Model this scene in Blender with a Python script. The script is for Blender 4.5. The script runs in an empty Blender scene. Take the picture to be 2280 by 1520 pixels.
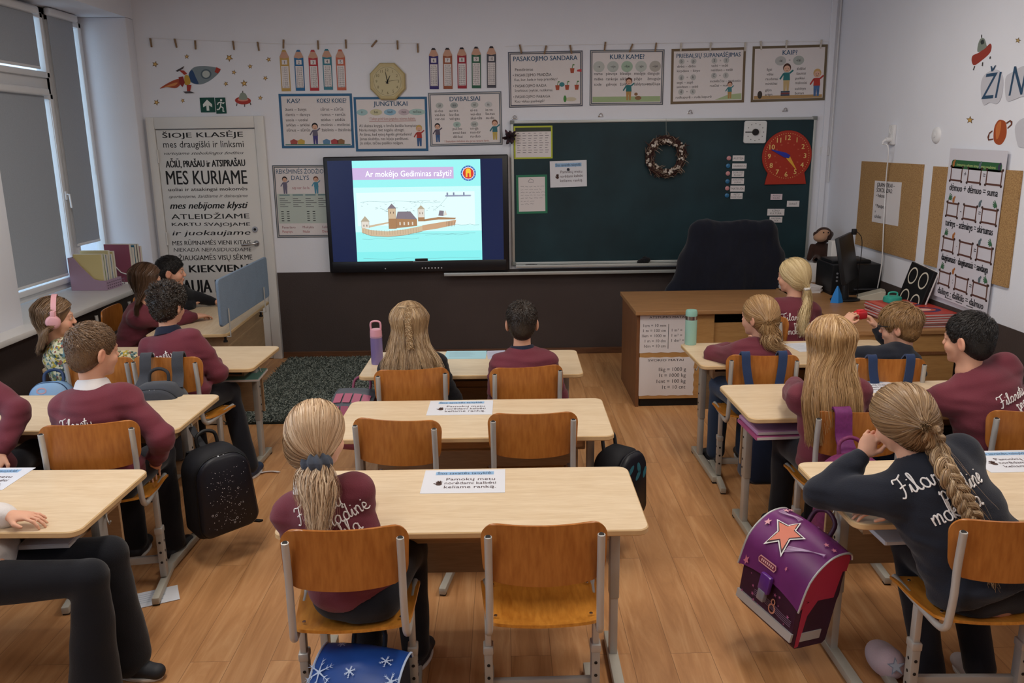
import bpy, bmesh, math, random
import numpy as np
from mathutils import Vector, Matrix, Euler, Quaternion
from mathutils.bvhtree import BVHTree
SC = bpy.context.scene
COL = SC.collection
PI = math.pi
R = math.radians
CAM_F, CAM_PITCH, CAM_YAW, CAM_ROLL, CAM_H = 1860.91, 0.233926, 0.0072977, -0.0140597, 2.0
def _cam_axes():
	cy, sy, cp, sp = math.cos(CAM_YAW), math.sin(CAM_YAW), math.cos(CAM_PITCH), math.sin(CAM_PITCH)
	fw = Vector((sy * cp, cy * cp, -sp))
	rt = Vector((cy, -sy, 0))
	up = rt.cross(fw)
	c, s = math.cos(CAM_ROLL), math.sin(CAM_ROLL)
	return fw, rt * c + up * s, up * c - rt * s
FW, RT, UP = _cam_axes()
cam_data = bpy.data.cameras.new('camera')
cam = bpy.data.objects.new('camera', cam_data)
COL.objects.link(cam)
cam_data.sensor_width = 36.0
cam_data.lens = CAM_F / 2280 * 36.0
cam_data.clip_start = 0.05
cam.matrix_world = Matrix(((RT.x, UP.x, -FW.x, 0), (RT.y, UP.y, -FW.y, 0), (RT.z, UP.z, -FW.z, CAM_H), (0, 0, 0, 1)))
SC.camera = cam
def _ray(px, py):
	return FW + RT * ((px - 1140) / CAM_F) + UP * ((760 - py) / CAM_F)
def onZ(px, py, z):
	d = _ray(px, py)
	return Vector((0, 0, CAM_H)) + d * ((z - CAM_H) / d.z)
def onY(px, py, y):
	d = _ray(px, py)
	return Vector((0, 0, CAM_H)) + d * (y / d.y)
def onX(px, py, x):
	d = _ray(px, py)
	return Vector((0, 0, CAM_H)) + d * (x / d.x)
SC.view_settings.view_transform = 'Standard'
SC.view_settings.look = 'None'
SC.view_settings.gamma = 1.0
SC.view_settings.exposure = 0.0
SC.view_settings.use_curve_mapping = False
world = bpy.data.worlds.new('world')
SC.world = world
world.use_nodes = True
_nt = world.node_tree
_bg = _nt.nodes['Background']
_bg.inputs['Color'].default_value = (0.62, 0.80, 1.0, 1)
_bg.inputs['Strength'].default_value = 1.9
CEIL = 3.42
LAMPS = [(-1.5, 0.9), (-1.5, 3.1), (-1.5, 5.3), (1.5, 0.9), (1.5, 3.1), (1.5, 5.3)]
LAMP_POWER = 32.0
LAMP_COLOR = (1.0, 0.93, 0.84)
for _i, (_x, _y) in enumerate(LAMPS):
	ld = bpy.data.lights.new('ceiling_lamp_light', 'AREA')
	ld.shape = 'RECTANGLE'
	ld.size, ld.size_y = 0.5, 1.1
	ld.energy = LAMP_POWER * (0.42 if _y > 5 else 0.55 if _y < 1 else 1.0)
	ld.color = LAMP_COLOR
	lo = bpy.data.objects.new('ceiling_lamp_light', ld)
	COL.objects.link(lo)
	lo.location = (_x, _y, CEIL - 0.10)
# daylight from the unseen windows further back along the left wall
for _y in (0.2, 3.3):
	ld = bpy.data.lights.new('window_daylight', 'AREA')
	ld.shape = 'RECTANGLE'
	ld.size, ld.size_y = 1.7, 2.0
	ld.energy = 22.0
	ld.color = (0.74, 0.84, 1.0)
	lo = bpy.data.objects.new('window_daylight', ld)
	COL.objects.link(lo)
	lo.location = (-3.62, _y, 1.95)
	lo.rotation_euler = (R(90), 0, R(-90))
def tag(o, label=None, cat=None, group=None, kind=None):
	if label: o['label'] = label
	if cat: o['category'] = cat
	if group: o['group'] = group
	if kind: o['kind'] = kind
	return o
def empty(name, loc, label=None, cat=None, group=None, rotz=0.0):
	o = bpy.data.objects.new(name, None)
	o.empty_display_size = 0.1
	COL.objects.link(o)
	o.location = loc
	o.rotation_euler = (0, 0, rotz)
	return tag(o, label, cat, group)
def dup(root, loc=None, rotz=None, label=None, group=None):
	r = root.copy()
	COL.objects.link(r)
	if loc is not None: r.location = loc
	if rotz is not None: r.rotation_euler = (0, 0, rotz)
	if label: r['label'] = label
	if group: r['group'] = group
	for ch in list(root.children):
		c = ch.copy()
		COL.objects.link(c)
		c.parent = r
		for g in list(ch.children):
			d = g.copy()
			COL.objects.link(d)
			d.parent = c
	return r
def srgb(h):
	h = h.lstrip('#')
	v = [int(h[i:i + 2], 16) / 255 for i in (0, 2, 4)]
	return tuple(x / 12.92 if x <= 0.04045 else ((x + 0.055) / 1.055) ** 2.4 for x in v) + (1.0,)
_MATS = {}
def new_mat(name):
	m = bpy.data.materials.new(name)
	m.use_nodes = True
	nt = m.node_tree
	b = nt.nodes['Principled BSDF']
	return m, nt, b
def flat(hexcol, rough=0.6, metal=0.0, spec=0.35, name=None, noise=0.0, scale=40.0, bump=0.0):
	"""plain painted / printed surface with a slight procedural variation"""
	key = ('flat', hexcol, rough, metal, spec, noise, scale, bump)
	if key in _MATS: return _MATS[key]
	m, nt, b = new_mat(name or 'paint_' + hexcol.lstrip('#'))
	c = srgb(hexcol)
	b.inputs['Base Color'].default_value = c
	b.inputs['Roughness'].default_value = rough
	b.inputs['Metallic'].default_value = metal
	b.inputs['Specular IOR Level'].default_value = spec
	if noise or bump:
		tc = nt.nodes.new('ShaderNodeTexCoord')
		nz = nt.nodes.new('ShaderNodeTexNoise')
		nz.inputs['Scale'].default_value = scale
		nz.inputs['Detail'].default_value = 3
		nt.links.new(tc.outputs['Object'], nz.inputs['Vector'])
		if noise:
			mx = nt.nodes.new('ShaderNodeMixRGB')
			mx.inputs[1].default_value = tuple(max(0, x * (1 - noise)) for x in c[:3]) + (1,)
			mx.inputs[2].default_value = tuple(min(1, x * (1 + noise)) for x in c[:3]) + (1,)
			nt.links.new(nz.outputs['Fac'], mx.inputs[0])
			nt.links.new(mx.outputs[0], b.inputs['Base Color'])
		if bump:
			bp = nt.nodes.new('ShaderNodeBump')
			bp.inputs['Strength'].default_value = bump
			bp.inputs['Distance'].default_value = 0.01
			nt.links.new(nz.outputs['Fac'], bp.inputs['Height'])
			nt.links.new(bp.outputs[0], b.inputs['Normal'])
	_MATS[key] = m
	return m
def glow(hexcol, strength=1.0):
	key = ('glow', hexcol, strength)
	if key in _MATS: return _MATS[key]
	m, nt, b = new_mat('glow_' + hexcol.lstrip('#'))
	b.inputs['Base Color'].default_value = (0.01, 0.01, 0.01, 1)
	b.inputs['Roughness'].default_value = 0.25
	b.inputs['Emission Color'].default_value = srgb(hexcol)
	b.inputs['Emission Strength'].default_value = strength
	_MATS[key] = m
	return m
def wood(name, dark, light, scale=(1, 12, 12), rough=0.35, grain=0.5, spec=0.4, coord='Object', fine=1.0):
	"""wood grain stretched along the axis with the smallest scale"""
	if name in _MATS: return _MATS[name]
	m, nt, b = new_mat(name)
	N = nt.nodes.new
	tc = N('ShaderNodeTexCoord')
	mp = N('ShaderNodeMapping')
	mp.inputs['Scale'].default_value = scale
	nt.links.new(tc.outputs[coord], mp.inputs['Vector'])
	n1 = N('ShaderNodeTexNoise')
	n1.inputs['Scale'].default_value = 3.0
	n1.inputs['Detail'].default_value = 6
	n1.inputs['Distortion'].default_value = 0.6
	n2 = N('ShaderNodeTexNoise')
	n2.inputs['Scale'].default_value = 14.0 * fine
	n2.inputs['Detail'].default_value = 4
	nt.links.new(mp.outputs[0], n1.inputs['Vector'])
	nt.links.new(mp.outputs[0], n2.inputs['Vector'])
	mx0 = N('ShaderNodeMix')
	mx0.inputs['Factor'].default_value = grain
	nt.links.new(n1.outputs['Fac'], mx0.inputs['A'])
	nt.links.new(n2.outputs['Fac'], mx0.inputs['B'])
	rp = N('ShaderNodeValToRGB')
	rp.color_ramp.elements[0].position = 0.32
	rp.color_ramp.elements[0].color = srgb(dark)
	rp.color_ramp.elements[1].position = 0.68
	rp.color_ramp.elements[1].color = srgb(light)
	nt.links.new(mx0.outputs[0], rp.inputs['Fac'])
	nt.links.new(rp.outputs[0], b.inputs['Base Color'])
	b.inputs['Roughness'].default_value = rough
	b.inputs['Specular IOR Level'].default_value = spec
	_MATS[name] = m
	return m
def fabric(name, hexcol, var=0.18, scale=220.0, bump=0.25, rough=0.92, sheen=0.15, fold=0.0):
	if name in _MATS: return _MATS[name]
	m, nt, b = new_mat(name)
	N = nt.nodes.new
	tc = N('ShaderNodeTexCoord')
	nz = N('ShaderNodeTexNoise')
	nz.inputs['Scale'].default_value = scale
	nz.inputs['Detail'].default_value = 2
	nb = N('ShaderNodeTexNoise')
	nb.inputs['Scale'].default_value = 9.0
	nb.inputs['Detail'].default_value = 3
	for n in (nz, nb): nt.links.new(tc.outputs['Object'], n.inputs['Vector'])
	c = srgb(hexcol)
	mx = N('ShaderNodeMixRGB')
	mx.inputs[1].default_value = tuple(x * (1 - var) for x in c[:3]) + (1,)
	mx.inputs[2].default_value = tuple(min(1, x * (1 + var)) for x in c[:3]) + (1,)
	ad = N('ShaderNodeMath')
	ad.operation = 'MULTIPLY_ADD'
	ad.inputs[1].default_value = 0.5
	nt.links.new(nz.outputs['Fac'], ad.inputs[0])
	ml = N('ShaderNodeMath')
	ml.operation = 'MULTIPLY'
	ml.inputs[1].default_value = 0.5
	nt.links.new(nb.outputs['Fac'], ml.inputs[0])
	nt.links.new(ml.outputs[0], ad.inputs[2])
	nt.links.new(ad.outputs[0], mx.inputs[0])
	nt.links.new(mx.outputs[0], b.inputs['Base Color'])
	b.inputs['Roughness'].default_value = rough
	b.inputs['Specular IOR Level'].default_value = 0.2
	b.inputs['Sheen Weight'].default_value = sheen
	bp = N('ShaderNodeBump')
	bp.inputs['Strength'].default_value = bump
	bp.inputs['Distance'].default_value = 0.004
	nt.links.new(nz.outputs['Fac'], bp.inputs['Height'])
	nt.links.new(bp.outputs[0], b.inputs['Normal'])
	_MATS[name] = m
	return m
def catmull(pts, per=6, closed=False):
	P = [Vector(p) for p in pts]
	n = len(P)
	if n < 3: return P
	out = []
	rng = range(n) if closed else range(n - 1)
	for i in rng:
		p0 = P[(i - 1) % n] if (closed or i > 0) else P[0]
		p1, p2 = P[i], P[(i + 1) % n]
		p3 = P[(i + 2) % n] if (closed or i + 2 < n) else P[-1]
		for k in range(per):
			t = k / per
			out.append(0.5 * ((2 * p1) + (p2 - p0) * t + (2 * p0 - 5 * p1 + 4 * p2 - p3) * t * t + (3 * p1 - p0 - 3 * p2 + p3) * t ** 3))
	if not closed: out.append(P[-1])
	return out
def rrect(w, h, r, n=6, cx=0.0, cy=0.0):
	"""rounded rectangle outline, counter-clockwise"""
	r = min(r, w / 2 - 1e-5, h / 2 - 1e-5)
	out = []
	for sx, sy, a0 in ((1, 1, 0), (-1, 1, 90), (-1, -1, 180), (1, -1, 270)):
		for k in range(n + 1):
			a = R(a0 + 90 * k / n)
			out.append((cx + sx * (w / 2 - r) + r * math.cos(a), cy + sy * (h / 2 - r) + r * math.sin(a)))
	return out
def circ(r, n=24, cx=0.0, cy=0.0, ry=None, a0=0.0):
	ry = r if ry is None else ry
	return [(cx + r * math.cos(a0 + 2 * PI * k / n), cy + ry * math.sin(a0 + 2 * PI * k / n)) for k in range(n)]
_TEXT = {}
def text_geo(s, bold=0.0, shear=0.0):
	key = (s, bold, shear)
	if key in _TEXT: return _TEXT[key]
	c = bpy.data.curves.new('txt', 'FONT')
	c.body = s
	c.resolution_u = 2
	c.offset = bold
	c.shear = shear
	o = bpy.data.objects.new('txt', c)
	COL.objects.link(o)
	me = o.to_mesh()
	V = np.array([(v.co.x, v.co.y) for v in me.vertices]) if len(me.vertices) else np.zeros((0, 2))
	F = [tuple(p.vertices) for p in me.polygons]
	o.to_mesh_clear()
	bpy.data.objects.remove(o)
	bpy.data.curves.remove(c)
	_TEXT[key] = (V, F)
	return _TEXT[key]
class MB:
	def __init__(self):
		self.v, self.f, self.mi, self.mats = [], [], [], []
		self.T = Matrix.Identity(4)
	def m(self, mat):
		if mat not in self.mats: self.mats.append(mat)
		return self.mats.index(mat)
	def add(self, verts, faces, mat, T=None):
		T = self.T if T is None else self.T @ T
		b = len(self.v)
		self.v += [tuple(T @ Vector(p)) for p in verts]
		k = self.m(mat)
		self.f += [tuple(b + i for i in f) for f in faces]
		self.mi += [k] * len(faces)
		return self
	def box(self, c, size, mat, bevel=0.0, rot=None, seg=2):
		bm = bmesh.new()
		bmesh.ops.create_cube(bm, size=1.0)
		for v in bm.verts: v.co = Vector((v.co.x * size[0], v.co.y * size[1], v.co.z * size[2]))
		if bevel > 0:
			bevel = min(bevel, min(size) * 0.49)
			bmesh.ops.bevel(bm, geom=list(bm.edges), offset=bevel, segments=seg, profile=0.5, affect='EDGES')
		T = Matrix.Translation(c)
		if rot is not None: T = T @ (rot.to_4x4() if not isinstance(rot, Euler) else rot.to_matrix().to_4x4())
		bm.verts.ensure_lookup_table()
		self.add([v.co for v in bm.verts], [[v.index for v in f.verts] for f in bm.faces], mat, T)
		bm.free()
		return self
	def tube(self, pts, r, mat, n=8, cap=True, flatten=None):
		P = [Vector(p) for p in pts]
		rr = r if isinstance(r, (list, tuple)) else [r] * len(P)
		verts, faces = [], []
		t0 = (P[1] - P[0]).normalized()
		ref = Vector((0, 0, 1)) if abs(t0.z) < 0.9 else Vector((1, 0, 0))
		nrm = (ref - t0 * ref.dot(t0)).normalized()
		for i, p in enumerate(P):
			t = (P[min(i + 1, len(P) - 1)] - P[max(i - 1, 0)])
			if t.length < 1e-9: t = t0
			t.normalize()
			nrm = nrm - t * nrm.dot(t)
			nrm.normalize()
			bi = t.cross(nrm)
			for k in range(n):
				a = 2 * PI * k / n
				verts.append(p + nrm * (rr[i] * math.cos(a)) + bi * (rr[i] * math.sin(a) * (flatten or 1)))
		for i in range(len(P) - 1):
			for k in range(n):
				a, b = i * n + k, i * n + (k + 1) % n
				faces.append((a, b, b + n, a + n))
		if cap:
			faces.append(tuple(reversed(range(n))))
			faces.append(tuple(range((len(P) - 1) * n, len(P) * n)))
		return self.add(verts, faces, mat)
	def prism(self, poly, z0, z1, mat, T=None, bevel=0.0, side_mat=None):
		n = len(poly)
		A = sum(poly[i][0] * poly[(i + 1) % n][1] - poly[(i + 1) % n][0] * poly[i][1] for i in range(n))
		if A < 0: poly = list(reversed(poly))
		verts, faces = [], []
		if bevel > 0:
			cx = sum(p[0] for p in poly) / n
			cy = sum(p[1] for p in poly) / n
			def ins(d):
				out = []
				for i in range(n):
					p, q, s = Vector(poly[i - 1]), Vector(poly[i]), Vector(poly[(i + 1) % n])
					e1, e2 = (q - p), (s - q)
					n1, n2 = Vector((e1.y, -e1.x)), Vector((e2.y, -e2.x))
					if n1.length > 1e-9: n1.normalize()
					if n2.length > 1e-9: n2.normalize()
					nn = n1 + n2
					if nn.length > 1e-9: nn.normalize()
					out.append((q.x - nn.x * d, q.y - nn.y * d))
				return out
			rings = [(ins(bevel), z0), (poly, z0 + bevel), (poly, z1 - bevel), (ins(bevel), z1)]
		else:
			rings = [(poly, z0), (poly, z1)]
		for pl, z in rings: verts += [(p[0], p[1], z) for p in pl]
		side = []
		for k in range(len(rings) - 1):
			for i in range(n):
				a, b = k * n + i, k * n + (i + 1) % n
				side.append((a, b, b + n, a + n))
		self.add(verts, side, side_mat or mat, T)
		b0 = len(self.v) - len(verts)
		k = self.m(mat)
		self.f += [tuple(b0 + i for i in reversed(range(n))), tuple(b0 + (len(rings) - 1) * n + i for i in range(n))]
		self.mi += [k, k]
		return self
	def lathe(self, prof, mat, n=24, T=None, cap=True):
		verts, faces = [], []
		for r, z in prof:
			for k in range(n):
				a = 2 * PI * k / n
				verts.append((r * math.cos(a), r * math.sin(a), z))
		for i in range(len(prof) - 1):
			for k in range(n):
				a, b = i * n + k, i * n + (k + 1) % n
				faces.append((a, b, b + n, a + n))
		if cap:
			faces.append(tuple(reversed(range(n))))
			faces.append(tuple(range((len(prof) - 1) * n, len(prof) * n)))
		return self.add(verts, faces, mat, T)
	def sphere(self, c, r, mat, n=14, sc=(1, 1, 1), T=None):
		prof = [(max(1e-4, math.sin(PI * i / (n // 2))) * r, -math.cos(PI * i / (n // 2)) * r) for i in range(n // 2 + 1)]
		M = Matrix.Translation(c) @ (T or Matrix.Identity(4)) @ Matrix.Diagonal((sc[0], sc[1], sc[2], 1))
		return self.lathe(prof, mat, n, M)
	def surf(self, rows, mat, close=False, thick=0.0):
		"""grid of points, optional thickness along the averaged normal"""
		nr, nc = len(rows), len(rows[0])
		P = [[Vector(p) for p in r] for r in rows]
		def nrm(i, j):
			a = P[min(i + 1, nr - 1)][j] - P[max(i - 1, 0)][j]
			b = P[i][min(j + 1, nc - 1)] - P[i][max(j - 1, 0)]
			c = a.cross(b)
			return c.normalized() if c.length > 1e-12 else Vector((0, 0, 1))
		verts = [p for r in P for p in r]
		faces = [(i * nc + j, i * nc + j + 1, (i + 1) * nc + j + 1, (i + 1) * nc + j) for i in range(nr - 1) for j in range(nc - 1)]
		if thick:
			off = len(verts)
			verts += [P[i][j] + nrm(i, j) * thick for i in range(nr) for j in range(nc)]
			faces += [tuple(off + k for k in reversed(f)) for f in faces]
			edge = [(0, j) for j in range(nc)] + [(i, nc - 1) for i in range(1, nr)] + [(nr - 1, j) for j in range(nc - 2, -1, -1)] + [(i, 0) for i in range(nr - 2, 0, -1)]
			ids = [i * nc + j for i, j in edge]
			for a, b in zip(ids, ids[1:] + ids[:1]): faces.append((b, a, a + off, b + off))
		return self.add(verts, faces, mat)
	def rect(self, x0, y0, x1, y1, z, mat):
		return self.add([(x0, y0, z), (x1, y0, z), (x1, y1, z), (x0, y1, z)], [(0, 1, 2, 3)], mat)
	def poly(self, pts, z, mat):
		n = len(pts)
		A = sum(pts[i][0] * pts[(i + 1) % n][1] - pts[(i + 1) % n][0] * pts[i][1] for i in range(n))
		f = tuple(range(n)) if A > 0 else tuple(reversed(range(n)))
		return self.add([(p[0], p[1], z) for p in pts], [f], mat)
	def oval(self, cx, cy, rx, ry, z, mat, n=20, rot=0.0):
		c, s = math.cos(rot), math.sin(rot)
		return self.poly([(cx + c * rx * math.cos(2 * PI * k / n) - s * ry * math.sin(2 * PI * k / n),
						   cy + s * rx * math.cos(2 * PI * k / n) + c * ry * math.sin(2 * PI * k / n)) for k in range(n)], z, mat)
	def ring(self, cx, cy, rx, ry, w, z, mat, n=28, a0=0.0, a1=2 * PI, rot=0.0):
		c, s = math.cos(rot), math.sin(rot)
		V = []
		for k in range(n + 1):
			a = a0 + (a1 - a0) * k / n
			for q in (0, 1):
				x, y = (rx - w * q) * math.cos(a), (ry - w * q) * math.sin(a)
				V.append((cx + c * x - s * y, cy + s * x + c * y, z))
		return self.add(V, [(2 * k + 1, 2 * k, 2 * k + 2, 2 * k + 3) for k in range(n)], mat)
	def frame(self, x0, y0, x1, y1, w, z, mat):
		self.rect(x0, y0, x1, y0 + w, z, mat)
		self.rect(x0, y1 - w, x1, y1, z, mat)
		self.rect(x0, y0 + w, x0 + w, y1 - w, z, mat)
		return self.rect(x1 - w, y0 + w, x1, y1 - w, z, mat)
	def line(self, pts, w, z, mat):
		P = [Vector((p[0], p[1])) for p in pts]
		V = []
		for i, p in enumerate(P):
			t = P[min(i + 1, len(P) - 1)] - P[max(i - 1, 0)]
			if t.length < 1e-9: t = Vector((1, 0))
			t.normalize()
			nn = Vector((-t.y, t.x)) * (w / 2)
			V += [(p.x + nn.x, p.y + nn.y, z), (p.x - nn.x, p.y - nn.y, z)]
		return self.add(V, [(2 * i, 2 * i + 1, 2 * i + 3, 2 * i + 2) for i in range(len(P) - 1)], mat)
	def star(self, cx, cy, r, z, mat, inner=0.42, rot=0.0, n=5):
		return self.poly([(cx + (r if k % 2 == 0 else r * inner) * math.sin(rot + PI * k / n),
						   cy + (r if k % 2 == 0 else r * inner) * math.cos(rot + PI * k / n)) for k in range(2 * n)], z, mat)
	def text(self, s, x, y, h, z, mat, w=None, align='C', bold=0.0, shear=0.0, maxw=None):
		"""baseline at y; h = height of the capital letters; w = squeezed or stretched to this width"""
		V, F = text_geo(s, 0.0, shear)
		if len(V) == 0: return self
		k = h / 0.70
		x0, x1 = V[:, 0].min(), V[:, 0].max()
		tw = (x1 - x0) * k
		sx = k if w is None else k * w / max(tw, 1e-6)
		if maxw and tw > maxw and w is None: sx = k * maxw / tw
		ww = (x1 - x0) * sx
		ox = {'C': -ww / 2, 'L': 0.0, 'R': -ww}[align]
		for i, d in enumerate((0,) if bold <= 0 else (-bold * k, 0, bold * k)):
			self.add([(x + ox + (a - x0) * sx + d, y + b * k, z + i * 0.00012) for a, b in V], F, mat)
		return self
	def build(self, name, parent=None, smooth=None, loc=None, rot=None, link=True):
		me = bpy.data.meshes.new(name)
		me.from_pydata(self.v, [], self.f)
		for mt in self.mats: me.materials.append(mt)
		if self.f:
			me.polygons.foreach_set('material_index', self.mi)
		if smooth:
			me.polygons.foreach_set('use_smooth', [True] * len(me.polygons))
			me.set_sharp_from_angle(angle=R(smooth))
		me.update()
		o = bpy.data.objects.new(name, me)
		COL.objects.link(o)
		if parent is not None: o.parent = parent
		if loc is not None: o.location = loc
		if rot is not None: o.rotation_euler = rot
		return o
def struct(mb, name, smooth=None):
	o = mb.build(name, smooth=smooth)
	o['kind'] = 'structure'
	return o
def wall_frame(p_tl, p_tr, normal):
	"""matrix of a local plane whose x runs from p_tl to p_tr and whose z is the normal"""
	n = Vector(normal).normalized()
	x = (p_tr - p_tl)
	x = (x - n * x.dot(n)).normalized()
	y = n.cross(x)
	return x, y, n
# ================================================================== the room
YW, XR, XL, XWIN, YB = 7.87, 3.03, -3.25, -3.70, -1.6
def wall_mat(name, hexcol, bump=0.12, rough=0.75, var=0.04, spec=0.3):
	m, nt, b = new_mat(name)
	N = nt.nodes.new
	tc = N('ShaderNodeTexCoord')
	n1 = N('ShaderNodeTexNoise')
	n1.inputs['Scale'].default_value = 2.2
	n1.inputs['Detail'].default_value = 5
	n2 = N('ShaderNodeTexNoise')
	n2.inputs['Scale'].default_value = 90
	n2.inputs['Detail'].default_value = 3
	for n in (n1, n2): nt.links.new(tc.outputs['Object'], n.inputs['Vector'])
	c = srgb(hexcol)
	mx = N('ShaderNodeMixRGB')
	mx.inputs[1].default_value = tuple(x * (1 - var) for x in c[:3]) + (1,)
	mx.inputs[2].default_value = tuple(min(1, x * (1 + var)) for x in c[:3]) + (1,)
	nt.links.new(n1.outputs['Fac'], mx.inputs[0])
	nt.links.new(mx.outputs[0], b.inputs['Base Color'])
	b.inputs['Roughness'].default_value = rough
	b.inputs['Specular IOR Level'].default_value = spec
	bp = N('ShaderNodeBump')
	bp.inputs['Strength'].default_value = bump
	bp.inputs['Distance'].default_value = 0.006
	nt.links.new(n2.outputs['Fac'], bp.inputs['Height'])
	nt.links.new(bp.outputs[0], b.inputs['Normal'])
	return m
M_WALL = wall_mat('white_wall_paint', '#e2e4ec')
M_CEIL = wall_mat('ceiling_paint', '#d6d6d6')
M_BACK = wall_mat('brown_back_wall_paint', '#6a5a4e')
M_DADO = wall_mat('dark_brown_dado_paint', '#463d3b', bump=0.3, rough=0.6, var=0.18, spec=0.25)
M_PVC = flat('#dcdcde', 0.4, noise=0.02, scale=8)
M_WHITE = flat('#e4e2e0', 0.5)
M_SILL = flat('#d6d4d2', 0.35, spec=0.5, noise=0.03, scale=6)
def floor_mat():
	m, nt, b = new_mat('brown_plank_flooring')
	N, L = nt.nodes.new, nt.links.new
	tc = N('ShaderNodeTexCoord')
	mp = N('ShaderNodeMapping')
	mp.inputs['Rotation'].default_value = (0, 0, R(90))
	L(tc.outputs['Object'], mp.inputs['Vector'])
	br = N('ShaderNodeTexBrick')
	br.offset = 0.37
	br.inputs['Scale'].default_value = 1.0
	br.inputs['Brick Width'].default_value = 1.25
	br.inputs['Row Height'].default_value = 0.16
	br.inputs['Mortar Size'].default_value = 0.0012
	br.inputs['Mortar Smooth'].default_value = 0.3
	br.inputs['Bias'].default_value = 0.0
	br.inputs['Color1'].default_value = (0.25, 0.25, 0.25, 1)
	br.inputs['Color2'].default_value = (0.75, 0.75, 0.75, 1)
	br.inputs['Mortar'].default_value = (0.0, 0.0, 0.0, 1)
	L(mp.outputs[0], br.inputs['Vector'])
	gm = N('ShaderNodeMapping')
	gm.inputs['Scale'].default_value = (9.0, 0.8, 1.0)
	L(tc.outputs['Object'], gm.inputs['Vector'])
	sh = N('ShaderNodeVectorMath')
	sh.operation = 'ADD'
	sc = N('ShaderNodeVectorMath')
	sc.operation = 'SCALE'
	sc.inputs['Scale'].default_value = 9.0
	L(br.outputs['Color'], sc.inputs[0])
	L(gm.outputs[0], sh.inputs[0])
	L(sc.outputs[0], sh.inputs[1])
	n1 = N('ShaderNodeTexNoise')
	n1.inputs['Scale'].default_value = 1.6
	n1.inputs['Detail'].default_value = 7
	n1.inputs['Roughness'].default_value = 0.62
	n1.inputs['Distortion'].default_value = 1.1
	L(sh.outputs[0], n1.inputs['Vector'])
	rp = N('ShaderNodeValToRGB')
	e = rp.color_ramp.elements
	e[0].position, e[0].color = 0.30, srgb('#a8764a')
	e[1].position, e[1].color = 0.74, srgb('#d3a373')
	x = e.new(0.5)
	x.color = srgb('#be8a5a')
	L(n1.outputs['Fac'], rp.inputs['Fac'])
	hv = N('ShaderNodeHueSaturation')
	mr = N('ShaderNodeMapRange')
	mr.inputs['To Min'].default_value = 0.90
	mr.inputs['To Max'].default_value = 1.08
	L(br.outputs['Color'], mr.inputs['Value'])
	L(mr.outputs[0], hv.inputs['Value'])
	L(rp.outputs[0], hv.inputs['Color'])
	mx = N('ShaderNodeMixRGB')
	mx.inputs[2].default_value = srgb('#86603f')
	L(br.outputs['Fac'], mx.inputs[0])
	L(hv.outputs[0], mx.inputs[1])
	L(mx.outputs[0], b.inputs['Base Color'])
	b.inputs['Roughness'].default_value = 0.42
	b.inputs['Specular IOR Level'].default_value = 0.4
	bp = N('ShaderNodeBump')
	bp.inputs['Strength'].default_value = 0.12
	bp.inputs['Distance'].default_value = 0.004
	L(n1.outputs['Fac'], bp.inputs['Height'])
	L(bp.outputs[0], b.inputs['Normal'])
	return m
mb = MB()
mb.box(((XR + XWIN) / 2, (YW + YB) / 2, -0.05), (XR - XWIN + 0.4, YW - YB + 0.4, 0.1), floor_mat())
struct(mb, 'floor')
mb = MB()
mb.box(((XR + XWIN) / 2, (YW + YB) / 2, CEIL + 0.05), (XR - XWIN + 0.4, YW - YB + 0.4, 0.1), M_CEIL)
struct(mb, 'ceiling')
mb = MB()
mb.box(((XR + XWIN) / 2, YW + 0.1, CEIL / 2), (XR - XWIN + 0.4, 0.2, CEIL), M_WALL)
struct(mb, 'wall_front')
mb = MB()
mb.box((XR + 0.1, (YW + YB) / 2, CEIL / 2), (0.2, YW - YB, CEIL), M_WALL)
struct(mb, 'wall_right')
mb = MB()
mb.box(((XR + XWIN) / 2, YB - 0.1, CEIL / 2), (XR - XWIN + 0.4, 0.2, CEIL), M_BACK)
struct(mb, 'wall_back')
# left wall: parapet, lintel and piers around three window recesses
SILL_Z, LINT_Z = 0.81, 3.10
RECESS = [(5.55, 7.72), (2.2, 4.4), (-1.0, 1.2)]
mb = MB()
mb.box(((XL + XWIN - 0.3) / 2, (YW + YB) / 2, SILL_Z / 2), (XL - XWIN + 0.3, YW - YB, SILL_Z), M_WALL)
mb.box(((XL + XWIN - 0.3) / 2, (YW + YB) / 2, (LINT_Z + CEIL) / 2), (XL - XWIN + 0.3, YW - YB, CEIL - LINT_Z), M_WALL)
ys = [YW, 7.72, 5.55, 4.4, 2.2, 1.2, -1.0, YB]
for a, b in zip(ys[0::2], ys[1::2]):
	mb.box(((XL + XWIN - 0.3) / 2, (a + b) / 2, (SILL_Z + LINT_Z) / 2), (XL - XWIN + 0.3, a - b, LINT_Z - SILL_Z), M_WALL, bevel=0.012)
struct(mb, 'wall_left', smooth=30)
# dado paint (a thin painted layer) and skirting
mb = MB()
mb.box(((-2.155 + XR) / 2, YW - 0.003, 0.415), (XR + 2.155, 0.006, 0.83), M_DADO)
struct(mb, 'trim_1')
mb = MB()
mb.box((XR - 0.003, (YW + YB) / 2, 0.4375), (0.006, YW - YB - 0.02, 0.875), M_DADO)
struct(mb, 'trim_2')
mb = MB()
mb.box((XL + 0.003, (YW + YB) / 2, 0.40), (0.006, YW - YB - 0.02, 0.80), M_DADO)
struct(mb, 'trim_3')
M_SKIRT = wood('skirting_wood', '#4b3020', '#6a452c', (1, 9, 9), 0.5)
mb = MB()
mb.box(((-2.15 + XR) / 2, YW - 0.015, 0.03), (XR + 2.15, 0.022, 0.06), M_SKIRT, bevel=0.004)
struct(mb, 'baseboard_front')
mb = MB()
mb.box((XR - 0.016, (YW + YB) / 2, 0.03), (0.022, YW - YB - 0.06, 0.06), M_SKIRT, bevel=0.004)
struct(mb, 'baseboard_right')
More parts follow.
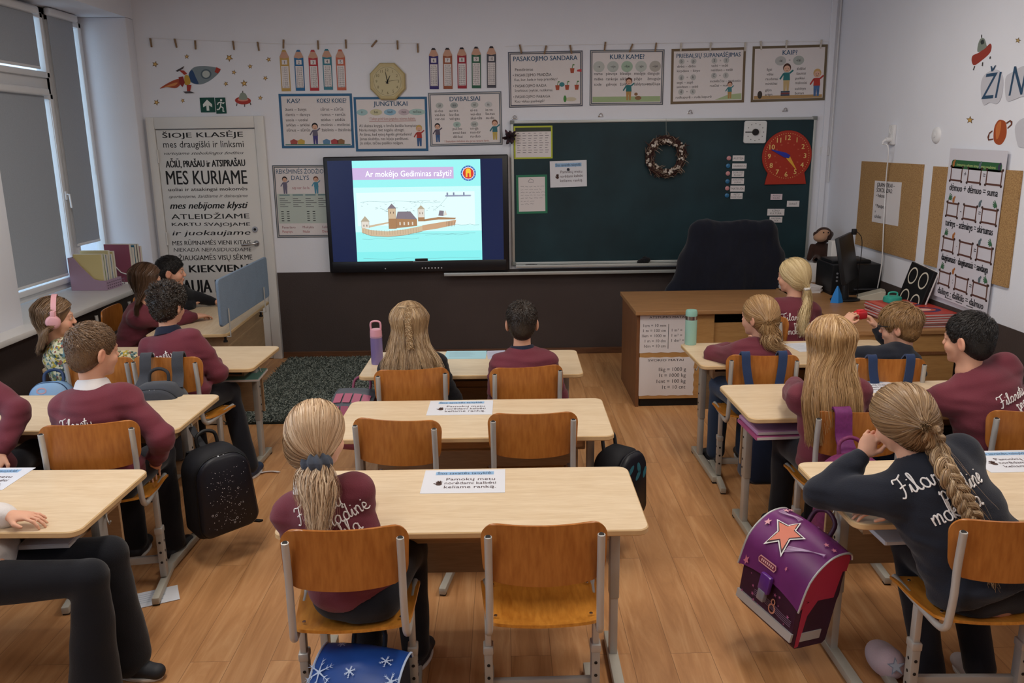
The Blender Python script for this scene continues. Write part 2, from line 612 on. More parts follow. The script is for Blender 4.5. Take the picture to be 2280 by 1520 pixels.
# corner cable duct on the front wall beside the right corner
mb = MB()
mb.box((2.955, YW - 0.013, 1.75), (0.05, 0.024, 3.3), M_WALL, bevel=0.004)
mb.box((3.012, YW - 0.01, 2.5), (0.012, 0.012, 1.8), M_PVC, bevel=0.003)
struct(mb, 'trim_4')
def glass_mat():
	m = bpy.data.materials.new('window_glass')
	m.use_nodes = True
	nt = m.node_tree
	for n in list(nt.nodes): nt.nodes.remove(n)
	N, L = nt.nodes.new, nt.links.new
	out, mix, tr, gl = N('ShaderNodeOutputMaterial'), N('ShaderNodeMixShader'), N('ShaderNodeBsdfTransparent'), N('ShaderNodeBsdfGlossy')
	gl.inputs['Roughness'].default_value = 0.02
	tr.inputs['Color'].default_value = (0.95, 0.98, 0.98, 1)
	mix.inputs[0].default_value = 0.06
	L(tr.outputs[0], mix.inputs[1])
	L(gl.outputs[0], mix.inputs[2])
	L(mix.outputs[0], out.inputs['Surface'])
	return m
M_GLASS = glass_mat()
def blind_mat():
	m = bpy.data.materials.new('grey_blind_fabric')
	m.use_nodes = True
	nt = m.node_tree
	for n in list(nt.nodes): nt.nodes.remove(n)
	N, L = nt.nodes.new, nt.links.new
	out, ad, df, tl = N('ShaderNodeOutputMaterial'), N('ShaderNodeAddShader'), N('ShaderNodeBsdfDiffuse'), N('ShaderNodeBsdfTranslucent')
	tc, nz, mx = N('ShaderNodeTexCoord'), N('ShaderNodeTexNoise'), N('ShaderNodeMixRGB')
	nz.inputs['Scale'].default_value = 160
	L(tc.outputs['Object'], nz.inputs['Vector'])
	L(nz.outputs['Fac'], mx.inputs[0])
	mx.inputs[1].default_value = (0.33, 0.36, 0.40, 1)
	mx.inputs[2].default_value = (0.41, 0.44, 0.49, 1)
	L(mx.outputs[0], df.inputs['Color'])
	tl.inputs['Color'].default_value = (0.012, 0.013, 0.016, 1)
	L(df.outputs[0], ad.inputs[0])
	L(tl.outputs[0], ad.inputs[1])
	L(ad.outputs[0], out.inputs['Surface'])
	return m
M_BLIND = blind_mat()
def window(n, y0, y1):
	"""white window unit in the recess: outer frame, mullion, transom, three sashes"""
	x = XWIN
	ym, zt0, zt1 = y1 - 0.60, 2.41, 2.57
	zb, zh = 0.86, LINT_Z
	mb = MB()
	for (a, b, c, d) in ((y0, y1, zb, zb + 0.07), (y0, y1, zh - 0.06, zh), (y0, y0 + 0.06, zb, zh), (y1 - 0.03, y1, zb, zh), (ym - 0.05, ym + 0.05, zb, zh), (y0, ym, zt0, zt1)):
		mb.box((x, (a + b) / 2, (c + d) / 2), (0.07, b - a, d - c), M_PVC, bevel=0.006)
	o = struct(mb, 'window_%d' % n, smooth=35)
	for (a, b, c, d) in ((y0 + 0.05, ym - 0.04, zb + 0.05, zt0 + 0.02), (y0 + 0.05, ym - 0.04, zt1 - 0.02, zh - 0.05), (ym + 0.04, y1 - 0.02, zb + 0.05, zh - 0.05)):
		s = MB()
		w = 0.048
		for (a2, b2, c2, d2) in ((a, b, c, c + w), (a, b, d - w, d), (a, a + w, c, d), (b - w, b, c, d)):
			s.box((x + 0.03, (a2 + b2) / 2, (c2 + d2) / 2), (0.07, b2 - a2, d2 - c2), M_PVC, bevel=0.008)
		so = s.build('sash', o, smooth=35)
		g = MB()
		g.box((x + 0.02, (a + b) / 2, (c + d) / 2), (0.006, b - a - 2 * w + 0.01, d - c - 2 * w + 0.01), M_GLASS)
		g.build('pane', so)
	s = MB()
	s.box(((XWIN + -3.10) / 2 - 0.02, (y0 + y1) / 2 if n != 1 else (5.0 + 7.72) / 2 - 1.5, 0.83), (0.64, (y1 - y0) if n != 1 else 5.7, 0.042), M_SILL, bevel=0.006)
	s.build('window_sill', o, smooth=35)
	return o
w1 = window(1, 5.55, 7.72)
w2 = window(2, 2.2, 4.4)
w3 = window(3, -1.0, 1.2)
s = MB()
s.box((XWIN + 0.072, 7.06, 1.62), (0.012, 0.028, 0.07), M_PVC, bevel=0.004)
s.tube([(XWIN + 0.075, 7.06, 1.63), (XWIN + 0.10, 7.06, 1.63), (XWIN + 0.105, 7.06, 1.52)], 0.008, M_PVC, 8)
s.build('window_handle', w1, smooth=50)
def blind(y0, y1, z0, z1, label, chain=True):
	x = XWIN + 0.074
	o = empty('roller_blind', (x, (y0 + y1) / 2, z1), label, 'blind', 'grey roller blinds on the window')
	w, h = y1 - y0, z1 - z0
	mb = MB()
	mb.box((0.012, 0, -0.005), (0.055, w + 0.05, 0.06), M_PVC, bevel=0.018, seg=4)
	mb.build('cassette', o, smooth=40)
	mb = MB()
	rows = [[(-0.004, -w / 2 + w * j / 4, -0.03 - (h - 0.03) * i / 10) for j in range(5)] for i in range(11)]
	mb.surf(rows, M_BLIND, thick=0.002)
	f = mb.build('blind_fabric', o)
	mb = MB()
	mb.box((-0.003, 0, -h), (0.012, w, 0.022), M_PVC, bevel=0.004)
	mb.build('bottom_bar', o, smooth=40)
	if chain:
		mb = MB()
		pts = [(0.03, w / 2 + 0.012, -0.01), (0.03, w / 2 + 0.016, -0.5), (0.03, w / 2 + 0.012, -min(h, 1.3))]
		mb.tube(pts, 0.0022, M_WHITE, 5)
		mb.build('chain', o)
	return o
blind(5.62, 6.93, 2.62, 3.05, 'short grey roller blind over the upper vent of the window', False)
blind(5.62, 6.925, 0.985, 2.44, 'large grey roller blind drawn down over the lower sash beside the headphones girl')
blind(7.135, 7.545, 1.20, 3.07, 'narrow tall grey roller blind with a bright gap at its foot beside the wall', True)
M_DOOR = flat('#d9d7d4', 0.45, noise=0.02, scale=5)
M_STEEL = flat('#b9b9bb', 0.25, metal=1.0)
M_BLACK = flat('#101012', 0.5)
M_INK = flat('#17171a', 0.55)
DX0, DX1, DZ1 = -3.144, -2.250, 2.155
mb = MB()
mb.box(((DX0 + DX1) / 2, YW - 0.018, DZ1 / 2), (DX1 - DX0, 0.03, DZ1 - 0.01), M_DOOR, bevel=0.003)
door = struct(mb, 'door_1', smooth=30)
mb = MB()
for (a, b, c, d) in ((-3.222, DX0 - 0.004, 0.0, 2.262), (DX1 + 0.004, -2.158, 0.0, 2.262), (DX0 - 0.004, DX1 + 0.004, DZ1 + 0.004, 2.262)):
	mb.box(((a + b) / 2, YW - 0.024, (c + d) / 2), (b - a, 0.046, d - c), M_DOOR, bevel=0.006)
struct(mb, 'trim_5', smooth=30)
mb = MB()
hx = -2.315
mb.tube([(hx, YW - 0.034, 1.115), (hx, YW - 0.045, 1.115)], 0.026, M_STEEL, 20)
mb.tube([(hx, YW - 0.04, 1.115), (hx, YW - 0.085, 1.115), (hx - 0.02, YW - 0.092, 1.115), (hx - 0.125, YW - 0.092, 1.105)], 0.0105, M_STEEL, 10)
mb.build('door_handle', door, smooth=50)
mb = MB()
mb.tube([(hx - 0.003, YW - 0.034, 1.245), (hx - 0.003, YW - 0.048, 1.245)], 0.026, M_STEEL, 20)
mb.tube([(hx - 0.003, YW - 0.047, 1.245), (hx - 0.003, YW - 0.0495, 1.245)], 0.012, M_BLACK, 14)
mb.build('door_lock', door, smooth=50)
for z in (1.92, 1.17, 0.35):
	mb = MB()
	mb.tube([(DX0 + 0.004, YW - 0.05, z - 0.06), (DX0 + 0.004, YW - 0.05, z + 0.06)], 0.008, M_DOOR, 8)
	mb.build('hinge', door, smooth=50)
# ================================================================== school furniture
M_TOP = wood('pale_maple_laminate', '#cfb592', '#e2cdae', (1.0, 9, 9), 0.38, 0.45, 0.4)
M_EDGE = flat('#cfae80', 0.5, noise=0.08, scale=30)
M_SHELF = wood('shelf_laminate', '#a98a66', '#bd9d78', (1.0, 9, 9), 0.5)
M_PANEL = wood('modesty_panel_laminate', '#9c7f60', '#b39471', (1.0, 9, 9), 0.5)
M_LEG = flat('#a9a7a2', 0.42, metal=0.25, spec=0.5, noise=0.05, scale=14)
M_LEG2 = flat('#b7b5b1', 0.38, metal=0.3, spec=0.5, noise=0.05, scale=14)
M_FOOT = flat('#b4b0a4', 0.5, metal=0.15, noise=0.06, scale=20)
M_PLY = wood('orange_beech_plywood', '#96561f', '#b87636', (6, 6, 1.1), 0.34, 0.5, 0.45)
M_PLYSEAT = wood('orange_beech_plywood_seat', '#a5641f', '#cf8c38', (6, 1.1, 6), 0.3, 0.5, 0.5)
M_PLYEDGE = flat('#d9b27a', 0.5, noise=0.15, scale=60)
M_HOLE = flat('#1c1a19', 0.7)
def make_desk():
	o = empty('school_desk', (0, 0, 0))
	W, D, H = 1.30, 0.58, 0.70
	mb = MB()
	mb.prism(rrect(W, D, 0.045), H - 0.024, H, M_TOP, bevel=0.004, side_mat=M_EDGE)
	mb.build('desktop', o, smooth=40)
	mb = MB()
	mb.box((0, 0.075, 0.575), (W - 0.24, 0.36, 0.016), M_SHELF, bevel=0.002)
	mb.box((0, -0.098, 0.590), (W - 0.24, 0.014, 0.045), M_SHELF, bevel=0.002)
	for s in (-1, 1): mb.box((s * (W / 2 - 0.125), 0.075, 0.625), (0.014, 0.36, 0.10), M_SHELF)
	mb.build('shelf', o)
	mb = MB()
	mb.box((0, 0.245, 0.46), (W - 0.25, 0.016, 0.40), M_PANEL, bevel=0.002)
	mb.build('modesty_panel', o)
	for s in (-1, 1):
		x = s * (W / 2 - 0.085)
		mb = MB()
		mb.box((x, 0.0, 0.48), (0.036, 0.060, 0.392), M_LEG, bevel=0.005)
		mb.box((x, 0.0, 0.17), (0.030, 0.050, 0.28), M_LEG2, bevel=0.004)
		for z in (0.335, 0.38, 0.44, 0.50):
			mb.tube([(x + s * 0.018, 0.012, z), (x + s * 0.0195, 0.012, z)], 0.006, M_HOLE, 10)
		mb.box((x, -0.01, 0.668), (0.034, 0.42, 0.016), M_LEG)
		mb.build('leg', o, smooth=35)
		mb = MB()
		mb.box((x, -0.125, 0.025), (0.040, 0.53, 0.034), M_FOOT, bevel=0.004)
		for y in (-0.375, 0.125): mb.box((x, y, 0.005), (0.036, 0.03, 0.010), M_HOLE)
		mb.build('foot', o, smooth=35)
		mb = MB()
		mb.tube([(x + s * 0.02, 0.02, 0.63), (x + s * 0.035, 0.0, 0.61), (x + s * 0.045, -0.005, 0.595), (x + s * 0.055, -0.012, 0.61)], 0.0035, M_LEG, 6)
		mb.box((x + s * 0.019, 0.022, 0.635), (0.004, 0.022, 0.05), M_LEG)
		mb.build('bag_hook', o, smooth=50)
	return o
def bentpanel(rows_uv, f, mat, edge, thick):
	mb = MB()
	mb.surf([[f(u, v) for u, v in r] for r in rows_uv], mat, thick=thick)
	return mb
def outline_rows(W0, W1, L, rc, nu=18, nv=14, W_of=None):
	"""rows of (u, v) over a rounded panel; v runs 0..L, width goes W0 -> W1"""
	rows = []
	vs = [0, 0.08, 0.25, 0.5, 0.75, 1.0]
	vv = [rc * (1 - math.cos(PI / 2 * k / 6)) for k in range(7)] + [rc + (L - 2 * rc) * k / 6 for k in range(1, 6)] + [L - rc * (1 - math.cos(PI / 2 * (6 - k) / 6)) for k in range(7)]
	for v in vv:
		d = min(v, L - v)
		w = (W0 + (W1 - W0) * v / L) / 2
		if d < rc: w = w - rc + math.sqrt(max(0, rc * rc - (rc - d) ** 2))
		rows.append([(-w + 2 * w * k / nu, v) for k in range(nu + 1)])
	return rows
def make_chair(H=0.80):
	o = empty('school_chair', (0, 0, 0))
	hs = H - 0.365                                   # seat height
	bh = 0.195
	# backrest: bent plywood, edges forward, in front of the posts
	def fb(u, v):
		y = 0.016 + 0.9 * u * u * 0.9 + 0.01 * ((v / bh) - 0.5)
		z = H - 0.165 + v - 0.014 * (1 - (u / 0.2) ** 2) * (1 if v < bh / 2 else 0.35)
		return (u, y, z)
	mb = bentpanel(outline_rows(0.385, 0.405, bh, 0.055), fb, M_PLY, M_PLYEDGE, -0.010)
	mb.build('backrest', o, smooth=50)
	def fs(u, v):
		y = 0.045 + v
		t = v / 0.37
		z = hs + 0.012 + 0.018 * (u / 0.2) ** 2 * (1 - t) - 0.03 * max(0, t - 0.8) ** 2 * 25 + 0.012 * max(0, 0.15 - t) * 6 - 0.012 * math.sin(PI * t)
		return (u, y, z)
	mb = bentpanel(outline_rows(0.375, 0.435, 0.37, 0.045), fs, M_PLYSEAT, M_PLYEDGE, 0.010)
	for (u, v) in ((-0.16, 0.06), (0.16, 0.06), (-0.17, 0.28), (0.17, 0.28)):
		p = Vector(fs(u, v))
		mb.tube([p + Vector((0, 0, 0.009)), p + Vector((0, 0, 0.0125))], 0.006, M_STEEL, 10)
	mb.build('seat', o, smooth=50)
	for s in (-1, 1):
		mb = MB()
		pts = [(s * 0.178, 0, H), (s * 0.178, 0.012, H - 0.13), (s * 0.178, 0.012, H - 0.22), (s * 0.180, 0.022, hs + 0.045), (s * 0.182, 0.034, hs + 0.012), (s * 0.184, 0.075, hs - 0.006), (s * 0.188, 0.2, hs - 0.006), (s * 0.195, 0.385, hs - 0.002)]
		mb.tube(catmull(pts, 5), 0.0125, M_LEG2, 10)
		mb.tube([(s * 0.178, 0, H + 0.0002), (s * 0.178, -0.0004, H + 0.0012)], 0.0088, M_HOLE, 12)
		mb.build('frame_tube', o, smooth=60)
		x = s * 0.188
		mb = MB()
		mb.box((x, 0.205, (0.045 + 0.285) / 2), (0.030, 0.046, 0.24), M_LEG, bevel=0.004)
		mb.box((x, 0.205, 0.275), (0.036, 0.052, 0.03), M_LEG2, bevel=0.005)
		mb.box((x, 0.205, (0.27 + hs - 0.01) / 2), (0.022, 0.036, hs - 0.28), M_LEG2, bevel=0.003)
		for z in (0.12, 0.17, 0.22):
			mb.tube([(x, 0.1815, z), (x, 0.1803, z)], 0.006, M_HOLE, 10)
			mb.tube([(x + s * 0.015, 0.205, z), (x + s * 0.0162, 0.205, z)], 0.006, M_HOLE, 10)
		mb.build('leg', o, smooth=35)
		mb = MB()
		mb.box((x, 0.225, 0.024), (0.032, 0.45, 0.032), M_FOOT, bevel=0.004)
		for y in (0.02, 0.43): mb.box((x, y, 0.004), (0.028, 0.025, 0.008), M_HOLE)
		mb.build('foot', o, smooth=35)
	mb = MB()
	mb.box((0, 0.215, 0.125), (0.35, 0.022, 0.036), M_LEG, bevel=0.004)
	mb.build('crossbar', o, smooth=35)
	return o
desk0, chair0 = make_desk(), make_chair()
_n = [0, 0]
G_DESK, G_CHAIR = 'two-seat school desks', 'plywood school chairs'
DESKS = {}
for key, x, y, rz, lab in (
		('C1', -0.163, 2.93, -0.3, 'long pale two-seat desk beside the ponytail girl, an empty chair tucked under it'),
		('C2', -0.160, 3.875, -0.4, 'long pale two-seat desk with nobody sitting at it, second in the middle row'),
		('C3', -0.203, 4.92, -0.6, 'pale two-seat desk with a pink bottle and blue sheets before the dark boy'),
		('L2', -2.165, 5.17, -2.2, 'pale two-seat desk of the curly-haired boy beside the dark rug'),
		('L3', -2.200, 4.07, -2.0, 'pale two-seat desk of the boy with a white collar'),
		('L4', -2.145, 3.00, -1.5, 'pale two-seat desk under the resting white sleeve at the bottom corner'),
		('R1', 1.795, 5.05, 1.2, 'pale two-seat desk carrying a mint steel bottle by the teacher desk'),
		('R2', 1.805, 4.08, 1.0, 'pale two-seat desk with pink folders on its shelf, under the long-haired girl'),
		('R3', 1.840, 2.95, 1.0, 'pale two-seat desk on which the girl with the thick braid leans')):
	if _n[0] == 0:
		o = desk0
		o.location, o.rotation_euler = (x, y, 0), (0, 0, R(rz))
		tag(o, lab, 'desk', G_DESK)
	else:
		o = dup(desk0, (x, y, 0), R(rz), lab, G_DESK)
		o['category'] = 'desk'
	_n[0] += 1
	DESKS[key] = o
# the side desk by the window, turned towards the room
o = dup(desk0, (-2.30, 6.46, 0), R(-88), 'pale desk turned sideways by the window, carrying the grey screen panel', G_DESK)
o['category'] = 'desk'
DESKS['L1'] = o
CHAIRS = {}
for key, x, y, z, rz, lab in (
		('C1R', 0.112, 2.405, 0.80, 0.8, 'empty plywood chair beside the ponytail girl, bare seat in view'),
		('C1L', -0.519, 2.397, 0.80, 3.6, 'plywood chair the ponytail girl sits on'),
		('C2L', -0.493, 3.455, 0.80, -9.4, 'empty plywood chair turned slightly askew at the unused middle desk'),
		('C2R', 0.115, 3.515, 0.80, 1.1, 'empty plywood chair standing straight at the unused middle desk'),
		('C3L', -0.506, 4.295, 0.80, 5.9, 'plywood chair of the girl with the small plait'),
		('C3R', 0.113, 4.307, 0.80, 8.8, 'plywood chair of the dark-haired boy in front of the wide screen'),
		('L3', -1.772, 3.352, 0.84, 9.9, 'plywood chair of the boy with the white collar, a dark scratch on its back'),
		('L2R', -1.894, 4.49, 0.84, -5.7, 'plywood chair of the curly boy with a grey backpack slung on it'),
		('L2L', -2.335, 4.62, 0.81, -3.0, 'plywood chair behind the white-collared boy, of the girl in headphones'),
		('R1R', 2.080, 4.355, 0.80, -6.5, 'plywood chair with blue straps behind the boy in glasses'),
		('R1L', 1.431, 4.47, 0.80, -5.0, 'plywood chair with blue straps behind the girl with the short ponytail'),
		('R2L', 1.545, 3.462, 0.80, -4.0, 'plywood chair with a purple strap, of the long-haired blonde girl'),
		('R2R', 2.311, 3.43, 0.80, -4.0, 'plywood chair of the dark-haired boy at the right edge'),
		('R3L', 1.594, 2.375, 0.80, -1.5, 'plywood chair of the girl with the thick braid'),
		('P2', -3.03, 6.245, 0.80, -86, 'plywood chair at the sideways window desk, next to the window sill'),
		('P3', -3.01, 6.80, 0.80, -92, 'plywood chair of the second pupil at the sideways window desk'),
		('P7', -2.20, 2.28, 0.80, 2.0, 'plywood chair in the bottom corner under the pupil in dark trousers'),
		('P11', 1.83, 5.64, 0.80, -86, 'plywood chair of the long-ponytail girl against the teacher desk'),
		('P6', -2.52, 3.42, 0.82, 4.0, 'plywood chair at the frame edge beside the white-collared boy')):
	if _n[1] == 0:
		o = chair0
		o.location, o.rotation_euler = (x, y, z - 0.80), (0, 0, R(rz))
		tag(o, lab, 'chair', G_CHAIR)
	elif z > 0.80:
		if z not in CHAIRS: CHAIRS[z] = None
		o = make_chair(z)
		o.location, o.rotation_euler = (x, y, 0), (0, 0, R(rz))
		tag(o, lab, 'chair', G_CHAIR)
	else:
		o = dup(chair0, (x, y, 0), R(rz), lab, G_CHAIR)
		o['category'] = 'chair'
	_n[1] += 1
	CHAIRS[key] = o
# ================================================================== smooth-blended bodies
class SDF:
	"""distance field on a grid; shapes are melted together and skinned as one continuous surface"""
	def __init__(s, lo, hi, h):
		s.h = h
		s.lo = np.array(lo, np.float32)
		s.n = np.ceil((np.array(hi) - s.lo) / h).astype(int) + 1
		s.D = np.full(tuple(s.n), 0.5, np.float32)
		s.ax = [s.lo[i] + h * np.arange(s.n[i], dtype=np.float32) for i in range(3)]
	def _win(s, lo, hi):
		a = np.clip(np.floor((np.array(lo) - s.lo) / s.h).astype(int), 0, s.n)
		b = np.clip(np.ceil((np.array(hi) - s.lo) / s.h).astype(int) + 1, 0, s.n)
		if np.any(b <= a): return None
		sl = tuple(slice(a[i], b[i]) for i in range(3))
		return sl, s.ax[0][sl[0]][:, None, None], s.ax[1][sl[1]][None, :, None], s.ax[2][sl[2]][None, None, :]
	def _mix(s, sl, d, k, cut=False):
		D = s.D[sl]
		if cut:
			hh = np.clip(0.5 - 0.5 * (D + d) / k, 0, 1)
			s.D[sl] = D * (1 - hh) - d * hh + k * hh * (1 - hh)
		else:
			hh = np.clip(0.5 + 0.5 * (D - d) / k, 0, 1)
			s.D[sl] = D * (1 - hh) + d * hh - k * hh * (1 - hh)
	def cone(s, a, b, ra, rb, k=0.02, axis=None, ratio=1.0, cut=False):
		a, b = np.array(a, np.float32), np.array(b, np.float32)
		m = max(ra, rb) + k + 2 * s.h
		w = s._win(np.minimum(a, b) - m, np.maximum(a, b) + m)
		if w is None: return
		sl, X, Y, Z = w
		px, py, pz = X - a[0], Y - a[1], Z - a[2]
		ba = b - a
		if axis is not None:
			f = np.array(axis, np.float32)
			g = 1 / ratio - 1
			q = (px * f[0] + py * f[1] + pz * f[2]) * g
			px, py, pz = px + q * f[0], py + q * f[1], pz + q * f[2]
			ba = ba + f * float(ba @ f) * g
		t = np.clip((px * ba[0] + py * ba[1] + pz * ba[2]) / max(float(ba @ ba), 1e-9), 0, 1)
		d = np.sqrt((px - ba[0] * t) ** 2 + (py - ba[1] * t) ** 2 + (pz - ba[2] * t) ** 2) - (ra + (rb - ra) * t)
		if axis is not None: d = d * (0.5 + 0.5 * ratio)
		s._mix(sl, d, k, cut)
	def ell(s, c, r, M=None, k=0.015, cut=False):
		c = np.array(c, np.float32)
		m = max(r) + k + 2 * s.h
		w = s._win(c - m, c + m)
		if w is None: return
		sl, X, Y, Z = w
		px, py, pz = X - c[0], Y - c[1], Z - c[2]
		if M is not None:
			A = np.array(M, np.float32)
			px, py, pz = (A[0, 0] * px + A[1, 0] * py + A[2, 0] * pz, A[0, 1] * px + A[1, 1] * py + A[2, 1] * pz, A[0, 2] * px + A[1, 2] * py + A[2, 2] * pz)
		k0 = np.sqrt((px / r[0]) ** 2 + (py / r[1]) ** 2 + (pz / r[2]) ** 2)
		k1 = np.sqrt((px / r[0] ** 2) ** 2 + (py / r[1] ** 2) ** 2 + (pz / r[2] ** 2) ** 2) + 1e-6
		s._mix(sl, k0 * (k0 - 1) / k1, k, cut)
	def wrinkle(s, amp, freq, seed, stretch=(1, 1, 1)):
		m = np.nonzero(np.abs(s.D) < 0.03)
		P = np.stack([s.ax[i][m[i]] for i in range(3)], 1) * np.array(stretch)
		s.D[m] += amp * wave_noise(P, freq, seed)
	def mesh(s):
		D = s.D
		S = D < 0
		c = np.zeros(tuple(s.n - 1), np.int8)
		for i in (0, 1):
			for j in (0, 1):
				for k in (0, 1):
					c += S[i:s.n[0] - 1 + i, j:s.n[1] - 1 + j, k:s.n[2] - 1 + k]
		I = np.argwhere((c > 0) & (c < 8))
		off = np.array([(i, j, k) for i in (0, 1) for j in (0, 1) for k in (0, 1)])
		val = np.stack([D[I[:, 0] + o[0], I[:, 1] + o[1], I[:, 2] + o[2]] for o in off], 1)
		acc = np.zeros((len(I), 3))
		cnt = np.zeros(len(I))
		for a in range(8):
			for b in range(a + 1, 8):
				if np.abs(off[a] - off[b]).sum() != 1: continue
				va, vb = val[:, a], val[:, b]
				x = (va < 0) != (vb < 0)
				t = np.where(x, va / np.where(x, va - vb, 1), 0)
				acc += x[:, None] * (off[a] + (off[b] - off[a]) * t[:, None])
				cnt += x
		V = s.lo + s.h * (I + acc / np.maximum(cnt, 1)[:, None])
		idx = np.full(c.shape, -1, np.int32)
		idx[I[:, 0], I[:, 1], I[:, 2]] = np.arange(len(I))
		Q = []
		for ax in range(3):
			sa = [slice(None)] * 3
			sb = [slice(None)] * 3
			sa[ax], sb[ax] = slice(0, -1), slice(1, None)
			E = np.argwhere(S[tuple(sa)] != S[tuple(sb)])
			u, v = (ax + 1) % 3, (ax + 2) % 3
			ok = (E[:, u] > 0) & (E[:, v] > 0) & (E[:, u] < s.n[u] - 1) & (E[:, v] < s.n[v] - 1)
			E = E[ok]
			sign = S[E[:, 0], E[:, 1], E[:, 2]]
			q = []
			for du, dv in ((1, 1), (0, 1), (0, 0), (1, 0)):
				e = E.copy()
				e[:, u] -= du
				e[:, v] -= dv
				q.append(idx[e[:, 0], e[:, 1], e[:, 2]])
			q = np.stack(q, 1)
			q[sign] = q[sign]
			q[~sign] = q[~sign][:, ::-1]
			Q.append(q)
		Q = np.concatenate(Q)
		return V, Q[(Q >= 0).all(1)]
def wave_noise(P, freq, seed, n=7):
	rg = np.random.RandomState(seed)
	o = np.zeros(len(P))
	for k in range(n):
		d = rg.normal(size=3)
		d /= np.linalg.norm(d)
		f = freq * (0.6 + 0.9 * rg.rand())
		o += np.sin((P @ d) * f + rg.rand() * 6.28 + 1.3 * np.sin((P @ np.roll(d, 1)) * f * 0.5))
	return o / n
def np_mesh(name, V, F, mat, parent=None, attrs=None, org=None, smooth=True):
	V = np.asarray(V, np.float32)
	if org is not None: V = V - np.array(org, np.float32)
	me = bpy.data.meshes.new(name)
	F = np.asarray(F, np.int32)
	me.vertices.add(len(V))
	me.vertices.foreach_set('co', V.ravel())
	nv = F.shape[1]
	me.loops.add(F.size)
	me.loops.foreach_set('vertex_index', F.ravel())
	me.polygons.add(len(F))
	me.polygons.foreach_set('loop_start', np.arange(0, F.size, nv, dtype=np.int32))
	me.update(calc_edges=True)
	me.validate()
	if smooth: me.polygons.foreach_set('use_smooth', [True] * len(me.polygons))
	for k, (typ, val) in (attrs or {}).items():
		a = me.attributes.new(k, typ, 'POINT')
		if typ == 'FLOAT': a.data.foreach_set('value', np.asarray(val, np.float32))
		else: a.data.foreach_set('color', np.asarray(val, np.float32).ravel())
	me.materials.append(mat)
	o = bpy.data.objects.new(name, me)
	COL.objects.link(o)
	if parent is not None: o.parent = parent
	return o
def skin_mat():
	m, nt, b = new_mat('child_skin')
	at = nt.nodes.new('ShaderNodeAttribute')
	at.attribute_name = 'tone'
	nt.links.new(at.outputs['Color'], b.inputs['Base Color'])
	b.inputs['Roughness'].default_value = 0.55
	b.inputs['Specular IOR Level'].default_value = 0.3
	b.inputs['Subsurface Weight'].default_value = 0.12
	b.inputs['Subsurface Radius'].default_value = (0.012, 0.005, 0.003)
	return m
M_SKIN = skin_mat()
def hair_mat(name, dark, mid, light, rough=0.38):
	m, nt, b = new_mat(name)
	at = nt.nodes.new('ShaderNodeAttribute')
	at.attribute_name = 'tint'
	rp = nt.nodes.new('ShaderNodeValToRGB')
	e = rp.color_ramp.elements
	e[0].color, e[1].color = srgb(dark), srgb(light)
	e.new(0.5).color = srgb(mid)
	nt.links.new(at.outputs['Fac'], rp.inputs['Fac'])
	nt.links.new(rp.outputs[0], b.inputs['Base Color'])
	b.inputs['Roughness'].default_value = rough
	b.inputs['Specular IOR Level'].default_value = 0.45
	return m
HAIR = {
	'blonde': hair_mat('blonde_hair', '#8c6c4e', '#c4a27e', '#e9d3b2'),
	'darkblonde': hair_mat('dark_blonde_hair', '#5c4733', '#927351', '#cdb088'),
	'honey': hair_mat('honey_hair', '#66492e', '#a07a4e', '#d8b584'),
	'lightblonde': hair_mat('light_blonde_hair', '#9a7f58', '#d3b988', '#efdcae'),
	'brown': hair_mat('brown_hair', '#34241a', '#553d2c', '#7d6046'),
	'lightbrown': hair_mat('light_brown_hair', '#4a3626', '#785c42', '#a5845f'),
	'dark': hair_mat('dark_brown_hair', '#1c1512', '#32271f', '#54443a'),
	'black': hair_mat('black_hair', '#0f0c0c', '#1f1a18', '#352e2b', 0.5),
}
M_MAROON = fabric('maroon_sweatshirt_fleece', '#6c313c', 0.14)
M_NAVY = fabric('navy_sweatshirt_fleece', '#20232d', 0.16)
M_BLACKTOP = fabric('black_jersey', '#1d1d21', 0.18)
M_TROUSER = fabric('dark_navy_trouser_cloth', '#17181f', 0.2, 320)
M_JEANS = fabric('blue_denim', '#2c3d58', 0.3, 420)
M_COLLARW = fabric('white_collar_cotton', '#e2dedd', 0.05, 300, 0.15)
M_COLLARN = fabric('navy_collar_knit', '#1f2436', 0.12, 300)
M_PRINT = flat('#ece8e6', 0.7)
M_EYE = flat('#e9e6e2', 0.2, spec=0.6)
M_IRIS = flat('#3a2c22', 0.2, spec=0.6)
def floral():
	m, nt, b = new_mat('flower_print_jacket')
	N, L = nt.nodes.new, nt.links.new
	tc, vo, rp = N('ShaderNodeTexCoord'), N('ShaderNodeTexVoronoi'), N('ShaderNodeValToRGB')
	vo.inputs['Scale'].default_value = 75
	L(tc.outputs['Object'], vo.inputs['Vector'])
	sp = N('ShaderNodeSeparateColor')
	L(vo.outputs['Color'], sp.inputs[0])
	L(sp.outputs[0], rp.inputs['Fac'])
	rp.color_ramp.interpolation = 'CONSTANT'
	e = rp.color_ramp.elements
	cols = ['#cfc9a4', '#7f8a63', '#d9d2b4', '#b8a23e', '#3f4d44', '#c8c29c', '#8f5a4c', '#5f7f86', '#d2ccae']
	e[0].color = srgb(cols[0])
	e[1].position, e[1].color = 0.11, srgb(cols[1])
	for k in range(2, len(cols)):
		x = e.new(k / len(cols))
		x.color = srgb(cols[k])
	L(rp.outputs[0], b.inputs['Base Color'])
	b.inputs['Roughness'].default_value = 0.9
	return m
M_FLORAL = floral()
def V3(*a): return np.array(a, float)
def unit(v): return np.asarray(v, float) / max(np.linalg.norm(v), 1e-9)
def rot_z(a): c, s = math.cos(R(a)), math.sin(R(a)); return np.array([[c, -s, 0], [s, c, 0], [0, 0, 1.0]])
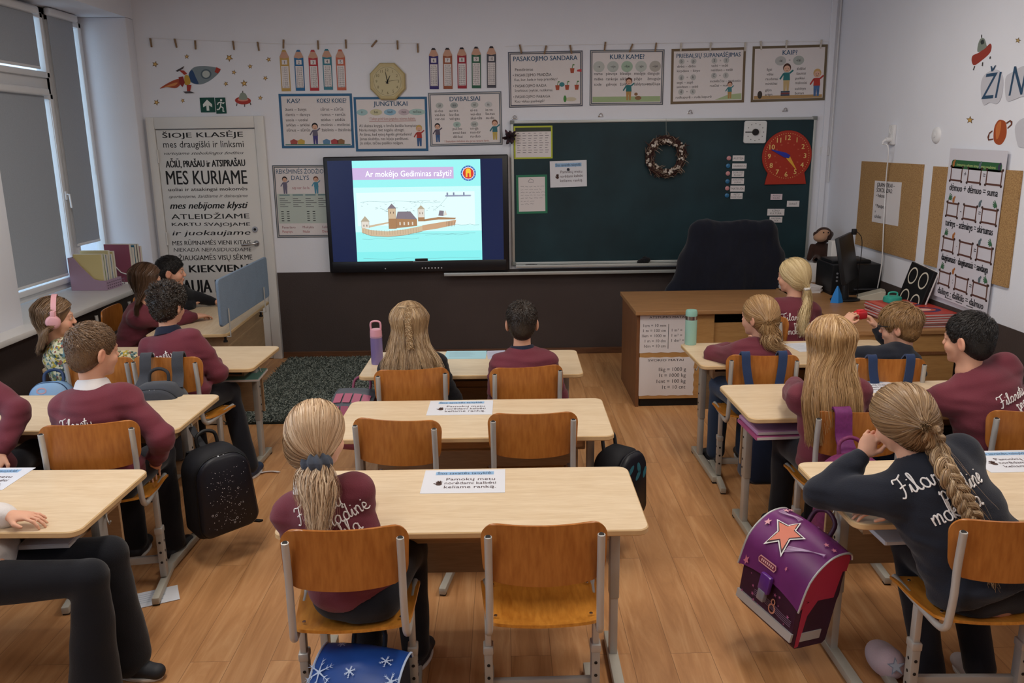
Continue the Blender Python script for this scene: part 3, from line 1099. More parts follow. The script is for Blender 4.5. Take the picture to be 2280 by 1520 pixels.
def rot_x(a): c, s = math.cos(R(a)), math.sin(R(a)); return np.array([[1, 0, 0], [0, c, -s], [0, s, c]], float)
def rot_y(a): c, s = math.cos(R(a)), math.sin(R(a)); return np.array([[c, 0, s], [0, 1, 0], [-s, 0, c]], float)
def spl(P, n):
	"""Catmull-Rom through the control points P, resampled to n points"""
	P = np.asarray(P, float)
	m = len(P)
	Q = np.vstack([2 * P[0] - P[1], P, 2 * P[-1] - P[-2]])
	t = np.linspace(0, m - 1 - 1e-6, n)
	i = t.astype(int)
	f = (t - i)[:, None]
	p0, p1, p2, p3 = Q[i], Q[i + 1], Q[i + 2], Q[i + 3]
	return 0.5 * (2 * p1 + (p2 - p0) * f + (2 * p0 - 5 * p1 + 4 * p2 - p3) * f ** 2 + (3 * p1 - p0 - 3 * p2 + p3) * f ** 3)
def strands(name, P, rad, mat, parent, org, tint, sides=3):
	"""P (n,m,3) polylines, rad (m,) or (n,m): one mesh of fine tapering locks"""
	P = np.asarray(P, float)
	n, m, _ = P.shape
	rad = np.broadcast_to(np.asarray(rad, float), (n, m))
	T = np.gradient(P, axis=1)
	T /= np.maximum(np.linalg.norm(T, axis=2, keepdims=True), 1e-9)
	ref = np.where(np.abs(T[..., 2:3]) < 0.9, np.array([0, 0, 1.0]), np.array([0, 1.0, 0]))
	A = np.cross(T, ref)
	A /= np.maximum(np.linalg.norm(A, axis=2, keepdims=True), 1e-9)
	B = np.cross(T, A)
	ring = []
	for k in range(sides):
		a = 2 * PI * k / sides
		ring.append(P + rad[..., None] * (A * math.cos(a) + B * math.sin(a)))
	Vv = np.stack(ring, 2).reshape(-1, 3)
	base = (np.arange(n)[:, None, None] * m + np.arange(m - 1)[None, :, None]) * sides
	k = np.arange(sides)[None, None, :]
	k2 = (k + 1) % sides
	F = np.stack([base + k, base + k2, base + sides + k2, base + sides + k], -1).reshape(-1, 4)
	tt = np.repeat(np.asarray(tint, float), m * sides)
	return np_mesh(name, Vv, F, mat, parent, {'tint': ('FLOAT', tt)}, org)
GLY = {
	'F': (1.25, [[(0.0, 1.55), (0.15, 1.9), (0.6, 1.85), (1.0, 1.95), (1.35, 2.1)], [(0.75, 1.85), (0.72, 1.1), (0.62, 0.3), (0.4, -0.15), (0.1, -0.05)], [(0.35, 0.9), (0.75, 1.0), (1.1, 1.0)]]),
	'i': (0.55, [[(0, 0.1), (0.25, 0.9), (0.22, 0.2), (0.35, 0), (0.55, 0.2)], [(0.3, 1.35), (0.31, 1.45)]]),
	'l': (0.5, [[(0, 0.1), (0.35, 1.6), (0.27, 1.95), (0.12, 1.6), (0.15, 0.3), (0.3, 0), (0.5, 0.2)]]),
	'a': (0.95, [[(0.65, 0.8), (0.4, 1.0), (0.1, 0.7), (0.1, 0.2), (0.35, 0), (0.6, 0.3), (0.66, 0.9), (0.65, 0.25), (0.8, 0), (0.95, 0.15)]]),
	'r': (0.78, [[(0, 0.1), (0.2, 0.95), (0.3, 0.8), (0.5, 0.85), (0.45, 0.3), (0.6, 0), (0.8, 0.2)]]),
	'e': (0.65, [[(0, 0.3), (0.4, 0.5), (0.5, 0.8), (0.3, 1.0), (0.1, 0.6), (0.15, 0.15), (0.4, 0), (0.65, 0.2)]]),
	'ė': (0.65, [[(0, 0.3), (0.4, 0.5), (0.5, 0.8), (0.3, 1.0), (0.1, 0.6), (0.15, 0.15), (0.4, 0), (0.65, 0.2)], [(0.3, 1.4), (0.31, 1.5)]]),
	't': (0.62, [[(0.1, 0.2), (0.3, 1.7), (0.25, 0.3), (0.4, 0), (0.6, 0.2)], [(-0.05, 1.15), (0.6, 1.22)]]),
	'ų': (0.9, [[(0, 0.9), (0.05, 0.2), (0.3, 0), (0.55, 0.3), (0.6, 0.95), (0.58, 0.2), (0.75, 0)], [(0.62, 0), (0.5, -0.28), (0.72, -0.35)]]),
	'p': (0.8, [[(0, 0.8), (0.15, 1.0), (0.12, -1.0)], [(0.12, 0.7), (0.4, 1.0), (0.65, 0.7), (0.55, 0.15), (0.2, 0.05)]]),
	'd': (0.9, [[(0.6, 0.8), (0.35, 1.0), (0.08, 0.6), (0.12, 0.1), (0.4, 0), (0.6, 0.4), (0.7, 1.9)], [(0.66, 1.0), (0.65, 0.2), (0.85, 0.05)]]),
	'n': (0.75, [[(0, 0.9), (0.08, 0.0)], [(0.06, 0.6), (0.3, 1.0), (0.5, 0.8), (0.48, 0.1), (0.7, 0.1)]]),
	'm': (0.95, [[(0, 0.9), (0.06, 0)], [(0.06, 0.6), (0.25, 1), (0.38, 0.8), (0.38, 0)], [(0.38, 0.6), (0.58, 1), (0.72, 0.8), (0.7, 0.1), (0.9, 0.1)]]),
	'o': (0.8, [[(0.4, 1), (0.1, 0.75), (0.1, 0.2), (0.4, 0), (0.65, 0.3), (0.6, 0.85), (0.4, 1), (0.75, 0.85)]]),
	'k': (0.72, [[(0, 0.1), (0.2, 1.7), (0.1, 1.9), (0.08, 0)], [(0.08, 0.5), (0.4, 0.95), (0.45, 0.7), (0.12, 0.5), (0.5, 0.05), (0.65, 0.15)]]),
	'y': (0.7, [[(0, 0.9), (0.05, 0.3), (0.3, 0.1), (0.5, 0.5), (0.55, 0.95), (0.45, -0.6), (0.2, -0.9), (0.05, -0.6)]]),
}
def script_strokes(s, x, y, h):
	out = []
	for ch in s:
		w, st = GLY[ch]
		for p in st: out.append([(x + a * h, y + b * h) for a, b in p])
		x += w * h
	return out, x
PRINT_LINES = [('Filaretų', -0.105, 0.040), ('pradinė', -0.030, -0.008), ('mokykla', -0.070, -0.056)]
# ================================================================== the pupils
def ik(S, W, l1, l2, hint):
	d = W - S
	L = min(np.linalg.norm(d), (l1 + l2) * 0.995)
	u = unit(d)
	a = (l1 * l1 - l2 * l2 + L * L) / (2 * L)
	hgt = math.sqrt(max(l1 * l1 - a * a, 1e-6))
	hv = hint - u * (hint @ u)
	return S + u * a + unit(hv) * hgt, S + u * L
def add_hand(s, W, d, nrm, side, curl=20, spread=1.0, sc=1.0):
	"""palm, four jointed fingers of different length and a thumb from the side of the palm"""
	d = unit(d)
	nrm = unit(nrm - d * (nrm @ d))
	ac = np.cross(d, nrm)
	M = np.stack([ac, d, nrm], 1)
	s.cone(W - d * 0.02 * sc, W + d * 0.02 * sc, 0.021 * sc, 0.022 * sc, 0.012, nrm, 0.75)
	s.ell(W + d * 0.042 * sc, (0.034 * sc, 0.042 * sc, 0.0145 * sc), M, 0.012)
	for j, (o, l, r) in enumerate(((-0.0255, 0.046, 0.0062), (-0.009, 0.056, 0.0068), (0.008, 0.060, 0.0070), (0.025, 0.054, 0.0068))):
		o, l = o * sc * side * spread, l * sc
		p = W + d * (0.076 - 0.004 * abs(j - 2)) * sc + ac * o
		dd = unit(d + ac * o * 4 * (spread - 0.6))
		ang = 0.0
		for q, f in enumerate((0.45, 0.32, 0.25)):
			ang += curl * (0.75, 1.05, 0.8)[q] + 3 * j
			v = dd * math.cos(R(ang)) - nrm * math.sin(R(ang))
			e = p + v * l * f * 1.12
			s.cone(p, e, r * sc * (1 - 0.08 * q), r * sc * (0.94 - 0.10 * q), 0.004)
			p = e
	b = W + d * 0.018 * sc + ac * side * 0.026 * sc - nrm * 0.004
	m = b + unit(d * 0.75 + ac * side * 0.65 - nrm * 0.25) * 0.032 * sc
	s.cone(b, m, 0.0105 * sc, 0.0085 * sc, 0.008)
	s.cone(m, m + unit(d * 0.95 + ac * side * 0.15 - nrm * 0.3) * 0.027 * sc, 0.0085 * sc, 0.0066 * sc, 0.004)
PEOPLE = {}
HAIR_Q = 1.0
def person(key, label, hip, head, yaw=0, hr=(0, 0, 0), seat=0.445, top=None, collar=None, handL=None, handR=None, elL=None, elR=None,
		   kneeL=None, kneeR=None, ankL=None, ankR=None, hair='short', hcol='brown', skin='#d9a58a', vox=0.005, prt=True, tail=None, tie=None,
		   build=1.0, trousers=None, seed=0, curlL=15, curlR=15, shoe='#2b2d33', nL=None, nR=None, dL=None, dR=None, hscale=1.0, kw=None):
	kw = kw or {}
	top = top or M_MAROON
	collar = collar or top
	trousers = trousers or M_TROUSER
	rg = np.random.RandomState(seed + 11)
	Hc = V3(*head)
	Bt = rot_z(yaw)
	r0, f0 = Bt[:, 0], Bt[:, 1]
	Hm = rot_z(hr[0]) @ rot_x(-hr[1]) @ rot_y(hr[2])
	hs = hscale
	P = V3(hip[0], hip[1], seat + 0.085)
	org = V3(hip[0], hip[1], 0)
	N = Hc - Hm[:, 2] * 0.115 * hs - Hm[:, 1] * 0.012 - V3(0, 0, kw.get('neck', 0.055))
	u = unit(N - P)
	L = np.linalg.norm(N - P)
	r = unit(r0 - u * (r0 @ u))
	f = np.cross(u, r)
	C = P + u * L * 0.58 - f * 0.008
	sw = 0.132 * build
	SL, SR = N - u * 0.064 - r * sw, N - u * 0.064 + r * sw
	l1, l2 = 0.232, 0.205
	WL = V3(*handL) if handL is not None else org + f0 * 0.25 - r0 * 0.07 + V3(0, 0, seat + 0.19)
	WR = V3(*handR) if handR is not None else org + f0 * 0.25 + r0 * 0.07 + V3(0, 0, seat + 0.19)
	EL, WL = ik(SL, WL, l1, l2, V3(*elL) if elL is not None else -r * 0.45 - u * 0.9 - f * 0.25)
	ER, WR = ik(SR, WR, l1, l2, V3(*elR) if elR is not None else r * 0.45 - u * 0.9 - f * 0.25)
	HL, HR = P - r0 * 0.075 - V3(0, 0, 0.01), P + r0 * 0.075 - V3(0, 0, 0.01)
	KL = V3(*kneeL) if kneeL is not None else HL + f0 * 0.34 - r0 * 0.02 + V3(0, 0, 0.0)
	KR = V3(*kneeR) if kneeR is not None else HR + f0 * 0.34 + r0 * 0.02 + V3(0, 0, 0.0)
	AL = V3(*ankL) if ankL is not None else V3(KL[0], KL[1], 0.085) + f0 * 0.02
	AR = V3(*ankR) if ankR is not None else V3(KR[0], KR[1], 0.085) + f0 * 0.02
	dl = unit(V3(*dL)) if dL is not None else unit(WL - EL)
	dr = unit(V3(*dR)) if dR is not None else unit(WR - ER)
	nl = V3(*nL) if nL is not None else V3(0, 0, 1)
	nr = V3(*nR) if nR is not None else V3(0, 0, 1)
	allp = np.array([Hc + 0.14, Hc - 0.14, P - 0.16, P + 0.16, SL, SR, EL, ER, WL + dl * 0.15, WR + dr * 0.15, WL - 0.03, WR + 0.03, KL, KR, AL, AR, SL - 0.08, SR + 0.08])
	lo, hi = allp.min(0) - 0.08, allp.max(0) + 0.08
	lo[2] = 0.03
	s = SDF(lo, hi, vox)
	def hp(x, y, z): return Hc + Hm @ (V3(x, y, z) * hs)
	def he(c, rr, k=0.012, cut=False, M=None): s.ell(hp(*c), tuple(q * hs for q in rr), Hm if M is None else Hm @ M, k, cut)
	he((0, -0.012, 0.022), (0.073, 0.090, 0.080))
	he((0, 0.028, -0.035), (0.058, 0.056, 0.074), 0.02)
	he((0, 0.040, -0.078), (0.040, 0.040, 0.030), 0.02)
	he((0, 0.066, -0.098), (0.020, 0.017, 0.014), 0.014)
	for sx in (-1, 1):
		he((sx * 0.034, 0.056, -0.040), (0.024, 0.026, 0.026), 0.015)
		he((sx * 0.030, 0.090, 0.000), (0.017, 0.011, 0.010), 0.010, True)
		he((sx * 0.030, 0.0735, -0.001), (0.0135, 0.0115, 0.0105), 0.003)
		if kw.get('ear', True):
			he((sx * 0.077, -0.008, -0.016), (0.009, 0.021, 0.033), 0.007, False, rot_x(-8) @ rot_z(sx * 24))
			he((sx * 0.087, -0.004, -0.014), (0.006, 0.011, 0.019), 0.006, True, rot_x(-8) @ rot_z(sx * 24))
		he((sx * 0.0085, 0.095, -0.033), (0.007, 0.008, 0.0065), 0.006)
	he((0, 0.076, 0.016), (0.046, 0.014, 0.011), 0.012)
	s.cone(hp(0, 0.083, 0.004), hp(0, 0.099, -0.028), 0.0065 * hs, 0.0095 * hs, 0.010)
	he((0, 0.0865, -0.0585), (0.020, 0.0075, 0.0052), 0.005)
	he((0, 0.0845, -0.0690), (0.017, 0.0075, 0.0060), 0.005)
	he((0, 0.095, -0.0635), (0.018, 0.006, 0.0016), 0.002, True)
	s.cone(hp(0, -0.022, -0.06), N + u * 0.01, 0.044 * hs, 0.048, 0.02)
	s.cone(N, N - u * 0.03, 0.050, 0.062, 0.03)
	s.cone(SL, SR, 0.040, 0.040, 0.04)
	s.cone(C + u * 0.03, P, 0.105 * build, 0.100 * build, 0.04, f, 0.68)
	for S_, E_, W_ in ((SL, EL, WL), (SR, ER, WR)):
		s.cone(S_, E_, 0.036, 0.031, 0.02)
		s.cone(E_, W_, 0.030, 0.021, 0.015)
	for H_, K_, A_ in ((HL, KL, AL), (HR, KR, AR)):
		s.cone(H_, K_, 0.058, 0.044, 0.03)
		s.cone(K_, A_, 0.043, 0.029, 0.02)
	add_hand(s, WL, dl, nl, 1, curlL, sc=kw.get('hand', 0.98))
	add_hand(s, WR, dr, nr, -1, curlR, sc=kw.get('hand', 0.98))
	Vb, Fb = s.mesh()
	base = np.array(srgb(skin)[:3])
	hl = (Vb - Hc) @ Hm / hs
	tone = np.tile(base, (len(Vb), 1))
	def mask(c, rr): return np.clip(1.6 - 1.6 * (((hl - np.array(c)) / np.array(rr)) ** 2).sum(1), 0, 1)[:, None]
	pink = base * np.array([1.02, 0.74, 0.72])
	for c, rr in (((0.036, 0.08, -0.035), (0.026, 0.04, 0.022)), ((-0.036, 0.08, -0.035), (0.026, 0.04, 0.022)), ((0, 0.105, -0.03), (0.012, 0.015, 0.012)), ((0.082, 0, -0.012), (0.014, 0.03, 0.035)), ((-0.082, 0, -0.012), (0.014, 0.03, 0.035))):
		tone += (pink - tone) * mask(c, rr) * 0.55
	lips = base * np.array([0.82, 0.48, 0.46])
	tone += (lips - tone) * mask((0, 0.092, -0.064), (0.022, 0.018, 0.013))
	brow = np.array(srgb({'black': '#1d1816', 'dark': '#2c221c', 'brown': '#3c2c20'}.get(hcol, '#6e5338'))[:3])
	for sx in (-1, 1):
		tone += (brow - tone) * mask((sx * 0.031, 0.083, 0.0195), (0.0175, 0.02, 0.0042)) * 0.9
	tone *= (1 + 0.05 * wave_noise(Vb, 55, seed + 3))[:, None]
	body = np_mesh('person', Vb, Fb, M_SKIN, None, {'tone': ('FLOAT_COLOR', np.hstack([tone, np.ones((len(tone), 1))]))}, org)
	body.location = org
	tag(body, label, 'person', None)
	for sx in (-1, 1):
		mb = MB()
		T = Matrix.Translation(Vector(hp(sx * 0.030, 0.0745, -0.001) - org)) @ Matrix([list(q) for q in Hm]).to_4x4()
		mb.sphere((0, 0, 0), 0.0118 * hs, M_EYE, 14, T=T) if False else mb.lathe([(max(1e-4, 0.0118 * math.sin(PI * i / 8)), -0.0118 * math.cos(PI * i / 8)) for i in range(9)], M_EYE, 14, T)
		mb.lathe([(0.0001, 0.0126), (0.0052, 0.0112), (0.0054, 0.0100)], M_IRIS, 12, T @ Matrix.Rotation(-PI / 2, 4, 'X'))
		mb.build('eye', body, smooth=60)
	t = SDF(np.minimum.reduce([P - 0.2, SL - 0.12, SR - 0.12, EL - 0.09, ER - 0.09, WL - 0.07, WR - 0.07]),
			np.maximum.reduce([N + 0.06, P + 0.2, SL + 0.12, SR + 0.12, EL + 0.09, ER + 0.09, WL + 0.07, WR + 0.07]), 0.0068)
	t.cone(C + u * 0.045, P + u * 0.04, 0.148 * build, 0.160 * build, 0.03, f, 0.76)
	t.ell(P + u * 0.035, (0.168 * build, 0.132 * build, 0.075), np.stack([r, f, u], 1), 0.03)
	X, Y, Z = t.ax[0][:, None, None] - P[0], t.ax[1][None, :, None] - P[1], t.ax[2][None, None, :] - P[2]
	t.D = np.maximum(t.D, -(X * u[0] + Y * u[1] + Z * u[2] + kw.get('hem', 0.022)))
	t.D = np.maximum(t.D, seat + 0.012 - P[2] - Z)
	t.cone(SL + r * 0.02, SR - r * 0.02, 0.066, 0.066, 0.045, f, 0.95)
	t.cone(N - u * 0.042, N - u * 0.065, 0.058, 0.085, 0.035)
	for S_, E_, W_, sg in ((SL, EL, WL, -1), (SR, ER, WR, 1)):
		t.cone(S_, E_, 0.064 * build ** 0.5, 0.056, 0.035)
		q = W_ + (E_ - W_) * 0.10
		t.cone(E_, E_ + (q - E_) * 0.80, 0.056, 0.045, 0.02)
		t.cone(E_ + (q - E_) * 0.82, q, 0.039, 0.034, 0.012)
		t.cone(E_ + (q - E_) * 0.70, E_ + (q - E_) * 0.76, 0.045, 0.045, 0.01)
	t.wrinkle(0.011, 30, seed + 1, (1, 1, 1.6))
	t.wrinkle(0.0065, 62, seed + 2, (0.5, 0.5, 1.9))
	# neck opening
	t.cone(N - u * 0.012, N + u * 0.10, 0.050, 0.056, 0.008, None, 1, True)
	Vt, Ft = t.mesh()
	tp = np_mesh(kw.get('topname', 'sweatshirt'), Vt, Ft, top, body, None, org)
	if collar is not None:
		mb = MB()
		na = unit(u * 0.8 + Hm[:, 2] * 0.2)
		q = Vector(na).to_track_quat('Z', 'Y').to_matrix().to_4x4()
		T = Matrix.Translation(Vector(N - u * (0.006 if collar in (M_COLLARW, M_COLLARN) else 0.03) - org)) @ q
		prof = [(0.060, 0.0), (0.056, 0.034), (0.055, 0.050), (0.058, 0.054), (0.067, 0.044), (0.080, 0.012), (0.0805, 0.007), (0.072, 0.007)] if collar in (M_COLLARW, M_COLLARN) else [(0.062, -0.004), (0.058, 0.014), (0.055, 0.022), (0.057, 0.025), (0.063, 0.020), (0.070, 0.004)]
		mb.lathe(prof, collar, 36, T, cap=False)
		mb.build('collar', body, smooth=60)
	t = SDF(np.minimum.reduce([P - 0.22, KL - 0.1, KR - 0.1, AL - 0.09, AR - 0.09]), np.maximum.reduce([P + 0.2, KL + 0.1, KR + 0.1, AL + 0.09, AR + 0.09]), 0.008)
	t.cone(HL, HR, 0.080 * build, 0.080 * build, 0.04)
	t.ell(P - V3(0, 0, 0.012), (0.140 * build, 0.108, 0.080), np.stack([r0, f0, V3(0, 0, 1)], 1), 0.03)
	for H_, K_, A_ in ((HL, KL, AL), (HR, KR, AR)):
		t.cone(H_, K_, 0.082 * build, 0.064, 0.03)
	t.D = np.maximum(t.D, seat + 0.001 - t.ax[2][None, None, :])
	for H_, K_, A_ in ((HL, KL, AL), (HR, KR, AR)):
		t.cone(K_, A_ + V3(0, 0, 0.0), 0.062, kw.get('flare', 0.056), 0.02)
	t.wrinkle(0.0045, 24, seed + 5)
	t.wrinkle(0.002, 60, seed + 6)
	Vp, Fp = t.mesh()
	np_mesh('trousers', Vp, Fp, trousers, body, None, org)
	for K_, A_, sg in ((KL, AL, -1), (KR, AR, 1)):
		fd = kw.get('footdir')
		fd = unit(V3(*fd)) if fd is not None else unit(f0 + r0 * sg * 0.12)
		t = SDF(V3(A_[0], A_[1], 0) - 0.2, V3(A_[0], A_[1], 0.14) + 0.2, 0.008)
		bs = V3(A_[0], A_[1], 0)
		t.cone(bs + V3(0, 0, 0.034) - fd * 0.025, bs + V3(0, 0, 0.030) + fd * 0.12, 0.036, 0.034, 0.02, V3(0, 0, 1), 0.85)
		t.cone(bs + V3(0, 0, 0.085), bs + V3(0, 0, 0.045) + fd * 0.04, 0.034, 0.034, 0.03)
		z = t.ax[2][None, None, :]
		t.D = np.maximum(t.D, 0.004 - z)
		Vs, Fs = t.mesh()
		so = np_mesh('shoe', Vs, Fs, flat(shoe, 0.6, noise=0.1, scale=60), body, None, org)
		mb = MB()
		c2 = fd
		poly = [tuple((bs + c2 * (0.045 + 0.098 * math.cos(a)) + np.cross(V3(0, 0, 1), c2) * 0.041 * math.sin(a) - org)[:2]) for a in np.linspace(0, 2 * PI, 21)[:-1]]
		mb.prism(poly, 0.0, 0.014, flat('#d8d4d0', 0.6), bevel=0.003)
		mb.build('sole', so, smooth=40)
	if prt:
		bv = BVHTree.FromPolygons([tuple(p) for p in Vt], [tuple(q) for q in Ft])
		mb = MB()
		tilt = R(kw.get('tilt', 4))
		cen = P + u * (L * kw.get('ph', 0.60)) + r * kw.get('px', 0.0)
		pk = kw.get('pk', 1.0)
		for txt, x0, y0 in PRINT_LINES:
			st, _ = script_strokes(txt, x0 * pk, y0 * pk, 0.0255 * pk)
			for p in st:
				q = spl(np.array([(a, b, 0) for a, b in p]), max(3, len(p) * 4)) if len(p) > 2 else np.array([(a, b, 0) for a, b in p], float)
				out = []
				for a, b, _z in q:
					a, b = a * math.cos(tilt) - b * math.sin(tilt), a * math.sin(tilt) + b * math.cos(tilt)
					hit = bv.ray_cast(Vector(cen + r * a + u * b - f * 0.4), Vector(f))
					if hit[0] is not None: out.append(hit[0] + hit[1] * 0.0008 * (1 if hit[1].dot(Vector(f)) < 0 else -1) - Vector(org))
				if len(out) > 1: mb.tube(out, 0.0024 * pk, M_PRINT, 5)
		if mb.v: mb.build('back_print', body, smooth=60)
	D = dict(body=body, org=org, Hc=Hc, Hm=Hm, hs=hs, N=N, P=P, u=u, r=r, f=f, L=L, WL=WL, WR=WR, EL=EL, ER=ER, SL=SL, SR=SR, Vt=Vt, Ft=Ft, rg=rg, hcol=HAIR[hcol], seed=seed, dl=dl, dr=dr)
	PEOPLE[key] = D
	make_hair(D, hair, tail, tie, kw)
	return body
RAD = np.array([0.0815, 0.0985, 0.0890])
HCEN = np.array([0, -0.012, 0.022])
def scalp(d, k=1.0): return HCEN + RAD * unit_rows(d) * k
def unit_rows(d): return d / np.maximum(np.linalg.norm(d, axis=-1, keepdims=True), 1e-9)
def slerp(a, b, t):
	"""a, b (n,3) unit, t (m,) -> (n,m,3)"""
	w = np.arccos(np.clip((a * b).sum(1), -1, 1))[:, None]
	sw = np.maximum(np.sin(w), 1e-4)
	return (np.sin((1 - t)[None] * w) / sw)[..., None] * a[:, None] + (np.sin(t[None] * w) / sw)[..., None] * b[:, None]
def make_cap(D, fringe=0.0, thick=0.0, nape=-0.085, boy=False, bulk=None, fade=False):
	"""solid under-layer of the hair with a clean hairline"""
	Hc, Hm, hs = D['Hc'], D['Hm'], D['hs']
	s = SDF(Hc - 0.17, Hc + 0.17, 0.005)
	def hp(x, y, z): return Hc + Hm @ (V3(x, y, z) * hs)
	def he(c, rr, k=0.012, cut=False): s.ell(hp(*c), tuple(q * hs for q in rr), Hm, k, cut)
	he((0, -0.013, 0.024), (0.080 + thick, 0.097 + thick, 0.087 + thick))
	if boy: he((0, -0.050, -0.030), (0.064, 0.052, 0.062), 0.03)
	else: he((0, -0.050, -0.030), (0.074, 0.058, 0.070), 0.03)
	he((0, 0.118, -0.045), (0.090, 0.098, 0.098 - fringe), 0.010, True)
	if boy:
		for sx in (-1, 1): he((sx * 0.088, 0.012, -0.040), (0.030, 0.040, 0.048), 0.010, True)
	else:
		he((0, -0.02, -0.168), (0.12, 0.12, 0.06), 0.012, True)
	Vv, F = s.mesh()
	hl = (Vv - Hc) @ Hm / hs
	tint = (0.30 if boy else 0.45) + 0.12 * wave_noise(hl, 150, D['seed']) + 0.10 * wave_noise(hl, 400, D['seed'] + 1)
	o = np_mesh('hair', Vv, F, D['hcol'], D['body'], {'tint': ('FLOAT', np.clip(tint, 0, 1))}, D['org'])
	D['bv'] = BVHTree.FromPolygons([tuple(p) for p in hl], [tuple(q) for q in F])
	D['hl'] = hl
	nn = np.empty(len(Vv) * 3, np.float32)
	o.data.vertices.foreach_get('normal', nn)
	D['hn'] = nn.reshape(-1, 3) @ Hm
	return o
def hug(D, P, lo, hi, zmin=-9.0, rg=None):
	"""lay the points (head space) on the surface of the under-layer, lifted a little"""
	n, m, _ = P.shape
	lift = rg.uniform(lo, hi, n)
	near = D['bv'].find_nearest
	for i in range(n):
		for j in range(m):
			p = P[i, j]
			if p[2] < zmin: continue
			c, nr, k, d = near(p)
			if c is None: continue
			P[i, j] = (c.x + nr.x * lift[i], c.y + nr.y * lift[i], c.z + nr.z * lift[i])
	return P
def ribbons(name, P, w, out, D, parent, tint, rg, twist=0.35):
	"""P (n,m,3): fine flat locks whose faces look along out (n,m,3)"""
	n, m, _ = P.shape
	w = np.broadcast_to(np.asarray(w, float), (n, m))
	T = unit_rows(np.gradient(P, axis=1))
	A = unit_rows(np.cross(T, out))
	a = rg.normal(size=(n, 1, 1)) * twist
	B = np.cross(A, T)
	A = A * np.cos(a) + B * np.sin(a)
	Vv = np.stack([P - A * w[..., None], P + A * w[..., None]], 2).reshape(-1, 3)
	b = (np.arange(n)[:, None] * m + np.arange(m - 1)[None]) * 2
	F = np.stack([b, b + 1, b + 3, b + 2], -1).reshape(-1, 4)
	return np_mesh(name, Vv, F, D['hcol'], parent, {'tint': ('FLOAT', np.repeat(np.asarray(tint, float), m * 2))}, D['org'])
def world_pts(D, P): return D['Hc'] + (P * D['hs']) @ D['Hm'].T
def rand_dirs(rg, n, ok):
	out = []
	while len(out) < n:
		v = unit_rows(rg.normal(size=(n * 3, 3)))
		out += list(v[ok(v)])
	return np.array(out[:n])
def tints(rg, n, lo=0.15, hi=1.0): return np.clip(lo + (hi - lo) * rg.beta(2.2, 2.2, n), 0, 1)
def bundle(center, n, m, rg, prof, jitter=0.006, lenvar=0.25, wave=0.0, nc=16, clump=0.7):
	"""n strands following a centre line, gathered into nc locks towards the tips; returns points and outward normals"""
	ts = np.linspace(0, 1, m)
	C = spl(center, 90)
	cp, cr, cl, cw = rg.rand(nc) * 2 * PI, np.sqrt(rg.rand(nc)), 1 - lenvar * rg.rand(nc) ** 1.5, rg.rand(nc) * 6
	k = rg.randint(0, nc, n)
	end = cl[k] * (1 - 0.12 * rg.rand(n))
	t = ts[None] * end[:, None]
	idx = t * 89
	j = np.minimum(idx.astype(int), 88)
	c = C[j] + (C[j + 1] - C[j]) * (idx - j)[..., None]
	T = unit_rows(np.gradient(C, axis=0))[j]
	A = unit_rows(np.cross(T, np.array([0.3, 1.0, 0.1])))
	B = np.cross(T, A)
	mx = clump * t
	x = np.sqrt(rg.rand(n))[:, None] * (1 - mx) + cr[k][:, None] * mx
	ph0 = rg.rand(n) * 2 * PI
	ex = (np.cos(ph0)[:, None] * (1 - mx) + np.cos(cp[k])[:, None] * mx) * x
	ey = (np.sin(ph0)[:, None] * (1 - mx) + np.sin(cp[k])[:, None] * mx) * x
	R_ = np.vectorize(prof)(t)
	off = A * (R_ * ex)[..., None] + B * (R_ * ey * 0.75)[..., None]
	off += A * (np.sin(t * 10 + cw[k][:, None]) * wave * t)[..., None]
	off += np.cumsum(rg.normal(size=(n, m, 3)), 1) * (jitter / math.sqrt(m)) * t[..., None]
	return c + off, unit_rows(A * ex[..., None] + B * ey[..., None] + 1e-4)
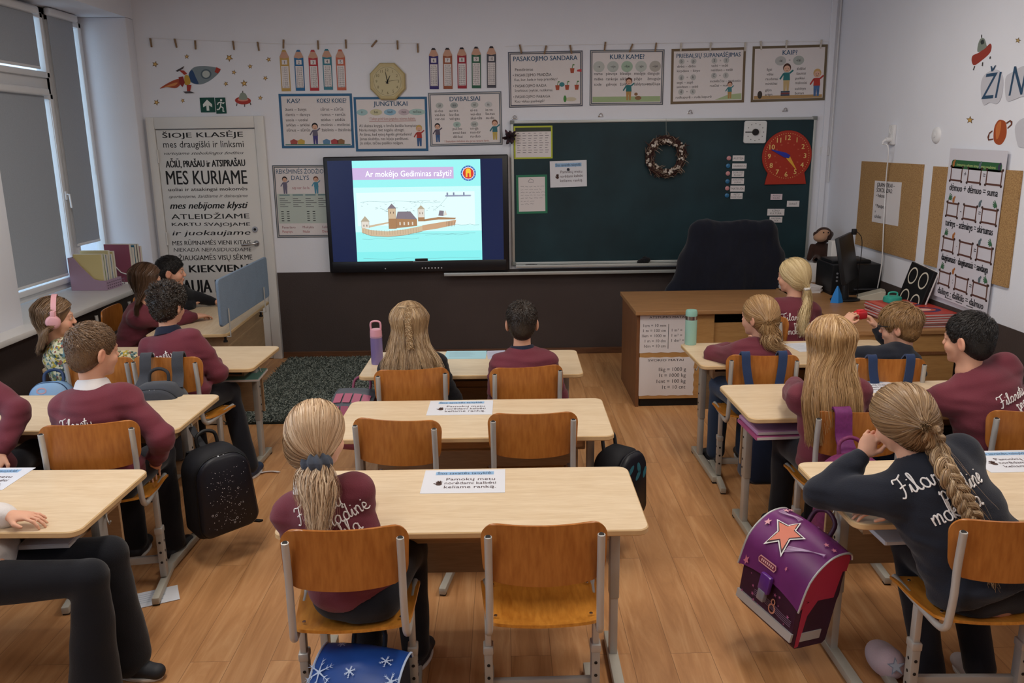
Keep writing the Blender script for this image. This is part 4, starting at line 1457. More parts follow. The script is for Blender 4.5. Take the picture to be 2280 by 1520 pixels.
def make_hair(D, style, tail, tie, kw):
	rg, mat, body, org = D['rg'], D['hcol'], D['body'], D['org']
	if callable(tail): tail = tail(D)
	if isinstance(tie, str):
		a, b, c = (float(x) for x in tie[1:].split(','))
		tie = (np.array(t3(onY(a, b, c))) - D['Hc']) @ D['Hm'] / D['hs']
	if 'backpx' in kw: kw['back'] = back_pts(kw['backpx'])(D)
	if 'tuftpx' in kw: kw['tuft'] = [t3(onY(*q)) for q in kw['tuftpx']]
	Hm = D['Hm']
	toW = lambda v: v @ Hm.T
	if style in ('short', 'curly', 'mop'):
		thick = {'short': 0.001, 'curly': 0.008, 'mop': 0.007}[style]
		cap = make_cap(D, kw.get('fringe', 0.0), thick, 0, True)
		n = int({'short': 6500, 'curly': 3200, 'mop': 5200}[style] * HAIR_Q)
		k = rg.randint(0, len(D['hl']), n)
		p0, nr = D['hl'][k].astype(float), D['hn'][k].astype(float)
		ok = (p0 * np.array([1, 1, 1])) @ np.array([0, 0, 1.0]) > -0.2
		d0 = unit_rows((p0 - HCEN) / RAD)
		crown = unit(V3(kw.get('crown', 0.12), -0.62, 0.78))
		fl = d0 - crown
		fl[:, 2] -= np.clip(0.2 - d0[:, 2], 0, 1) * 0.9
		fl = unit_rows(fl + 0.25 * np.cross(np.tile(crown, (n, 1)), fl)) + rg.normal(size=(n, 3)) * (0.22 if style == 'short' else 0.35)
		fl = unit_rows(fl - nr * (fl * nr).sum(1, keepdims=True))
		up = np.clip(0.25 + 0.9 * d0[:, 2], 0.0, 1.0)
		ln = {'short': 0.030, 'curly': 0.030, 'mop': 0.058}[style] * (0.6 + 0.7 * rg.rand(n)) * (0.25 + 0.75 * up) * kw.get('hairlen', 1.0)
		m = 7
		t = np.linspace(0, 1, m)
		lf = {'short': 0.009, 'curly': 0.026, 'mop': 0.012}[style]
		P = p0[:, None] - nr[:, None] * 0.001 + fl[:, None] * (ln[:, None] * t)[..., None] + nr[:, None] * ((0.0015 + lf * up * rg.uniform(0.5, 1.2, n))[:, None] * np.sin(t * (PI * 0.75)))[..., None]
		if style == 'curly':
			A = unit_rows(np.cross(nr, fl))
			ph = (wave_noise(p0, 90, 3) * 9)[:, None] + rg.rand(n, 1) * 1.2
			P += A[:, None] * (0.010 * np.sin(t[None] * 6 + ph))[..., None] * t[None, :, None] + nr[:, None] * (0.009 * np.cos(t[None] * 6 + ph))[..., None] * t[None, :, None]
		else:
			P -= d0[:, None] * (ln[:, None] ** 2 * 3.0 * t[None] ** 2)[..., None]
		w = np.array([0.8, 1, 1, 0.9, 0.75, 0.55, 0.15]) * {'short': 0.0011, 'curly': 0.0016, 'mop': 0.0014}[style]
		cl = np.clip(0.5 + 0.5 * wave_noise(p0, 140, 5), 0, 1)
		tt = np.clip(0.45 * tints(rg, n, 0.05, 1.0) + 0.45 * cl, 0, 1) * (0.65 + 0.35 * up)
		out = np.repeat(toW(nr)[:, None], m, 1)
		ribbons('hair_locks', world_pts(D, P), w, out, D, cap, tt, rg, 0.45)
		return
	cap = make_cap(D, kw.get('fringe', 0.0), 0.003, -0.1, False)
	ts = kw.get('tintr', (0.12, 1.0))
	hl, hn = D['hl'].astype(float), D['hn'].astype(float)
	if style in ('pony', 'braid'):
		tie_l = V3(*tie) if tie is not None else V3(0, -0.108, -0.035)
		td = unit((tie_l - HCEN) / RAD)
		n = int(3600 * HAIR_Q)
		k = rg.randint(0, len(hl), n * 2)
		k = k[np.linalg.norm(hl[k] - tie_l, axis=1) > 0.045][:n]
		n = len(k)
		d0 = unit_rows((hl[k] - HCEN) / RAD)
		m = 15
		t = np.linspace(0, 1, m)
		path = slerp(d0, np.tile(td, (n, 1)), t)
		P = HCEN + RAD * path
		lk = wave_noise(hl[k], 45, 8)
		P += (np.cross(path, td) * (0.010 * lk[:, None] * np.sin(t * PI)[None])[..., None])
		P = hug(D, P, 0.0005, 0.006, rg=rg)
		cv = (np.clip((t - 0.72) / 0.28, 0, 1) ** 1.5)[None, :, None]
		P = P * (1 - cv) + (tie_l + rg.normal(size=(n, 1, 3)) * 0.006) * cv
		out = toW(unit_rows((P - HCEN) / RAD ** 2))
		cl = np.clip(0.5 + 0.6 * wave_noise(d0 - td * (d0 @ td)[:, None], 16, 4), 0, 1)
		tt = np.clip(ts[0] + (ts[1] - ts[0]) * (0.5 * rg.beta(2, 2, n) + 0.45 * cl), 0, 1)
		ribbons('scalp_hair', world_pts(D, P), 0.0016 * np.clip(1.25 - 0.5 * t, 0.4, 1), out, D, cap, tt, rg, 0.3)
		tw = world_pts(D, tie_l[None])[0]
		if style == 'pony':
			cen = np.vstack([tw[None], np.array(tail)])
			b = kw.get('bulge', 0.036)
			prof = lambda x: 0.011 + b * math.sin(PI * min(1, x * 0.75 + 0.1)) ** 0.8 * (1 if x < 0.6 else 1 - 0.45 * (x - 0.6) / 0.4)
			n2 = int(kw.get('ntail', 700) * 2.6 * HAIR_Q)
			Q, out = bundle(cen, n2, 16, rg, prof, 0.012, 0.4, kw.get('wave', 0.004) + 0.003, kw.get('nc', 22))
			ribbons('ponytail', Q, 0.0015 * np.concatenate([np.linspace(0.8, 1, 5), np.linspace(1, 0.25, 11)]), out, D, cap, tints(rg, n2, *ts), rg)
		else:
			cen = spl(np.vstack([tw[None], np.array(tail)]), 160)
			T = unit_rows(np.gradient(cen, axis=0))
			o_ = V3(*kw.get('braidout', (0, -1, 0)))
			A = unit_rows(np.cross(T, o_))
			B = np.cross(A, T)
			s_ = np.linspace(0, 1, 160)
			turns = kw.get('turns', 4.6)
			wd = kw.get('bw', 0.026) * np.clip(np.minimum(1.05 - 0.35 * s_, 1), 0.3, 1) * np.clip(0.25 + s_ * 11, 0.25, 1)
			nb = int(330 * HAIR_Q)
			QS, OS = [], []
			for kb in range(3):
				ph = s_ * turns * 2 * PI + kb * 2 * PI / 3
				c = cen + A * (wd * np.sin(ph))[:, None] + B * (wd * 0.42 * np.sin(2 * ph))[:, None]
				Tc = unit_rows(np.gradient(c, axis=0))
				Ac = unit_rows(np.cross(Tc, o_))
				Bc = np.cross(Ac, Tc)
				a2 = rg.rand(nb)[:, None] * 2 * PI + 0.8 * s_[None]
				br = np.sqrt(rg.uniform(0.25, 1, nb))[:, None] * wd[None] * 0.60
				o2 = Ac[None] * np.cos(a2)[..., None] + Bc[None] * np.sin(a2)[..., None]
				QS.append((c[None] + o2 * br[..., None])[:, ::2])
				OS.append(o2[:, ::2])
			Q = np.concatenate(QS)
			ribbons('braid', Q, 0.0015, np.concatenate(OS), D, cap, tints(rg, len(Q), 0.1, 1.0), rg, 0.2)
			if 'tuft' in kw:
				Q, out = bundle(np.vstack([cen[-1][None], np.array(kw['tuft'])]), 420, 10, rg, lambda x: 0.010 + 0.012 * math.sin(PI * x * 0.8), 0.01, 0.4)
				ribbons('braid_tuft', Q, 0.0014 * np.linspace(1, 0.25, 10), out, D, cap, tints(rg, 420, *ts), rg)
			fl, out = bundle(cen[::20], 90, 14, rg, lambda x: 0.036, 0.03, 0.5)
			ribbons('loose_hairs', fl, 0.0006, out, D, cap, tints(rg, 90), rg)
		if kw.get('scrunchie'):
			mb = MB()
			cen2 = np.array(tail)[0] - tw
			ax = unit(cen2)
			a1 = unit(np.cross(ax, V3(0.2, 0.1, 1)))
			a2 = np.cross(ax, a1)
			R0, rt = kw['scrunchie'][1], kw['scrunchie'][2]
			rows = []
			for i in range(65):
				a = 2 * PI * i / 64
				rad = a1 * math.cos(a) + a2 * math.sin(a)
				row = []
				for j in range(15):
					b2 = 2 * PI * j / 14
					rr = rt * (1 + 0.26 * math.sin(9 * a + 1.5 * math.sin(b2)) + 0.12 * math.sin(5 * a + b2))
					row.append(tw + ax * 0.006 - org + rad * (R0 + rr * math.cos(b2)) + ax * rr * 1.15 * math.sin(b2))
				rows.append(row)
			mb.surf(rows, kw['scrunchie'][0])
			mb.build('hair_tie', cap, smooth=70)
		return
	# loose hair: from the parting over the head and down the back, gathered into locks
	n = int(kw.get('nl', 1700) * 2.6 * HAIR_Q)
	part, vol = kw.get('part', 0.0), kw.get('vol', 0.03)
	az0 = rg.uniform(-1, 1, n)
	azm = kw.get('azmax', 112)
	a = np.radians(np.sign(az0) * np.abs(az0) ** 0.95 * azm)
	fr = np.clip(np.abs(np.degrees(a)) / azm, 0, 1)
	yy = np.clip(-0.55 + 1.4 * fr + rg.normal(size=n) * 0.16, -0.72, 0.86)
	d0 = unit_rows(np.stack([part + np.sign(az0) * rg.uniform(0.0, 0.10, n), yy, np.sqrt(np.clip(1 - yy ** 2, 0.1, 1))], 1))
	d1 = unit_rows(np.stack([np.sin(a), -np.cos(a), np.full(n, 0.15)], 1))
	d2 = unit_rows(np.stack([np.sin(a), -np.cos(a), np.full(n, -0.55)], 1))
	t1 = np.linspace(0, 1, 9)
	P1 = HCEN + RAD * slerp(d0, d1, t1)
	P1 = hug(D, P1, 0.001, 0.009 + vol * 0.15, rg=rg)
	q2 = scalp(d2, 1.08 + vol) * np.array([1.12, 1.08, 1])
	P1[:, 6:] *= np.array([1.05, 1.04, 1])
	W1, W2 = world_pts(D, P1), world_pts(D, q2)
	back = np.array(kw['back'])
	wid = kw.get('wid', [0.075, 0.085, 0.06])
	rr, ff = D['r'], D['f']
	nc = kw.get('nc', 26)
	ck = np.round((np.sin(a) * 0.5 + 0.5) * nc + rg.normal(size=n) * 0.5).astype(int)
	cl_ = np.linspace(-1, 1, nc + 1)
	co, cv, cz = rg.normal(size=nc + 9) * 0.012, rg.uniform(-0.02, 0.012, nc + 9), 1 - kw.get('lenvar', 0.45) * rg.rand(nc + 9) ** 1.4
	hang = []
	for j, c in enumerate(back):
		w = wid[min(j, len(wid) - 1)]
		mx = (j + 1) / len(back) * 0.75
		lat = np.sin(a) * (1 - mx) + cl_[np.clip(ck, 0, nc)] * mx
		p = c[None] + rr[None] * (lat * w + co[ck] * mx * 1.2 + rg.normal(size=n) * 0.007)[:, None] - ff[None] * (0.018 * (1 - lat ** 2) + cv[ck] * mx + rg.uniform(-0.012, 0.010, n) * (1 - mx * 0.6))[:, None]
		hang.append(p)
	prev = hang[-2] if len(hang) > 1 else W2
	hang[-1] = prev + (hang[-1] - prev) * (cz[ck] * (1 - 0.15 * rg.rand(n)))[:, None] + rg.normal(size=(n, 3)) * 0.004
	ctrl = np.concatenate([W1[:, ::2], W2[:, None]] + [h[:, None] for h in hang], 1)
	m = 22
	P = np.stack([spl(c, m) for c in ctrl])
	P += np.cumsum(rg.normal(size=(n, m, 3)), 1) * 0.0007
	ctr = D['Hc'][None, None] * np.ones((n, m, 1))
	ctr[..., 2] = np.minimum(ctr[..., 2], P[..., 2])
	ctr += D['f'][None, None] * 0.05
	out = unit_rows(P - ctr)
	tt = np.clip(ts[0] + (ts[1] - ts[0]) * (0.55 * rg.beta(2, 2, n) + 0.5 * np.clip(0.5 + co[ck] * 22, 0, 1)), 0, 1)
	ribbons('long_hair', P, 0.0016 * np.concatenate([np.linspace(0.8, 1, 5), np.linspace(1, 0.3, 17)]), out, D, cap, tt, rg, 0.35)
	if kw.get('plait'):
		c0 = np.array(kw['plait'])
		cen = spl(world_pts(D, c0), 120)
		T = unit_rows(np.gradient(cen, axis=0))
		A = unit_rows(np.cross(T, V3(0, -1, 0)))
		B = np.cross(A, T)
		s_ = np.linspace(0, 1, 120)
		QS = []
		for kb in range(3):
			ph = s_ * 5.5 * 2 * PI + kb * 2 * PI / 3
			c = cen + A * (0.010 * np.sin(ph))[:, None] + B * (0.005 * np.sin(2 * ph))[:, None]
			for i in range(70): QS.append((c + rg.normal(size=3) * 0.0034)[::2])
		QS = np.array(QS)
		ribbons('plait', QS, 0.0012, np.tile(V3(0, -1, 0.2), QS.shape[:2] + (1,)), D, cap, np.clip(0.6 + 0.4 * rg.rand(len(QS)), 0, 1), rg, 0.6)
		for sx in (-1, 1):
			cen = world_pts(D, np.array([(sx * 0.066, 0.0, 0.085), (sx * 0.044, -0.068, 0.100), c0[0]]))
			Q, out = bundle(cen, 160, 12, rg, lambda x: 0.010, 0.003, 0.0, clump=0)
			ribbons('plait_root', Q, 0.0013, out, D, cap, np.clip(0.5 + 0.45 * rg.rand(160), 0, 1), rg)
	if kw.get('fly'):
		nf = kw['fly']
		d = rand_dirs(rg, nf, lambda v: v[:, 2] > 0.1)
		m2 = 7
		tt = np.linspace(0, 1, m2)
		P = scalp(d, 1.02)[:, None] + d[:, None] * (0.02 * tt ** 0.8)[None, :, None] * rg.uniform(0.4, 1.5, (nf, 1, 1)) + np.cumsum(rg.normal(size=(nf, m2, 3)), 1) * 0.003
		P[:, :, 2] -= 0.025 * tt ** 2
		ribbons('flyaway_hair', world_pts(D, P), 0.0004, toW(np.repeat(d[:, None], m2, 1)), D, cap, np.full(nf, 0.95), rg)
# ================================================================== who sits where
def back_pts(px, off=0.02):
	"""points just outside the back of the sweatshirt, found along the line of sight"""
	def g(D):
		bv = BVHTree.FromPolygons([tuple(p) for p in D['Vt']], [tuple(q) for q in D['Ft']])
		out, yl = [], None
		for q in px:
			d = _ray(q[0], q[1]).normalized()
			o = off if len(q) < 3 else q[2]
			hit = bv.ray_cast(Vector((0, 0, CAM_H)), d)
			if hit[0] is not None:
				p = hit[0] - d * o
				yl = p.y
			else:
				p = onY(q[0], q[1], yl if yl is not None else D['N'][1] - 0.10)
			out.append(tuple(p))
		return out
	return g
M_WHITETOP = fabric('white_sweatshirt_fleece', '#d9d4d2', 0.06, 260)
LAPTOP = None
def t3(v): return (v[0], v[1], v[2])
# -- middle row
person('P10', 'person with long blonde ponytail and grey scrunchie, alone at a long desk',
	   (-0.515, 2.560), t3(onY(706, 968, 2.66)), yaw=-8, hr=(-22, 6, 0), hair='pony', hcol='blonde', collar=M_COLLARW, prt=True, seed=1, hscale=1.06, build=0.92, elR=(0.1, -0.2, -1), elL=(-0.1, -0.2, -1),
	   handL=(-0.62, 2.80, 0.735), handR=(-0.53, 2.80, 0.735), skin='#dfae94',
	   tail=back_pts([(704, 1085, 0.055), (712, 1210, 0.05)]), tie='w706,1026,2.56',
	   kw=dict(bulge=0.072, ntail=1300, wave=0.004, scrunchie=(fabric('grey_scrunchie', '#4c525e', 0.2, 120), 0.026, 0.022), px=0.05, ph=0.68, pk=1.05, ear=False))
person('P8', 'person with loose fair hair and a small plait, black top',
	   (-0.495, 4.455), t3(onY(912, 722, 4.53)), yaw=2, hr=(2, 2, 0), hair='loose', hcol='darkblonde', top=M_BLACKTOP, prt=False, seed=2, hscale=1.04,
	   kw=dict(ear=False, backpx=[(910, 770, 0.035), (912, 800, 0.03), (915, 835, 0.025)], wid=[0.10, 0.135, 0.155], nl=1500, fly=160, vol=0.05, topname='jumper', plait=[(0.0, -0.090, 0.104), (0.002, -0.130, 0.050), (0.006, -0.150, -0.02), (0.012, -0.156, -0.10)]))
person('P9', 'person with short dark hair and navy collar, seated right of the small plait',
	   (0.115, 4.465), t3(onY(1162, 716, 4.52)), yaw=2, hr=(0, 2, 0), hair='short', hcol='dark', collar=M_COLLARN, prt=False, seed=3, hscale=1.04, kw=dict(topname='jumper', nape=-0.11))
# -- left row
person('P5', 'person with short brown hair and a white collar above a maroon lettered sweatshirt',
	   (-1.80, 3.50), t3(onY(208, 778, 3.60)), yaw=-4, hr=(-36, 6, 0), seat=0.485, hair='short', hcol='lightbrown', collar=M_COLLARW, seed=4, hscale=1.07, build=1.06,
	   handL=(-1.90, 3.80, 0.735), handR=(-1.615, 3.62, 0.60), elR=(1, -0.3, -0.9), kw=dict(px=0.005, ph=0.50, nape=-0.11, crown=-0.2))
person('P6', 'person mostly outside the frame, maroon sleeve bent at the elbow beside the white-collared boy',
	   (-2.42, 3.585), (-2.55, 3.72, 1.15), yaw=5, hr=(10, 5, 0), seat=0.46, hair='short', hcol='brown', prt=False, seed=5,
	   handL=(-2.65, 3.95, 0.735), handR=t3(onY(2, 1012, 3.50)), elR=(1.0, 0.1, 0.1), kw=dict())
person('P4', 'person with dark curly hair, navy collar and maroon jumper',
	   (-1.885, 4.66), t3(onY(374, 678, 4.78)), yaw=-3, hr=(-16, 4, 0), seat=0.485, hair='curly', hcol='dark', collar=M_COLLARN, seed=6, hscale=1.02,
	   handL=(-2.00, 4.98, 0.735), handR=(-1.78, 4.95, 0.72), shoe='#2b3a55', kneeR=(-1.72, 4.98, 0.52), ankR=(-1.60, 4.86, 0.085), kw=dict(px=0.0, ph=0.52, nape=-0.11, topname='jumper'))
person('P1', 'person with pink headphones over brown hair and a flowery jacket, next to the window sill',
	   (-2.47, 4.80), t3(onY(124, 706, 4.86)), yaw=-45, hr=(-68, 4, 0), hair='loose', hcol='lightbrown', top=M_FLORAL, prt=False, seed=7, hscale=1.02,
	   handL=(-2.25, 5.08, 0.735), handR=(-2.20, 4.86, 0.735), elR=(0.2, -0.6, -0.6),
	   kw=dict(ear=False, backpx=[(98, 745, 0.03), (92, 785, 0.025)], wid=[0.075, 0.07], nl=1100, topname='jacket', tintr=(0.05, 0.8)))
person('P2', 'person with straight dark brown shoulder hair, maroon jumper, by the window sill',
	   (-2.84, 6.17), t3(onY(327, 622, 6.08)), yaw=-78, hr=(-52, 6, 0), hair='loose', hcol='brown', prt=False, seed=8, hscale=1.02,
	   handL=(-2.42, 6.35, 0.735), handR=t3(onZ(462, 704, 0.73)), kw=dict(ear=False, backpx=[(312, 664, 0.03), (308, 695, 0.025)], wid=[0.075, 0.07], nl=1000, topname='jumper', tintr=(0.1, 0.9)))
person('P3', 'person with black hair and black top in profile before the door',
	   (-2.86, 6.78), t3(onY(381, 603, 6.55)), yaw=-78, hr=(-78, 4, 0), hair='short', hcol='black', top=M_BLACKTOP, prt=False, seed=9, hscale=1.04,
	   handR=t3(onZ(432, 676, 0.735)), handL=(-2.42, 6.9, 0.735), curlR=60, kw=dict(topname='jumper', nape=-0.11))
_k = onZ(238, 1278, 0.52)
person('P7', 'person cut off by the frame, dark flared trousers and white sleeve on the desk',
	   (_k.x - 0.46, _k.y + 0.02), (_k.x - 0.60, _k.y + 0.10, 1.14), yaw=-82, hr=(-70, 6, 0), hair='short', hcol='brown', top=M_WHITETOP, prt=False, seed=10,
	   kneeR=(_k.x - 0.045, _k.y - 0.03, 0.525), ankR=(_k.x - 0.07, _k.y - 0.05, 0.09), kneeL=(_k.x - 0.06, _k.y + 0.15, 0.52), ankL=(_k.x - 0.05, _k.y + 0.16, 0.09),
	   handL=t3(onZ(22, 1148, 0.742)), handR=(_k.x - 0.42, _k.y - 0.05, 0.64), elL=(-0.6, 0.3, -0.2), dL=(1, -0.03, -0.02), kw=dict(flare=0.088, footdir=(1, -0.2, 0)), trousers=fabric('black_trouser_cloth', '#15161c', 0.2, 320))
# -- right row
person('P11', 'person with a very long light blonde ponytail seated against the teacher desk',
	   (2.01, 5.63), t3(onY(1766, 612, 5.76)), yaw=10, hr=(46, 4, 0), hair='pony', hcol='lightblonde', seed=11, hscale=1.06,
	   handL=(1.86, 5.98, 0.66), handR=(2.12, 5.98, 0.66), tie='w1797,640,5.66',
	   tail=back_pts([(1797, 668, 0.03), (1790, 705, 0.03), (1783, 750, 0.03)]), kw=dict(bulge=0.030, ntail=520, ear=False, px=-0.03, ph=0.50, scrunchie=(flat('#dcd8d2', 0.6), 0.016, 0.008)))
person('P12', 'person with a short wavy golden ponytail beside the mint bottle, maroon jumper',
	   (1.46, 4.63), t3(onY(1690, 702, 4.78)), yaw=8, hr=(40, 4, 0), hair='pony', hcol='honey', prt=False, seed=12, hscale=1.06, trousers=M_JEANS,
	   handL=t3(onZ(1630, 772, 0.735)), elL=(-1, -0.25, -0.25), handR=(1.6, 5.02, 0.735), tie='w1712,720,4.64',
	   tail=back_pts([(1714, 742, 0.035), (1720, 765, 0.04), (1745, 785, 0.03)]), kw=dict(bulge=0.058, ntail=800, wave=0.02, topname='jumper'))
person('P13', 'person in glasses and a navy top raising something red in both hands',
	   (2.14, 4.53), t3(onY(2003, 724, 4.64)), yaw=22, hr=(50, 8, 0), hair='mop', hcol='honey', top=M_NAVY, prt=False, seed=13, hscale=1.06,
	   handL=t3(onY(1880, 722, 4.86)), handR=t3(onY(1950, 728, 4.93)), dL=(0.55, 0.25, 0.65), dR=(-0.45, 0.2, 0.75), nL=(-0.7, -0.5, 0.3), nR=(0.8, -0.3, 0.4), curlL=38, curlR=38, elL=(-0.3, -0.3, -1), elR=(0.8, -0.2, -0.8), kw=dict(nape=-0.11, hairlen=1.2))
person('P14', 'person with loose waist-long blonde hair hiding the back of a maroon sweatshirt',
	   (1.515, 3.635), t3(onY(1846, 764, 3.71)), yaw=3, hr=(8, 2, 0), hair='loose', hcol='honey', seed=14, hscale=1.06, tail=None,
	   handL=t3(onZ(1765, 835, 0.735)), elL=(-1, -0.35, -0.3), handR=(1.68, 4.0, 0.735),
	   kw=dict(ear=False, backpx=[(1852, 830, 0.04), (1856, 890, 0.04), (1862, 990, 0.035)], wid=[0.098, 0.118, 0.105], nl=1900, vol=0.045, fly=60, px=-0.02, ph=0.42))
person('P15', 'broad person with short black hair, maroon sweatshirt with white lettering on the back',
	   (2.335, 3.60), t3(onY(2156, 752, 3.70)), yaw=6, hr=(36, 4, 0), hair='short', hcol='black', collar=M_MAROON, seed=15, hscale=1.07, build=1.22,
	   handL=(1.98, 3.97, 0.735), handR=(2.35, 4.0, 0.735), elL=(-1, -0.2, -0.4), elR=(1, -0.2, -0.5), kw=dict(neck=0.035, px=0.075, ph=0.56, nape=-0.11, tilt=-2))
person('P16', 'person with a thick blonde braid leaning on one fist, navy sweatshirt with white lettering',
	   (1.625, 2.555), t3(onY(2008, 932, 2.75)), yaw=10, hr=(26, 16, -14), hair='braid', hcol='darkblonde', top=M_NAVY, seed=16, hscale=1.10, vox=0.0042, build=1.24,
	   handL=t3(onY(1922, 1012, 2.80)), elL=(-0.9, -0.2, -0.9), dL=(0.3, -0.05, 0.95), nL=(-0.75, -0.6, 0.1), curlL=70,
	   handR=t3(onZ(1988, 1135, 0.742)), dR=(-1, 0.22, -0.06), nR=(0, 0, 1), curlR=12, elR=(0.6, -0.5, -0.3),
	   tie='w2062,950,2.60', tail=back_pts([(2083, 992, 0.03), (2108, 1050, 0.03), (2140, 1105, 0.032), (2165, 1150, 0.03), (2185, 1205, 0.012), (2203, 1265, 0.012)]),
	   shoe='#c9c2c4', kneeL=(1.50, 2.86, 0.52), kneeR=(1.70, 2.90, 0.52), ankL=(1.54, 2.70, 0.085), ankR=(1.74, 2.72, 0.085),
	   kw=dict(pk=1.25, bw=0.027, turns=5.0, braidout=(0.1, -1, 0.3), tuftpx=[(2208, 1290, 2.42), (2215, 1322, 2.415)], ear=False, neck=0.02, px=-0.045, ph=0.72, tilt=-3, tintr=(0.1, 0.9), topname='sweatshirt', footdir=(0.15, -1, 0) if False else None))
# ================================================================== things on the walls
def wall_mtx(kind, tl, tr, bl, gap=0.001):
	"""plane of a thing on a wall from three of its corners: matrix, width, height (origin = centre)"""
	if kind == 'front':
		g = lambda p: onY(p[0], p[1], YW - gap)
		n = Vector((0, -1, 0))
	else:
		g = lambda p: onX(p[0], p[1], XR - gap)
		n = Vector((-1, 0, 0))
	A, B, C = g(tl), g(tr), g(bl)
	x = (B - A)
	W = x.length
	x.normalize()
	y = n.cross(x)
	H = abs((A - C).dot(y))
	c = A + x * W / 2 - y * H / 2
	M = Matrix(((x.x, y.x, n.x, c.x), (x.y, y.y, n.y, c.y), (x.z, y.z, n.z, c.z), (0, 0, 0, 1)))
	return M, W, H
M_PAPER = flat('#dcd6d6', 0.6, noise=0.02, scale=12)
M_PAPER2 = flat('#d9dbe2', 0.5)
INKD = flat('#26262c', 0.7)
INKG = flat('#5c5b60', 0.7)
TITLE = flat('#1d4f73', 0.6)
LINER = flat('#a5584e', 0.7)
def kid(mb, x, y, h, z, shirt, trousers, hairc):
	"""little printed child on a poster, feet at y"""
	sk = flat('#d8ac94', 0.7)
	mb.poly([(x - .10 * h, y), (x - .02 * h, y), (x, y + .28 * h), (x + .02 * h, y), (x + .10 * h, y), (x + .12 * h, y + .42 * h), (x - .12 * h, y + .42 * h)], z, flat(trousers, 0.7))
	mb.poly([(x - .13 * h, y + .38 * h), (x + .13 * h, y + .38 * h), (x + .11 * h, y + .66 * h), (x - .11 * h, y + .66 * h)], z + .0004, flat(shirt, 0.7))
	mb.line([(x - .11 * h, y + .63 * h), (x - .25 * h, y + .42 * h)], .06 * h, z + .0004, flat(shirt, 0.7))
	mb.line([(x + .11 * h, y + .63 * h), (x + .24 * h, y + .74 * h)], .06 * h, z + .0004, flat(shirt, 0.7))
	mb.oval(x, y + .83 * h, .15 * h, .16 * h, z + .0006, flat(hairc, 0.7), 16)
	mb.oval(x, y + .79 * h, .12 * h, .12 * h, z + .0010, sk, 16)
	for s in (-1, 1): mb.oval(x + s * .045 * h, y + .80 * h, .012 * h, .018 * h, z + .0014, INKD, 8)
	mb.line([(x - .04 * h, y + .74 * h), (x, y + .725 * h), (x + .04 * h, y + .74 * h)], .012 * h, z + .0014, INKD)
def poster(tl, tr, bl, title, frame, label, lines, kind='front', double=False, group='framed grammar posters on the front wall', art=None, th=0.040, ty=0.835, titles=None):
	M, W, H = wall_mtx(kind, tl, tr, bl)
	mb = MB()
	fm = flat(frame, 0.55)
	mb.box((0, 0, 0.0018), (W, H, 0.0036), M_PAPER)
	z = 0.0040
	b = 0.022
	mb.frame(-W / 2, -H / 2, W / 2, H / 2, b, z, fm)
	if double:
		mb.frame(-W / 2 + b * 0.35, -H / 2 + b * 0.35, W / 2 - b * 0.35, H / 2 - b * 0.35, b * 0.3, z + .0004, flat('#b9b4b2', 0.6))
	X = lambda u: (u - 0.5) * W
	Y = lambda v: (v - 0.5) * H
	for (tt, u) in (titles or [(title, 0.5)]):
		mb.text(tt, X(u), Y(ty), th, z + .0004, TITLE, maxw=W * (0.86 if not titles else 0.4), bold=0.012)
	for it in lines:
		s, u, v, h = it[:4]
		mt = it[4] if len(it) > 4 else INKD
		al = it[5] if len(it) > 5 else 'L'
		mw = it[6] * W if len(it) > 6 else None
		mb.text(s, X(u), Y(v), h, z + .0004, mt, align=al, maxw=mw)
	if art: art(mb, X, Y, z)
	o = mb.build('poster')
	o.matrix_world = M
	return tag(o, label, 'poster', group)
def blobs(mb, X, Y, z, items, txt=0.022):
	for u, v, rx, ry, c, s in items:
		mb.oval(X(u), Y(v), rx, ry, z + .0003, flat(c, 0.7), 18)
		if s: mb.text(s, X(u), Y(v) - txt * 0.35, txt, z + .0008, INKD)
def art_kas(mb, X, Y, z):
	mb.rect(X(.05), Y(.055), X(.95), Y(.075), z + .0004, flat('#4d7f74', 0.7))
	kid(mb, X(.47), Y(.075), .19, z + .0008, '#6a6478', '#433c7c', '#1e1c20')
	for u, c in ((.17, '#a5524e'), (.27, '#c2a24e'), (.62, '#5f86a8'), (.73, '#a8484c'), (.82, '#8c6a4a')):
		mb.poly([(X(u) - .03, Y(.075)), (X(u) + .03, Y(.075)), (X(u) + .034, Y(.14)), (X(u), Y(.17)), (X(u) - .034, Y(.14))], z + .0008, flat(c, 0.7))
poster((620, 209), (783.5, 208), (628.4, 330), '', '#2d628c', 'blue-framed poster headed KAS? and KOKS? KOKIE?', [
	('žuvis – žuvys', .08, .69, .026), ('dantis – dantys', .08, .595, .026), ('uosis – uosiai', .08, .50, .026), ('arklys – arkliai', .08, .405, .026), ('sūnus – sūnūs', .08, .31, .026),
	('sūrus – sūrūs', .56, .69, .026), ('ramus – ramūs', .56, .595, .026), ('atidus – atidūs', .56, .50, .026), ('molinis – moliniai', .56, .405, .026), ('žaislinis – žaisliniai', .56, .31, .026, INKD, 'L', .41)],
	art=art_kas, titles=[('KAS?', .20), ('KOKS? KOKIE?', .72)], ty=.83)
def art_jung(mb, X, Y, z):
	blobs(mb, X, Y, z, [(.11, .72, .05, .028, '#9fc0c4', 'ir'), (.30, .72, .055, .028, '#c8c3a0', 'bei'), (.49, .72, .055, .028, '#8fb6cc', 'kad'), (.68, .72, .05, .028, '#c2b4bc', 'nes'), (.86, .72, .075, .028, '#a8c4c0', 'tačiau')])
	mb.rect(X(.20), Y(.555), X(.84), Y(.563), z + .0004, LINER)
	kid(mb, X(.88), Y(.09), .19, z + .0006, '#a83a34', '#3f5f8c', '#c9a860')
